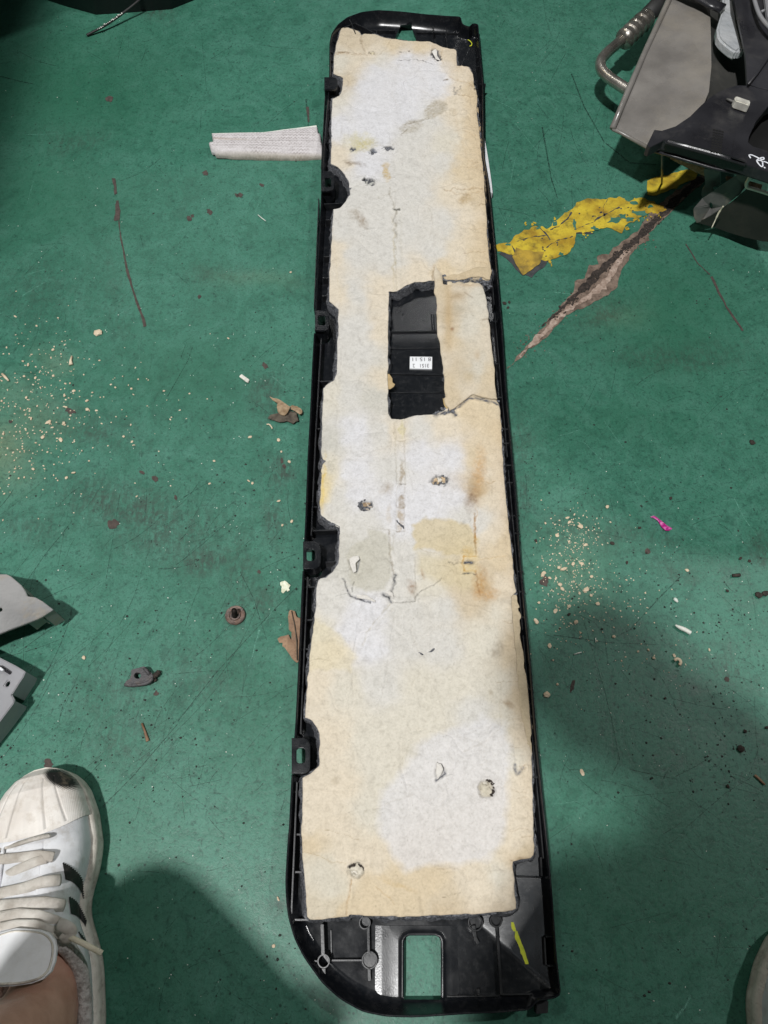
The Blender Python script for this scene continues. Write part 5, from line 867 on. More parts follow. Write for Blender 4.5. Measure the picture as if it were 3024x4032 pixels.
for k_, (cx, cy, rx, ry, a0, a1) in enumerate(((1914, 3106, 30, 34, -1.6, 0.9), (1404, 3429, 30, 27, -3.0, 0.4), (1730, 1893, 33, 19, -2.0, 1.4), (1440, 1990, 26, 19, 1.2, 4.6))):
    hole_bits(cx, cy, rx, ry, 14, M['paper_bits'] if k_ != 3 else M['scrap_tan'], False, 60 + k_); hole_bits(cx, cy, rx, ry, 22, M['clod'] if k_ < 2 else M['felt'], True, 70 + k_, a0, a1)
# yellow-green paint strokes on the shell
bs = bvh_of([SHELL])
o = kid(drape('paint_stroke', rough_edge([(2012, 3630), (2022, 3632), (2030, 3655), (2032, 3668), (2022, 3668), (2014, 3655)], 4, 0.8, 4), bs, M['lime'], step=5)); o['label'] = 'yellow-green paint stroke'
o = kid(drape('paint_stroke', rough_edge([(2028, 3668), (2036, 3666), (2050, 3700), (2068, 3750), (2080, 3790), (2080, 3796), (2070, 3797), (2056, 3765), (2042, 3725), (2026, 3690)], 6, 1.2, 5), bs, M['lime'], step=6))
kid(drape('paint_stroke', strip_px([(1842, 156), (1852, 163), (1858, 172), (1856, 180), (1849, 182)], 3), bs, M['lime'], step=3))
# ------------------------------------------------------------------ dismantled car parts lying upper right
def plate3(name, pts, thick, mat, parent=None, bev=0.0, sub=0, jit=0.0, seed=1, smooth_=False, holes=()):
    """a bent plate: outline points (photo x, photo y, height)"""
    p = np.array([(a, b) for a, b, c in pts], float); z = np.array([c for a, b, c in pts], float)
    vx, tri = fillpoly(p, [np.array(h, float)[:, :2] for h in holes])
    zz = []
    for a, b in vx:
        d = (p[:, 0] - a) ** 2 + (p[:, 1] - b) ** 2; w_ = 1 / (d + 1e-6) ** 1.5; zz.append(float((w_ * z).sum() / w_.sum()))
    W = [P(a, b, c) for (a, b), c in zip(vx, zz)]; n = len(W)
    a, b, c = vx[tri[:, 0]], vx[tri[:, 1]], vx[tri[:, 2]]; cr = (b[:, 0] - a[:, 0]) * (c[:, 1] - a[:, 1]) - (b[:, 1] - a[:, 1]) * (c[:, 0] - a[:, 0]); tri = np.where(cr[:, None] < 0, tri, tri[:, ::-1])
    e = {}
    for t in tri:
        for i in range(3): e[(int(t[i]), int(t[(i + 1) % 3]))] = 1
    Fc = tri.tolist() + (tri[:, ::-1] + n).tolist() + [(a_, a_ + n, b_ + n, b_) for (a_, b_) in e if (b_, a_) not in e]
    V = [tuple(q) for q in W] + [(q.x, q.y, q.z - thick) for q in W]
    o = mk(name, V, Fc, mat, parent); fix_normals(o)
    if bev: bevel(o, bev, 2, 40)
    return o
def root(name, at, label, cat, z=0.0): return empty(name, P(at[0], at[1], z), 0, label, cat)
def put(o, r, label=None):
    reparent(o, r)
    if label: o['label'] = label
    return o
def tp(L, z): return [P(a, b, z) for a, b in L] if not hasattr(z, '__len__') else [P(a, b, c) for (a, b), c in zip(L, z)]

# pipe with crimped collar and rubber hose
r = root('coolant_pipe', (2400, 300), 'bent bare metal pipe with a crimped collar and black hose beside the dusty grey cover', 'pipe', 0.05)
put(tube('pipe', curve(tp([(2468, 140), (2424, 178), (2388, 210), (2366, 240), (2368, 272), (2394, 302), (2442, 335), (2510, 378)], 0.062), 8), 0.0086, M['alu'], n=16), r)
A, B = P(2456, 158, 0.064), P(2546, 72, 0.064); pts = []; rad = []
for k in range(49):
    t = k / 48; pts.append(A.lerp(B, t)); rad.append(0.0150 + 0.0018 * (1 if (t * 4.2) % 1 < 0.62 else -0.4) * (1 if t < 0.93 else 0.4) - (0.003 if t < 0.04 else 0))
put(tube('crimp_collar', pts, rad, M['alu'], n=20), r); put(tube('rubber_hose', [P(2530, 82, 0.064), P(2600, 10, 0.066), P(2700, -90, 0.07), P(2800, -190, 0.08)], 0.0140, M['rubber'], n=18), r)
# dusty grey undercover with turned edge
r = root('grey_undercover', (2600, 400), 'large dusty grey plastic cover with a turned edge, leaning over the metal pipe', 'car part', 0.08)
put(plate3('face', [(2700, -120, 0.14), (2655, -40, 0.13), (2540, 215, 0.115), (2450, 415, 0.10), (2414, 508, 0.09), (2442, 514, 0.09), (2548, 576, 0.09), (2572, 560, 0.095), (2660, 540, 0.10), (2760, 440, 0.11), (2792, 360, 0.118), (2802, 260, 0.122), (2800, 130, 0.128), (2796, 30, 0.132), (2755, 0, 0.135), (2760, -120, 0.14)], 0.003, M['greyplastic'], bev=0.0008), r)
put(plate3('side_slope', [(2755, -40, 0.12), (2790, 20, 0.118), (2797, 100, 0.115), (2801, 200, 0.112), (2799, 300, 0.108), (2788, 372, 0.105), (2745, 460, 0.095), (2800, 480, 0.09), (2960, 420, 0.085), (2975, 300, 0.085), (2960, 100, 0.09), (2930, -60, 0.10)], 0.003, M['slope']), r, 'folded side of the cover, shade painted into its colour')
put(tube('turned_edge', tp([(2660, -60), (2630, 8), (2540, 205), (2470, 365), (2412, 505)], [0.132, 0.128, 0.115, 0.106, 0.093]), 0.0045, M['greyplastic'], n=10), r)
put(tube('turned_edge', tp([(2412, 508), (2440, 520), (2548, 580)], [0.0905, 0.09, 0.09]), 0.0028, M['greyplastic'], n=8), r)
# black moulded duct in front of it
r = root('black_air_duct', (2800, 560), 'black moulded plastic duct with a raised pan and white scribbled marker on it', 'car part', 0.1)
duct = [(2547, 572), (2577, 510), (2605, 514), (2661, 496), (2717, 458), (2763, 412), (2800, 380), (2833, 360), (2870, 344), (2903, 335), (2950, 337), (3024, 356), (3120, 385), (3120, 715), (3024, 676), (2950, 653), (2833, 611), (2717, 579), (2614, 551), (2600, 560), (2560, 580)]
open_ = [(3100, 380), (3024, 420), (2978, 476), (2950, 537), (2946, 560), (2964, 575), (3024, 594), (3100, 615)]
db = slab('duct_body', duct, 0.135, 0.150, M['pile_black'], None, 0.0025, [open_]); put(db, r)
put(plate3('front_lip', [(2547, 572, 0.150), (2614, 551, 0.1495), (2717, 579, 0.1495), (2833, 611, 0.1495), (2950, 653, 0.1495), (3024, 676, 0.1495), (3120, 712, 0.1495), (3120, 752, 0.128), (3024, 714, 0.128), (2950, 690, 0.128), (2810, 662, 0.128), (2670, 620, 0.128), (2546, 586, 0.130)], 0.002, M['pile_black']), r)
put(tube('edge_bead', tp([(2548, 587), (2670, 621), (2810, 663), (2950, 691), (3024, 716), (3120, 754)], 0.129), 0.0022, M['pile_black'], n=8), r)
bulge = [(2622, 549), (2648, 530), (2690, 500), (2731, 472), (2770, 476), (2810, 490), (2845, 507), (2873, 524), (2900, 547), (2922, 570), (2938, 604), (2944, 640), (2833, 606), (2717, 575)]
put(slab('raised_pan', bulge, 0.149, 0.157, M['pile_black'], None, 0.003, seg=3, taper=0.06), r)
put(slab('flat_panel', [(2890, 545), (2918, 574), (2938, 636), (2880, 618)], 0.1565, 0.1585, M['pile_black'], None, 0.0008), r)
put(slab('duct_mouth_shade', [(3100, 370), (3024, 412), (2972, 470), (2944, 537), (2942, 566), (2964, 580), (3024, 600), (3100, 622)], 0.115, 0.120, M['hole']), r)  # black sheet under the opening paints its inner shade
V = []; Fc = []
for i in range(9):
    for j in range(4):
        c = P(2812 + j * 11 - i * 1.2, 512 + i * 10 + j * 2.5, 0.1571); s = 0.0017; b_ = len(V); V += [(c.x - s, c.y - s, c.z), (c.x + s, c.y - s, c.z), (c.x + s, c.y + s, c.z), (c.x - s, c.y + s, c.z)]; Fc.append((b_, b_ + 1, b_ + 2, b_ + 3))
put(mk('moulded_grid', V, Fc, M['hole']), r, 'block of flat dark squares painting shaded square dimples')  # flat black squares carry the dimples' shade as colour
zt = 0.1506
for L in ([(2948, 611), (2956, 609), (2968, 613), (2985, 621), (3000, 628), (3008, 626), (3006, 620), (2994, 622), (2980, 632), (2990, 648), (2999, 656), (3004, 652), (3003, 640), (3010, 636), (3022, 641), (3040, 648)], [(2949, 610), (2954, 620), (2957, 622)], [(2980, 632), (2996, 632), (3006, 640)], [(3008, 658), (3014, 662)], [(3030, 650), (3045, 662), (3060, 660)]):
    put(tube('marker_stroke', curve(tp(L, zt), 3), 0.0011, M['marker'], n=6, flat=0.3), r)
r = root('metal_clip', (2925, 400), 'small bright metal clip sitting on top of the black duct', 'clip', 0.153)
put(slab('clip_body', [(2893, 381), (2900, 377), (2956, 396), (2952, 414), (2942, 410), (2896, 395)], 0.151, 0.163, M['chrome'], None, 0.0012), r); put(slab('clip_foot', [(2880, 405), (2900, 396), (2948, 414), (2944, 426), (2895, 418)], 0.1502, 0.154, M['pile_black'], None, 0.0006), r)
put(tube('clip_spring', tp([(2862, 390), (2876, 395), (2890, 402), (2898, 396)], [0.153, 0.155, 0.154, 0.158]), 0.0016, M['steel'], n=6), r)
# milky cover, black strap, tall black panel in the corner
r = root('milky_plastic_cover', (2880, 100), 'translucent milky plastic piece wedged between grey cover and tall black panel', 'car part', 0.1)
mp = slab('milky_shell', [(2850, -80), (2900, -80), (2884, 0), (2900, 80), (2919, 158), (2931, 169), (2932, 199), (2914, 194), (2901, 204), (2878, 192), (2855, 174), (2838, 158), (2828, 143), (2824, 112), (2835, 71), (2846, 40)], 0.125, 0.140, M['translucent'], None, 0.003, seg=3); put(mp, r)
r = root('black_strap', (2800, 10), 'short black strap crossing the top of the grey cover', 'strap', 0.13)
put(tube('strap', tp([(2640, -70), (2752, -14), (2800, 14), (2846, 34)], 0.147), 0.011, M['pile_black'], n=12, flat=0.45), r)
r = root('tall_black_panel', (2980, 150), 'tall matt black plastic panel filling the upper right corner', 'car part', 0.1)
put(plate3('panel_face', [(2884, -140, 0.17), (2890, 0, 0.165), (2910, 90, 0.16), (2934, 200, 0.155), (2938, 260, 0.152), (2942, 330, 0.15), (2985, 345, 0.15), (3120, 380, 0.15), (3120, -140, 0.17)], 0.004, M['pile_black']), r)
put(tube('panel_seam', tp([(2946, 332), (2985, 285), (3030, 222), (3100, 130)], 0.156), 0.0016, M['pile_black'], n=6), r)
put(tube('pale_rim', curve(tp([(2962, -40), (2972, 5), (2986, 48), (3006, 82), (3034, 112), (3060, 130)], 0.176), 4), 0.0030, M['lightgrey'], n=8), r)
put(tube('pale_rim', tp([(2998, 46), (3012, 40)], 0.176), 0.002, M['lightgrey'], n=6), r); put(slab('pale_insert', [(3010, -30), (3080, -30), (3080, 120), (3040, 92), (3022, 60)], 0.165, 0.172, M['lightgrey'], None, 0.001), r)
# steel bracket and dark sheet below the duct
r = root('steel_bracket', (2840, 790), 'worn grey steel bracket with a bolt hole, tilted below the black duct', 'bracket', 0.03)
hb_ = [(2801 + 9 * math.cos(a) * 0.8 + 0, 805 - 14 * math.sin(a)) for a in np.linspace(0, 6.283, 13)[:-1]]
put(plate3('bracket_plate', [(2733, 818, 0.05), (2735, 852, 0.04), (2746, 872, 0.03), (2766, 867, 0.03), (2799, 846, 0.04), (2856, 808, 0.06), (2919, 756, 0.085), (2935, 736, 0.09), (2941, 714, 0.10), (2953, 684, 0.115), (2942, 664, 0.12), (2919, 668, 0.118), (2894, 693, 0.105), (2856, 716, 0.095), (2812, 749, 0.08), (2766, 780, 0.062)], 0.003, M['steel'], bev=0.001, holes=[hb_]), r)
put(tube('bright_edge', curve(tp([(2936, 664), (2948, 668), (2954, 684), (2948, 704), (2939, 722), (2942, 736), (2960, 742), (2990, 751), (3030, 764), (3100, 790)], [0.123, 0.122, 0.118, 0.112, 0.105, 0.10, 0.10, 0.10, 0.10, 0.10]), 4), 0.0026, M['chrome'], n=8), r)
put(plate3('lower_sheet', [(2746, 872, 0.028), (2800, 848, 0.04), (2860, 808, 0.06), (2938, 742, 0.095), (2960, 746, 0.095), (3024, 768, 0.095), (3120, 800, 0.095), (3120, 960, 0.03), (3000, 945, 0.03), (2940, 932, 0.025), (2880, 914, 0.02), (2810, 890, 0.02)], 0.003, M['dark_sheet'], bev=0.001), r, 'dark brown curved sheet of the bracket')
r = root('grey_support', (2800, 720), 'small dark grey support standing under the black duct', 'bracket', 0.02)
put(plate3('support_plate', [(2774, 664, 0.11), (2838, 674, 0.11), (2837, 724, 0.08), (2812, 726, 0.08), (2808, 738, 0.075), (2812, 746, 0.07), (2770, 776, 0.05), (2764, 762, 0.06), (2766, 740, 0.07), (2780, 722, 0.08)], 0.003, M['steel'], bev=0.0008), r)
r = root('tan_fibre_board', (2720, 650), 'pale tan fibre board just peeking out under the black duct', 'board', 0.05)
put(plate3('board', [(2640, 618, 0.085), (2672, 630, 0.085), (2776, 660, 0.085), (2776, 686, 0.07), (2742, 672, 0.075), (2700, 650, 0.08)], 0.003, M['scrap_tan']), r); put(plate3('board', [(2860, 692, 0.088), (2930, 706, 0.088), (3002, 727, 0.088), (2998, 742, 0.083), (2862, 704, 0.085)], 0.003, M['scrap_tan']), r)
tag(tube('plastic_tie', curve(tp([(2802, 898), (2816, 868), (2828, 842), (2838, 826), (2848, 812)], [0.035, 0.045, 0.055, 0.062, 0.07]), 4), [0.0008] * 6 + [0.0014] * 6 + [0.001] * 5, M['lace_tip'], n=6), 'thin pale plastic tie sticking out over the dark brown sheet', 'tie')
tag(tube('thin_rod', [P(2608, 600, 0.11), P(2606, 722, 0.002)], 0.0016, M['steel'], n=8), 'thin upright rod under the duct, its foot on the yellow paint', 'rod')
# black covers added to throw big shadows, right edge and top left
def shade_blocker(name, pts, z0, z1, th, label, seed):
    pts = resample(pts, 0.05, False); n = len(pts); r = empty(name, (float(pts[n // 2][0]), float(pts[n // 2][1]), 0), 0, label, 'shade_blocker'); V = []; Fc = []
    prof = [(0, z0, 0.03), (0.25, z0 + (z1 - z0) * 0.3, -0.01), (0.6, z0 + (z1 - z0) * 0.6, -0.02), (0.85, z0 + (z1 - z0) * 0.9, 0.01), (1, z1, 0.06)]
    t = np.gradient(pts, axis=0); t /= np.linalg.norm(t, axis=1)[:, None]; nn_ = np.c_[t[:, 1], -t[:, 0]]
    for off in (0, th):
        for f, z, o_ in prof:
            for i in range(n): V.append((pts[i][0] + nn_[i][0] * (o_ + off), pts[i][1] + nn_[i][1] * (o_ + off), z))
    m = len(prof)
    for l in (0, 1):
        for k in range(m - 1):
            for i in range(n - 1): a = (l * m + k) * n + i; Fc.append((a, a + 1, a + n + 1, a + n))
    for k in (0, m - 1):
        for i in range(n - 1): a = k * n + i; b = (m + k) * n + i; Fc.append((a, a + 1, b + 1, b))
    for i in (0, n - 1):
        for k in range(m - 1): a = k * n + i; Fc.append((a, a + n, a + n + m * n, a + m * n))
    put(fix_normals(mk('blocker_skin', V, Fc, M['pile_black'], None, True)), r); return r
shade_blocker('added_black_cover', [(0.66, 1.9), (0.64, 1.3), (0.66, 0.80), (0.78, 0.64), (1.4, 0.60)], 0.12, 0.72, 0.004, 'unseen black cover added beyond the right side to throw shadows', 1)
shade_blocker('added_black_cover', [(-0.67, 1.60), (-0.62, 1.50), (-0.52, 1.455), (-0.40, 1.47), (-0.2, 1.62)], 0.001, 0.45, 0.004, 'black cover added beyond the top left to darken and shade the floor', 2)
# unseen car added outside the left edge to shade the upper left floor
def added_shade_car():
    r = empty('added_shade_car', (-1.9, 2.6, 0), 0, 'unseen grey car shape added beyond the left edge to block light', 'car'); x0, x1 = -2.47, -0.76
    prof = [(0.62, 0.30), (0.60, 0.62), (0.66, 0.92), (0.95, 1.02), (1.15, 1.40), (1.6, 1.50), (3.2, 1.46), (3.9, 1.05), (4.9, 0.92), (5.0, 0.55), (4.95, 0.28), (4.4, 0.22), (1.2, 0.22)]
    V = []; Fc = []; m = len(prof)
    for k, (x, f) in enumerate(((x0, 0.86), (x0 + 0.1, 1), (x1 - 0.1, 1), (x1, 0.86))):
        for y, z in prof: V.append((x + (0.16 if k == 0 else -0.16 if k == 3 else 0) * max(0, (z - 0.9) / 0.6), 2.6 + (y - 2.6) * (0.97 if k in (0, 3) else 1), 0.75 + (z - 0.75) * (0.97 if k in (0, 3) else 1)))
    for k in range(3):
        for i in range(m): Fc.append((k * m + i, k * m + (i + 1) % m, (k + 1) * m + (i + 1) % m, (k + 1) * m + i))
    Fc += [tuple(range(m)), tuple(3 * m + i for i in range(m))]; b = mk('body', V, Fc, M['lightgrey']); fix_normals(b); bevel(b, 0.03, 3, 20); put(b, r)
    tg_ = box('shade_tailgate', ((x0 + x1) / 2 - 0.06, 0.60, 2.02), (x1 - x0 - 0.14, 0.95, 0.05), M['lightgrey'], None, 0, 0.02, rx=R(-4)); put(tg_, r)  # raised panel added as a high light blocker over the upper left
    for sx in (x0 + 0.3, x1 - 0.3): put(tube('gas_strut', [(sx, 0.95, 1.25), (sx, 0.45, 1.98)], 0.014, M['rubber'], n=8), r)
    for sx in (x0 + 0.45, x1 - 0.45): put(tube('hinge', [(sx, 1.25, 1.44), (sx, 1.02, 1.99)], 0.02, M['steel'], n=8), r)
    for sx in (x0 + 0.02, x1 - 0.20):
        for y in (1.35, 4.1):
            n = 28; V = []; Fc = []; rp = [(0.10, 0.17), (0.16, 0.0), (0.17, 0.03), (0.185, 0.05), (0.31, 0.0), (0.325, 0.03), (0.325, 0.15), (0.30, 0.18), (0.12, 0.18)]
            for rr, xx in rp:
                for q in range(n): V.append((sx + xx, y + rr * math.cos(q / n * 6.2832), 0.327 + rr * math.sin(q / n * 6.2832)))
            for a in range(len(rp)):
                for q in range(n): bb = (a + 1) % len(rp); Fc.append((a * n + q, a * n + (q + 1) % n, bb * n + (q + 1) % n, bb * n + q))
            put(fix_normals(mk('wheel', V, Fc, M['rubber'], None, True)), r)
added_shade_car()

# ------------------------------------------------------------------ parts at the left edge
r = root('cast_bracket', (60, 2380), 'dirty cast grey metal bracket with a rounded lobe at the left edge', 'bracket')
cbp = [(-160, 2230), (-60, 2250), (0, 2261), (25, 2261), (42, 2269), (55, 2280), (84, 2305), (100, 2329), (108, 2348), (139, 2352), (169, 2369), (209, 2400), (169, 2426), (148, 2437), (93, 2458), (42, 2477), (0, 2494), (-60, 2515), (-160, 2560)]
put(slab('bracket_plate', cbp, 0.046, 0.050, M['castalu'], None, 0.0012, [[(0 + 9 * math.cos(a), 2400 + 9 * math.sin(a)) for a in np.linspace(0, 6.283, 13)[:-1]]]), r)
put(slab('end_flange', [(170, 2423), (207, 2400), (210, 2403), (173, 2429)], 0.012, 0.0465, M['castalu'], None, 0.0005), r)
put(slab('side_wall', [(139, 2352), (169, 2369), (209, 2400), (206, 2403), (167, 2373), (138, 2356)], 0.020, 0.0465, M['castalu'], None, 0.0004), r)
put(slab('inner_rib', [(96, 2440), (150, 2400), (153, 2404), (100, 2446)], 0.015, 0.0465, M['castalu']), r); put(slab('inner_rib', [(120, 2380), (160, 2425), (156, 2428), (117, 2384)], 0.02, 0.0465, M['castalu']), r)
put(slab('side_wall', [(-160, 2230), (0, 2261), (55, 2280), (100, 2329), (96, 2332), (52, 2285), (-2, 2266), (-160, 2236)], 0.004, 0.0465, M['castalu']), r)
r = root('grey_plastic_tray', (20, 2700), 'pale grey plastic tray corner with a square slot below the metal bracket', 'tray')
put(slab('tray_plate', [(-120, 2535), (0, 2590), (60, 2620), (101, 2645), (90, 2668), (78, 2685), (46, 2736), (55, 2752), (55, 2765), (0, 2838), (-120, 2990)], 0.028, 0.033, M['lightgrey'], None, 0.0012, [[(30, 2680), (42, 2684), (30, 2706), (16, 2700)]]), r)
put(slab('edge_wall', [(101, 2643), (90, 2668), (78, 2685), (46, 2736), (41, 2732), (73, 2682), (85, 2665), (95, 2642)], 0.004, 0.036, M['lightgrey'], None, 0.0008), r)
put(slab('edge_wall', [(55, 2755), (55, 2767), (0, 2840), (-120, 2992), (-126, 2988), (-4, 2836), (49, 2764)], 0.004, 0.036, M['lightgrey'], None, 0.0008), r)
put(slab('raised_rib', [(0, 2618), (22, 2632), (40, 2645), (34, 2654), (14, 2642), (-20, 2628)], 0.032, 0.037, M['pile_black'], None, 0.0005), r, 'black strip standing for a shaded stepped recess'); put(slab('raised_rib', [(0, 2625), (14, 2636), (10, 2642), (-20, 2630)], 0.036, 0.041, M['white'], None, 0.0005), r)  # black strip carries the recess's shade as colour

# ------------------------------------------------------------------ small things on the floor
r = root('foam_strip', (1050, 560), 'white speckled foam strip with a folded end, touching the panel at its left side', 'foam strip')
FS = [(831, 521), (900, 519), (1039, 516), (1075, 511), (1112, 505), (1180, 496), (1249, 486), (1252, 505), (1254, 520), (1262, 523), (1264, 545), (1266, 560), (1270, 575), (1271, 588), (1271, 611), (1184, 616), (1076, 615), (931, 612), (848, 609), (843, 601), (832, 600), (826, 580), (822, 563), (838, 559), (836, 545), (834, 530)]
def foam_extra(X, Y, u, v, h, col):
    yc = 566 + (u - 830) * -0.015; lo = np.clip(1 - np.abs(v - (yc + 22)) / 32, 0, 1); hi = np.clip(1 - np.abs(v - (yc - 26)) / 34, 0, 1); h = h + 0.0075 * np.sqrt(lo) * np.clip((1290 - u) / 300, 0.45, 1) + 0.0035 * np.sqrt(hi) - 0.002
    wx, wy = X * 1150 + 0.9 * vnoise(X, Y, 260, 8, 2), Y * 1150 * 0.8 + 0.9 * vnoise(X, Y, 260, 9, 2); dots = np.clip((np.sin(wx) * np.sin(wy + (np.floor(wx / 3.1416) % 2) * 1.57) - 0.1) * 2.2, 0, 1); k = dots * np.clip(0.35 + 0.7 * vnoise(X, Y, 45, 12, 3) + 0.35 * (v < yc), 0, 0.75)
    c = np.repeat(s2l((222, 217, 218))[None, :], len(X), 0) * PAPER_GAIN; brown = np.clip(0.75 - np.abs(v - (546 + (u - 840) * 0.05)) / 8, 0, 1) * np.clip((1080 - u) / 150, 0, 1)
    k = np.clip(k + 0.5 * np.clip(vnoise(X, Y, 420, 13, 2) * 2 - 0.9, 0, 1), 0, 0.8)[:, None]; c = c * (1 - k) + s2l((138, 128, 128))[None, :] * k; k = brown[:, None] * 0.6; c = c * (1 - k) + s2l((150, 128, 104))[None, :] * k
    k = np.clip((v - 600) / 12, 0, 1)[:, None] * 0.6; c = c * (1 - k) + s2l((150, 140, 118))[None, :] * k; h -= 0.0015 * dots * (dots > 0.3) * 0.3; h -= np.clip(1 + sdf(u, v, FS) / 9, 0, 1) ** 2 * 0.004; return h, c
put(paper_sheet('foam_skin', FS, [], 0.0085, None, st=0.0012, extra=foam_extra, seed=20, rough=0.8, surf=False, colour=(200, 200, 200), thick=0.0045), r)
put(slab('foam_core', [((a - 1050) * 0.985 + 1050, (b - 560) * 0.9 + 560) for a, b in FS], 0.0003, 0.005, M['crumb_white']), r)

tag(slab('foil_strip', [(941, 1481), (951, 1472), (982, 1494), (977, 1506), (970, 1503)], 0.001, 0.0035, M['chrome'], None, 0.0005), 'short shiny metal strip lying alone on the floor left of the panel', 'metal strip')
r = root('flange_bolt', (926, 2422), 'rusty flanged bolt standing on its broad round head', 'bolt')
c = P(926, 2422, 0.003); put(lathe('bolt_flange', c, [(0.0098, 0.0002), (0.0114, 0.0008), (0.0118, 0.0030), (0.0112, 0.0040), (0.0096, 0.0034), (0.0070, 0.0036), (0.0062, 0.0050), (0.0045, 0.0056), (0.0001, 0.0058)], M['rust']), r)
A, B = P(926, 2424, 0.005), P(921, 2402, 0.017); put(tube('bolt_thread', [A.lerp(B, k / 24) for k in range(25)], [0.0034 + (0.0005 if k % 3 == 0 else -0.0003) - 0.00004 * k for k in range(25)], M['rust_dark'], n=12), r)
r = root('rubber_mount', (545, 2665), 'torn black rubber mount with a round hole and a ragged tail', 'rubber part')
put(slab('mount_body', rough_edge([(491, 2690), (498, 2681), (510, 2671), (516, 2657), (517, 2639), (525, 2634), (543, 2630), (566, 2623), (575, 2627), (586, 2639), (598, 2651), (602, 2665), (598, 2678), (586, 2688), (565, 2694), (525, 2698), (507, 2700)], 6, 0.9, 6), 0.001, 0.0095, M['rubber2'], None, 0.001, [[(541 + 13.5 * math.cos(a), 2660 + 12.5 * math.sin(a)) for a in np.linspace(0, 6.283, 17)[:-1]]]), r)
put(tube('lower_lip', curve(tp([(493, 2695), (512, 2698), (540, 2697), (568, 2692), (588, 2684), (600, 2670)], [0.006, 0.0075, 0.008, 0.008, 0.008, 0.008]), 5), 0.0022, M['rubber2'], n=8), r)
put(tube('raised_bar', tp([(568, 2630), (578, 2642), (588, 2656)], 0.0105), 0.0018, M['rubber2'], n=8), r)
put(tube('ragged_tail', curve(tp([(600, 2668), (612, 2660), (622, 2650), (631, 2645)], [0.006, 0.005, 0.004, 0.003]), 4), [0.003, 0.002, 0.0034, 0.0022, 0.003, 0.0036, 0.0024, 0.0034, 0.0028, 0.0036, 0.0028, 0.002, 0.0018], M['clod'], n=7), r); put(tube('ragged_tail', tp([(600, 2674), (610, 2678), (618, 2676)], [0.004, 0.003, 0.002]), [0.002, 0.0024, 0.0012], M['clod'], n=7), r)
wav = lambda sc, am, sd: (lambda X, Y: am * vnoise(np.asarray(X), np.asarray(Y), sc, sd, 2))
r = root('torn_paper_scrap', (1120, 1615), 'crumpled torn brown scrap, tan piece on a darker one, left of the panel', 'scrap')
put(slab('dark_piece', rough_edge([(1054, 1645), (1069, 1633), (1093, 1628), (1120, 1630), (1141, 1618), (1163, 1620), (1170, 1637), (1176, 1657), (1153, 1667), (1129, 1657), (1100, 1660), (1074, 1652)], 5, 1.2, 7), 0.003, 0.0046, M['scrap_dark'], None, 0, zf=wav(90, 0.003, 3)), r)
put(slab('tan_piece', rough_edge([(1062, 1563), (1078, 1568), (1100, 1575), (1117, 1584), (1129, 1596), (1144, 1604), (1136, 1618), (1122, 1634), (1110, 1630), (1093, 1621), (1089, 1604), (1093, 1589), (1078, 1580), (1066, 1570)], 5, 1.4, 8), 0.0082, 0.0098, M['scrap_tan'], None, 0, zf=wav(90, 0.0035, 5)), r)
put(slab('tan_piece', rough_edge([(1142, 1600), (1152, 1594), (1166, 1595), (1182, 1606), (1193, 1616), (1180, 1630), (1163, 1618), (1150, 1612)], 4, 1.8, 9), 0.0072, 0.0084, M['scrap_tan'], None, 0, zf=wav(120, 0.003, 6)), r)
r = root('dry_leaf', (1140, 2500), 'torn dry brown leaf half hidden under the left edge of the panel', 'leaf')
lf = rough_edge([(1142, 2403), (1161, 2407), (1168, 2429), (1176, 2434), (1200, 2440), (1195, 2520), (1186, 2600), (1168, 2608), (1149, 2593), (1130, 2562), (1113, 2545), (1112, 2530), (1101, 2530), (1092, 2516), (1106, 2506), (1137, 2499), (1143, 2516), (1148, 2518), (1148, 2489), (1137, 2477), (1137, 2443), (1134, 2431), (1137, 2412)], 6, 1.3, 11)
put(slab('leaf_blade', lf, 0.0032, 0.0042, M['leaf'], None, 0, zf=wav(60, 0.0025, 9)), r); put(tube('midrib', tp([(1148, 2405), (1160, 2460), (1168, 2520), (1170, 2600)], 0.0058), 0.0006, M['scrap_dark'], n=6), r)
tag(slab('paint_flake', rough_edge([(1103, 2294), (1120, 2286), (1134, 2296), (1145, 2306), (1137, 2316), (1142, 2323), (1131, 2329), (1128, 2322), (1114, 2336), (1107, 2330), (1110, 2311), (1103, 2304)], 4, 0.9, 12), 0.0008, 0.0022, M['flake'], None, 0, zf=wav(120, 0.0008, 2)), 'cream white flake with torn edges left of the panel, above the dry leaf', 'flake')
tag(slab('foil_wrapper', rough_edge([(2562, 2033), (2575, 2028), (2604, 2049), (2623, 2068), (2646, 2081), (2636, 2090), (2620, 2089), (2604, 2072), (2591, 2049), (2575, 2038)], 6, 1.0, 13), 0.0035, 0.0042, M['pink'], None, 0, zf=wav(110, 0.0025, 12)), 'shiny pink scrap of foil wrapper on the floor at the right', 'wrapper')
tag(tube('fibre_twist', curve(tp([(2659, 2461), (2675, 2470), (2698, 2480), (2720, 2493)], 0.003), 6), [0.0008 + 0.0016 * min(1, k / 8) + 0.0003 * (k % 2) for k in range(19)], M['crumb_white'], n=7), 'short white fluffy twist of fibre on the floor at the right', 'fibre')
tag(tube('fibre_twist', tp([(2654, 2356), (2661, 2362), (2669, 2371)], 0.002), [0.0018, 0.0022, 0.001], M['crumb_white'], n=7), 'tiny pale curled fibre stub above the fluffy white twist', 'fibre')
tag(slab('wood_chip', [(2101, 2436), (2110, 2433), (2123, 2448), (2118, 2457), (2110, 2454)], 0.0005, 0.004, M['crumb'], None, 0.0006), 'small square beige chip close to the right edge of the panel', 'chip')
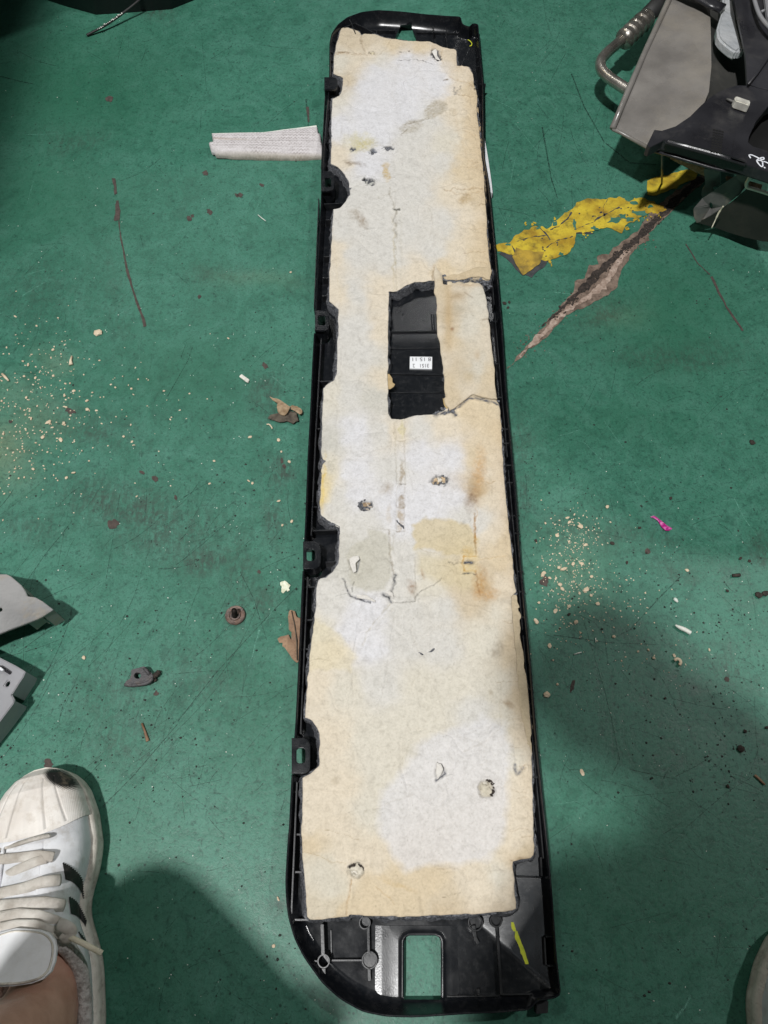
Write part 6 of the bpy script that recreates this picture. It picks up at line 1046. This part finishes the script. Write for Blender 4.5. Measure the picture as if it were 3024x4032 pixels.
tag(tube('paper_curl', curve(tp([(2656, 2600), (2666, 2594), (2678, 2600), (2680, 2612), (2674, 2618)], 0.003), 4), 0.0017, M['crumb'], n=7), 'curled cream crumb shaped like a hook at the lower right', 'curl')
tag(tube('paper_curl', curve(tp([(1050, 1671), (1060, 1671), (1068, 1680), (1072, 1688)], 0.0015), 4), 0.0009, M['crumb'], n=6), 'thin cream curl just below the brown torn scrap', 'curl')
tag(tube('thin_straw', tp([(2260, 2577), (2275, 2572), (2290, 2568)], 0.0012), 0.0007, M['crumb_white'], n=6), 'thin white straw piece right of the panel', 'straw')
tag(tube('thin_straw', tp([(2345, 2512), (2346, 2530)], 0.0012), 0.0006, M['crumb_white'], n=6), 'tiny upright pale straw bit in the shadow', 'straw')
tag(tube('thin_straw', tp([(1016, 846), (1030, 858), (1046, 870)], 0.0012), 0.0007, M['crumb_white'], n=6), 'short pale stalk on the floor left of the upper panel', 'straw')
tag(tube('twig', tp([(559, 2848), (570, 2878), (582, 2918)], 0.0015), [0.0012, 0.0013, 0.002], M['leaf'], n=7), 'short brown twig on the floor below the rubber mount', 'twig')
tag(tube('twig', tp([(2972, 3052), (2990, 3068), (3012, 3090)], 0.0015), [0.0014, 0.0014, 0.0012], M['leaf'], n=7), 'brown twig near the right edge below the dark stone', 'twig')
tag(tube('twig', tp([(2884, 2266), (2914, 2264)], 0.0022), [0.002, 0.0022], M['clod'], n=6), 'dark stubby twig in the upper part of the right floor', 'twig')
tag(tube('straw_stem', tp([(8, 1472), (20, 1484), (34, 1499)], 0.002), [0.0016, 0.002, 0.0012], M['crumb'], n=7), 'dry tan stem lying at the left edge among crumbs', 'stem')
tag(tube('straw_stem', tp([(283, 1402), (278, 1420), (279, 1436)], 0.002), [0.0012, 0.0018, 0.003], M['crumb'], n=7), 'tan drop-shaped husk on the left floor', 'husk')
def stone(px_, py_, s, label, cat, mat, zs, seed):
    V = []; Fc = []; lump(V, Fc, (0, 0, 0), s, random.Random(seed), zs); o = mk('stone', V, Fc, mat); o.location = P(px_, py_, 0); return tag(o, label, cat)
stone(2914, 2948, 0.0064, 'dark brown flat stone on the floor at the lower right', 'stone', M['clod'], 0.8, 4)
stone(388, 1313, 0.0060, 'largest tan husk lump on the left floor', 'husk', M['crumb'], 0.6, 5)
stone(2292, 3042, 0.0032, 'oval beige flake in the soft shadow lower right', 'flake', M['crumb'], 0.4, 6)
tag(slab('white_card', [(1893, 538), (1900, 534), (1909, 545), (1922, 620), (1936, 720), (1940, 760), (1932, 756), (1920, 700), (1905, 610)], 0.001, 0.012, M['white'], None, 0.0006), 'glossy white strip poking out under the right edge of the panel', 'card')
r = root('beaded_strap', (450, 80), 'thin black serrated strap dotted with white grains at the top left', 'strap')
put(tube('strap_band', curve(tp([(341, 139), (380, 119), (422, 95), (482, 53), (543, 5), (600, -50)], [0.003, 0.006, 0.01, 0.016, 0.024, 0.03]), 6), 0.0022, M['rubber'], n=8), r)
V = []; Fc = []; rn = random.Random(4)
for k in range(15):
    t = k / 14; x = 385 + 95 * t; lump(V, Fc, P(x, 116 - 62 * t + rn.uniform(-2, 2), 0.009 + 0.008 * t), rn.uniform(0.001, 0.0024), rn, 0.8)
put(mk('white_grain', V, Fc, M['crumb_white']), r)
# ------------------------------------------------------------------ the person holding the camera: left shoe and ankle are in view
def interp(t, T, Vv): return float(np.interp(t, T, Vv))
TW = [0, 0.012, 0.03, 0.06, 0.1, 0.18, 0.28, 0.38, 0.5, 0.6, 0.7, 0.8, 0.88, 0.94, 0.98, 1.0]; WS = [0.006, 0.018, 0.027, 0.036, 0.043, 0.050, 0.0535, 0.0515, 0.046, 0.043, 0.042, 0.041, 0.038, 0.032, 0.022, 0.008]
TH_ = [0, 0.03, 0.08, 0.15, 0.22, 0.30, 0.36, 0.45, 0.55, 0.7, 0.9, 1.0]; HS = [0.030, 0.044, 0.054, 0.060, 0.064, 0.072, 0.080, 0.094, 0.112, 0.125, 0.125, 0.12]
TC = [0.5, 0.56, 0.64, 0.74, 0.86, 0.95, 1.0]; HC = [0.125, 0.094, 0.078, 0.068, 0.072, 0.082, 0.086]
LEN = 0.292
def shoe(tip, ang, side, root_):
    fwd = Vector((-math.sin(ang), math.cos(ang), 0)); lat = Vector((math.cos(ang), math.sin(ang), 0))
    def W(t, x, z):
        fl = min(1, max(0, (t - 0.42) / 0.16)); med = x * side > 0
        if med: x -= side * 0.011 * math.exp(-((t - 0.47) / 0.11) ** 2) * max(0, 1 - max(0, z - 0.03) / 0.05) * min(1, abs(x) / 0.03)
        if med and t > 0.42: x += side * 0.016 * fl * min(1, max(0, (z - 0.03) / 0.045)) * min(1, abs(x) / 0.025) * (1 - max(0, (t - 0.8) / 0.2))
        return Vector((tip[0], tip[1], 0)) - fwd * (t * LEN) + lat * (x - 0.004 * side * math.sin(math.pi * min(1, t * 1.6))) + Vector((0, 0, z))
    s = empty('sneaker', W(0.5, 0, 0)); reparent(s, root_); s['label'] = 'worn white low sneaker with black stripes'
    def sub(o): o.parent = s; o.matrix_parent_inverse = (Matrix.Translation(root_.location) @ s.matrix_parent_inverse).inverted() if False else Matrix.Translation(s.location).inverted(); return o
    ts = [0.5 - 0.5 * math.cos(math.pi * k / 60) for k in range(61)]
    # sole: side wall with a slight bulge and a groove
    V = []; Fc = []; prof = [(0.94, 0.0), (1.0, 0.003), (1.02, 0.010), (0.995, 0.014), (1.02, 0.018), (1.0, 0.026), (0.93, 0.029)]; loop = [(t, 1) for t in ts] + [(t, -1) for t in ts[-2:0:-1]]
    for f, z in prof:
        for t, sg in loop: V.append(W(t + (0.004 if t < 0.01 else 0) * (1 - f), sg * interp(t, TW, WS) * f, z + 0.004 * max(0, 1 - t * 6)))
    m = len(loop)
    for k in range(len(prof) - 1):
        for i in range(m): Fc.append((k * m + i, k * m + (i + 1) % m, (k + 1) * m + (i + 1) % m, (k + 1) * m + i))
    Fc += [tuple(range(m)), tuple((len(prof) - 1) * m + i for i in range(m))]; so = mk('sole', V, Fc, M['sole'], None, True); fix_normals(so); bpy_autos(so, 50); sub(so)
    # upper
    nT, nP = 150, 90; T = np.linspace(0.012, 0.995, nT); PH = np.linspace(0, math.pi, nP); V = []; zz = np.zeros((nT, nP))
    def upt(t, ph, grow=0.0):
        w_ = interp(t, TW, WS) * 0.93 + grow; h = interp(t, TH_, HS) + grow; cx, sx = math.cos(ph), math.sin(ph); x = w_ * math.copysign(abs(cx) ** 0.72, cx); z = 0.024 + (h - 0.024) * abs(sx) ** 0.85
        x *= 1 - 0.18 * max(0, (z - 0.05) / 0.07) * (t > 0.25); return x, z
    for i, t in enumerate(T):
        for j, ph in enumerate(PH):
            x, z = upt(t, ph); hc = interp(t, TC, HC) if t > 0.5 else 9
            if z > hc: z = hc + (z - hc) * 0.0
            zz[i, j] = z; bump_ = 0.0006 * math.sin(t * 90 + 3 * math.cos(ph * 2)) * (0.25 < t < 0.45); V.append(W(t, x, z + bump_))
    keep = []
    for i in range(nT - 1):
        for j in range(nP - 1):
            t = T[i]; hc = interp(t, TC, HC) if t > 0.5 else 9; x, z = upt(t, PH[j]); x2, z2 = upt(t, PH[j + 1])
            if min(z, z2) > hc: continue
            tj = abs(PH[j] - math.pi / 2)
            if t > 0.24 and tj < 0.30 and t <= 0.6: continue     # throat under the laces
            Fc_ = (i * nP + j, i * nP + j + 1, (i + 1) * nP + j + 1, (i + 1) * nP + j); keep.append(Fc_)
    up = mk('upper', V, keep, M['sneaker_white'], None, True)
    bm = bmesh.new(); bm.from_mesh(up.data); bmesh.ops.delete(bm, geom=[v for v in bm.verts if not v.link_faces], context='VERTS'); bmesh.ops.recalc_face_normals(bm, faces=bm.faces); bm.to_mesh(up.data); bm.free()
    sd = up.modifiers.new('thickness', 'SOLIDIFY'); sd.thickness = 0.0022; sd.offset = -1; sub(up)
    # tongue filling the throat and standing up behind the laces
    V = []; Fc = []; n1, n2 = 40, 20
    for i in range(n1):
        t = 0.22 + 0.30 * i / (n1 - 1); up_ = max(0, (t - 0.48) / 0.14)
        for j in range(n2):
            q = j / (n2 - 1) * 2 - 1; wd = 0.021 + 0.010 * min(1, max(0, (t - 0.4) / 0.12)); rr = math.sqrt(max(0, 1 - max(0, (t - 0.575) / 0.045) ** 2)) if t > 0.575 else 1
            h = interp(t, TH_, HS) - 0.004 + 0.010 * up_ - 0.006 * q * q - 0.004 * up_ * q * q; V.append(W(t, q * wd * max(0.25, rr), h))
    for i in range(n1 - 1):
        for j in range(n2 - 1): Fc.append((i * n2 + j, i * n2 + j + 1, (i + 1) * n2 + j + 1, (i + 1) * n2 + j))
    tg = mk('tongue', V, Fc, M['sneaker_white'], None, True); fix_normals(tg); md = tg.modifiers.new('thickness', 'SOLIDIFY'); md.thickness = 0.006; md.offset = 0; bv = tg.modifiers.new('edge', 'BEVEL'); bv.width = 0.002; bv.segments = 2; sub(tg)
    # rubber toe cap with grooves and fine diamond relief
    V = []; C = []; n1, n2 = 100, 160
    for i in range(n1):
        tt_ = i / (n1 - 1)
        for j in range(n2):
            ph = math.pi * j / (n2 - 1); tend = 0.235 - 0.045 * abs(math.cos(ph)) ** 2; t = 0.006 + (tend - 0.006) * tt_; x, z = upt(t, ph, 0.0018); q = x / max(1e-4, interp(t, TW, WS)); g = 0; zone = t > 0.018 and z > 0.034
            s_ = x / (0.35 + 2.6 * t)      # radial grooves fan out from the throat
            for c in (-0.032, -0.016, 0.0, 0.016, 0.032, ):
                g = max(g, math.exp(-((s_ - c * 1.25) / 0.0011) ** 2) * (0.045 < t < tend - 0.012))
            dia = (math.sin((x * 1000 + t * 292) * 2.1) * math.sin((x * 1000 - t * 292) * 2.1)) if zone else 0
            z2 = z - 0.0011 * g + 0.00028 * dia; black = np.clip(5 * (0.9 - math.hypot(((x - 0.024) * 0.78 + (t - 0.055) * 0.292 * 0.62) / 0.024, (-(x - 0.024) * 0.62 + (t - 0.055) * 0.292 * 0.78) / 0.0085) + 0.12 * math.sin(t * 900 + x * 2000)), 0, 1) if side > 0 else 0
            cc = np.array([1.0, 1.0, 1.0]) * (1 - 0.45 * g) * (1 + 0.05 * dia); V.append(W(t, x, z2)); C.append((*(cc * (1 - 0.985 * black)), 1))
    Fc = [(i * n2 + j, i * n2 + j + 1, (i + 1) * n2 + j + 1, (i + 1) * n2 + j) for i in range(n1 - 1) for j in range(n2 - 1)]
    tc = mk('toe_cap', V, Fc, M['sneaker_toe'], None, True); ca = tc.data.color_attributes.new('col', 'FLOAT_COLOR', 'POINT'); ca.data.foreach_set('color', np.array(C, np.float32).ravel()); fix_normals(tc); sub(tc); tc['label'] = 'ridged off-white rubber toe cap with a black worn patch' if side > 0 else 'ridged off-white rubber toe cap'
    # collar roll and knit lining
    def collar(k):
        L = []
        for t in np.linspace(0.53, 0.99, 26):
            hc = interp(t, TC, HC); w_ = interp(t, TW, WS) * 0.93; h = interp(t, TH_, HS); sn = min(1, ((hc - 0.024) / (h - 0.024)) ** (1 / 0.85)); ph = math.asin(sn); x = w_ * abs(math.cos(ph)) ** 0.72 * (1 - 0.18 * max(0, (hc - 0.05) / 0.07)); L.append((t, k * max(0.012, x - 0.004), hc - 0.001))
        return L
    L = [W(*p) for p in collar(1)] + [W(*p) for p in collar(-1)[::-1]]
    sub(tube('collar_lining', L, 0.0068, M['lining'], n=10)); 
    V = []; Fc = []; CL = collar(1) + collar(-1)[::-1]; m = len(CL)
    for dz, sc in ((0, 0.93), (-0.03, 0.96), (-0.055, 0.9)):
        for t, x, z in CL: V.append(W(t, x * sc, max(0.012, z + dz)))
    for k in range(2):
        for i in range(m - 1): Fc.append((k * m + i, k * m + i + 1, (k + 1) * m + i + 1, (k + 1) * m + i))
    sub(mk('inner_lining', V, Fc, M['lining'], None, True))
    return s, sub, [up, tg, tc, so], W, upt
PERSON = empty('person', (0.03, -0.35, 0), 0, 'person in white black-striped sneakers, bare ankle, standing over the panel with the camera', 'person')
SANG = R(13)
sL, subL, meshL, WL_, upL = shoe((-0.352, 0.106), SANG, 1, PERSON)
sR, subR, meshR, WR_, upR = shoe((0.418, -0.036), -R(22), -1, PERSON)
bpy.context.view_layer.update()
bS = bvh_of(meshL)
def hitpt(px_, py_, off=0.002, default=0.08):
    d = ray(px_, py_).normalized(); h = bS.ray_cast(Vector((0, 0, H)), d)
    if h[0] is None or h[0].z < 0.02: return P(px_, py_, default)
    return h[0] + Vector((0, 0, off))
def serr(pts, k=9, amp=2.6):
    rp = resample(pts, k / 2, False); out = []
    for i, p in enumerate(rp):
        t = rp[min(i + 1, len(rp) - 1)] - rp[max(i - 1, 0)]; t = t / (np.linalg.norm(t) + 1e-9); out.append((p[0] + t[1] * amp * (1 if i % 2 else -1), p[1] - t[0] * amp * (1 if i % 2 else -1)))
    return out
for top_, bot in (([(246, 3396), (270, 3408), (292, 3424), (312, 3444), (322, 3462), (326, 3486), (330, 3540)], [(322, 3520), (308, 3496), (290, 3478), (272, 3468), (256, 3463)]), ([(270, 3531), (288, 3540), (301, 3552), (316, 3574), (330, 3600), (337, 3624)], [(336, 3650), (328, 3636), (312, 3616), (298, 3606), (277, 3599)]), ([(307, 3669), (320, 3682), (332, 3698), (342, 3714)], [(332, 3706), (320, 3696)])):
    subL(drape('stripe', serr(top_) + bot, bS, M['stripe'], off=0.0007, step=4, zfall=0.05))
TPX = [(-90, 3700, 0.110), (0, 3672, 0.111), (60, 3656, 0.112), (150, 3660, 0.113), (190, 3674, 0.114), (213, 3702, 0.116), (219, 3735, 0.119), (213, 3785, 0.123), (198, 3826, 0.126), (168, 3856, 0.129), (120, 3874, 0.131), (50, 3884, 0.132), (-90, 3886, 0.132)]
subL(tube('tongue_seam', curve([P(a, b, z + 0.0006) for a, b, z in [(x_ * 0.93 + 4, 3772 + (y_ - 3772) * 0.90, z_) for x_, y_, z_ in TPX]], 3), 0.0009, M['sole'], n=6))
tp_ = plate3('tongue_pad', TPX, 0.007, M['tongue']); bevel(tp_, 0.0022, 3, 50); subL(tp_)
# mirrored set for the other shoe, built on its own surface from side angles
def stripe_on(Wf, upf, subf, t0, side):
    V = []; Fc = []; n = 14
    for i in range(n):
        f = i / (n - 1); ph = 0.30 + 0.75 * f
        for k, dt in enumerate((0, 0.042)):
            t = t0 + dt - 0.06 * f; x, z = upf(t, ph if side > 0 else math.pi - ph, 0.0008); V.append(Wf(t, x, z))
    for i in range(n - 1): Fc.append((2 * i, 2 * i + 1, 2 * i + 3, 2 * i + 2))
    subf(mk('stripe', V, Fc, M['stripe'], None, True))
for t0 in (0.42, 0.50, 0.58): stripe_on(WR_, upR, subR, t0, -1); stripe_on(WR_, upR, subR, t0, 1); stripe_on(WL_, upL, subL, t0, -1)
# laces of the left shoe: flat, wide, dirty
for L, wd in (([(-60, 3372), (0, 3344), (60, 3326), (130, 3304), (188, 3290)], 0.0054), ([(-60, 3392), (0, 3384), (80, 3376), (150, 3368), (206, 3374)], 0.0046), ([(-60, 3480), (0, 3462), (60, 3428), (142, 3392), (180, 3380)], 0.0044), ([(-60, 3532), (0, 3518), (90, 3498), (160, 3474), (232, 3464)], 0.0050),
              ([(-60, 3572), (0, 3570), (90, 3562), (170, 3556), (246, 3566)], 0.0056), ([(-60, 3628), (0, 3612), (70, 3600), (150, 3606), (215, 3628), (272, 3660)], 0.0050), ([(-60, 3672), (0, 3652), (60, 3640), (135, 3640), (200, 3664), (262, 3690)], 0.0040)):
    rp = resample(L, 18, False); pts = [hitpt(a, b, 0.0055) for a, b in rp]; zs = np.array([p.z for p in pts])
    for _ in range(4): zs[1:-1] = (zs[:-2] + 2 * zs[1:-1] + zs[2:]) / 4
    pts = [P(a, b, float(z)) for (a, b), z in zip(rp, zs)]; pts[-1] = pts[-1] - Vector((0, 0, 0.003)); subL(tube('lace', curve(pts, 3), wd, M['lace'], n=12, flat=0.42))
subL(tube('lace_knot', curve([P(235, 3640, 0.108), P(262, 3650, 0.111), P(280, 3668, 0.108), P(262, 3694, 0.106), P(245, 3676, 0.107)], 5), 0.0052, M['lace'], n=12, flat=0.7))
subL(tube('lace_end', [P(272, 3688, 0.108), P(330, 3716, 0.107), P(402, 3754, 0.104)], 0.0024, M['lace_tip'], n=12, flat=0.8))
for k in range(5):
    t = 0.27 + 0.062 * k; x1, z1 = upR(t, math.pi * 0.30); subR(tube('lace', curve([WR_(t, -x1, z1 + 0.002), WR_(t - 0.01, 0, interp(t, TH_, HS) + 0.004), WR_(t, x1, z1 + 0.002)], 5), 0.005, M['lace'], n=10, flat=0.42))
# body: one continuous skinned surface
def skinned(name, verts, edges, rad, mat, lev=2, rootv=0):
    me = bpy.data.meshes.new(name); me.from_pydata(verts, edges, []); me.update(); me.materials.append(mat); o = bpy.data.objects.new(name, me); COL.objects.link(o)
    sk_ = o.modifiers.new('skin', 'SKIN'); sk_.use_smooth_shade = True
    if not me.skin_vertices: 
        bm = bmesh.new(); bm.from_mesh(me); bm.verts.layers.skin.verify(); bm.to_mesh(me); bm.free()
    for i, v in enumerate(me.skin_vertices[0].data): r_ = rad[i]; v.radius = r_ if hasattr(r_, '__len__') else (r_, r_); v.use_root = (i == rootv)
    ss = o.modifiers.new('smooth', 'SUBSURF'); ss.levels = lev; ss.render_levels = lev
    bpy.context.view_layer.update(); dg = bpy.context.evaluated_depsgraph_get(); m2 = bpy.data.meshes.new_from_object(o.evaluated_get(dg)); o.modifiers.clear(); o.data = m2; m2.shade_smooth(); return o
bv = []; be = []; br = []
def chain(pts, rads, start=None):
    prev = start
    for p, r_ in zip(pts, rads):
        bv.append(tuple(p)); br.append(r_); i = len(bv) - 1
        if prev is not None: be.append((prev, i))
        prev = i
    return prev
pel = chain([(0.08, -0.52, 0.68)], [(0.15, 0.11)]); ch = chain([(0.10, -0.48, 0.82), (0.09, -0.37, 0.98), (0.08, -0.26, 1.10)], [(0.13, 0.10), (0.15, 0.11), (0.13, 0.09)], pel)
nk = chain([(0.03, -0.21, 1.19), (-0.05, -0.18, 1.26)], [0.055, 0.05], ch); hd = chain([(-0.105, -0.155, 1.33), (-0.115, -0.13, 1.41)], [(0.075, 0.085), (0.07, 0.075)], nk)
for sx, kn, an, ft in ((-1, (-0.33, -0.13, 0.47), (-0.281, -0.122, 0.115), [(-0.296, -0.070, 0.066), (-0.330, 0.02, 0.040)]), (1, (0.38, -0.23, 0.47), (0.347, -0.250, 0.115), [(0.365, -0.196, 0.066), (0.400, -0.116, 0.040)])):
    hp = chain([(0.12 + sx * 0.11, -0.50, 0.66), (0.10 + (kn[0] - 0.10) * 0.6, -0.36, 0.58), kn, ((kn[0] + an[0]) / 2, (kn[1] + an[1]) / 2 - 0.02, 0.32), ((kn[0] + an[0] * 3) / 4, an[1] - 0.005, 0.19), an], [0.095, 0.082, 0.060, 0.056, 0.042, 0.036], pel)
    chain([(an[0] - sx * -0.008, an[1] - 0.045, 0.06)], [0.028], hp); chain(ft, [0.028, 0.024], hp)
    if sx > 0:      # right hand holds the phone upright above the panel
        sh = chain([(0.28, -0.26, 1.09), (0.25, -0.24, 0.95), (0.18, -0.15, 0.905), (0.125, -0.060, 0.895)], [0.060, 0.050, 0.042, 0.030], ch); pm = chain([(0.085, -0.040, 0.905)], [(0.028, 0.018)], sh)
        for f in range(4): chain([(0.066, -0.050 + f * 0.016, 0.915), (0.040, -0.052 + f * 0.018, 0.918), (0.012, -0.050 + f * 0.018, 0.913)], [0.0095, 0.0085, 0.0075], pm)
        chain([(0.062, -0.075, 0.900), (0.040, -0.082, 0.890)], [0.011, 0.009], pm)
    else:           # left hand rests on the knee
        sh = chain([(-0.09, -0.28, 1.09), (-0.17, -0.44, 0.90), (-0.21, -0.40, 0.76), (-0.215, -0.34, 0.70)], [0.058, 0.046, 0.036, 0.027], ch); pm = chain([(-0.220, -0.295, 0.675)], [(0.032, 0.018)], sh)
        for f in range(4): chain([(-0.250 + f * 0.020, -0.262, 0.665), (-0.252 + f * 0.021, -0.238, 0.648), (-0.252 + f * 0.021, -0.220, 0.628)], [0.0095, 0.0085, 0.0075], pm)
        chain([(-0.188, -0.300, 0.665), (-0.172, -0.285, 0.650)], [0.011, 0.009], pm)
# nose, chin and ears on the bowed head
chain([(-0.105, -0.055, 1.325)], [0.014], hd - 1); chain([(-0.100, -0.09, 1.28)], [0.03], hd - 1); chain([(-0.19, -0.16, 1.34)], [0.016], hd - 1); chain([(-0.020, -0.16, 1.34)], [0.016], hd - 1)
body = skinned('body', bv, be, br, M['skin']); reparent(body, PERSON)
tv = [(0.09, -0.50, 0.72), (0.12, -0.48, 0.84), (0.09, -0.37, 0.99), (0.08, -0.27, 1.11), (-0.08, -0.28, 1.10), (-0.13, -0.36, 0.99), (0.25, -0.27, 1.10), (0.265, -0.25, 0.98)]
shirt = skinned('shirt', tv, [(0, 1), (1, 2), (2, 3), (3, 4), (4, 5), (3, 6), (6, 7)], [(0.15, 0.12), (0.14, 0.115), (0.155, 0.12), (0.14, 0.10), 0.075, 0.065, 0.075, 0.065], M['shirt']); reparent(shirt, PERSON)
sv = [(0.08, -0.52, 0.70), (-0.02, -0.50, 0.66), (-0.16, -0.36, 0.58), (-0.22, -0.28, 0.54), (0.20, -0.50, 0.66), (0.27, -0.37, 0.58), (0.34, -0.30, 0.54)]
sho = skinned('shorts', sv, [(0, 1), (1, 2), (2, 3), (0, 4), (4, 5), (5, 6)], [(0.15, 0.12), 0.11, 0.095, 0.085, 0.11, 0.10, 0.09], M['shorts']); reparent(sho, PERSON)
hair = skinned('hair', [(-0.105, -0.195, 1.35), (-0.115, -0.175, 1.42), (-0.115, -0.14, 1.455)], [(0, 1), (1, 2)], [(0.085, 0.075), (0.085, 0.08), (0.06, 0.055)], M['hair']); reparent(hair, PERSON)
hol = empty('camera_phone', (0, -0.02, 0.90), 0, 'black camera phone held upright in one hand above the panel', 'phone')
ph_ = box('phone_case', (0, -0.018, 0.893), (0.076, 0.152, 0.009), M['case'], None, 0, 0.003, rx=TH); reparent(ph_, hol)
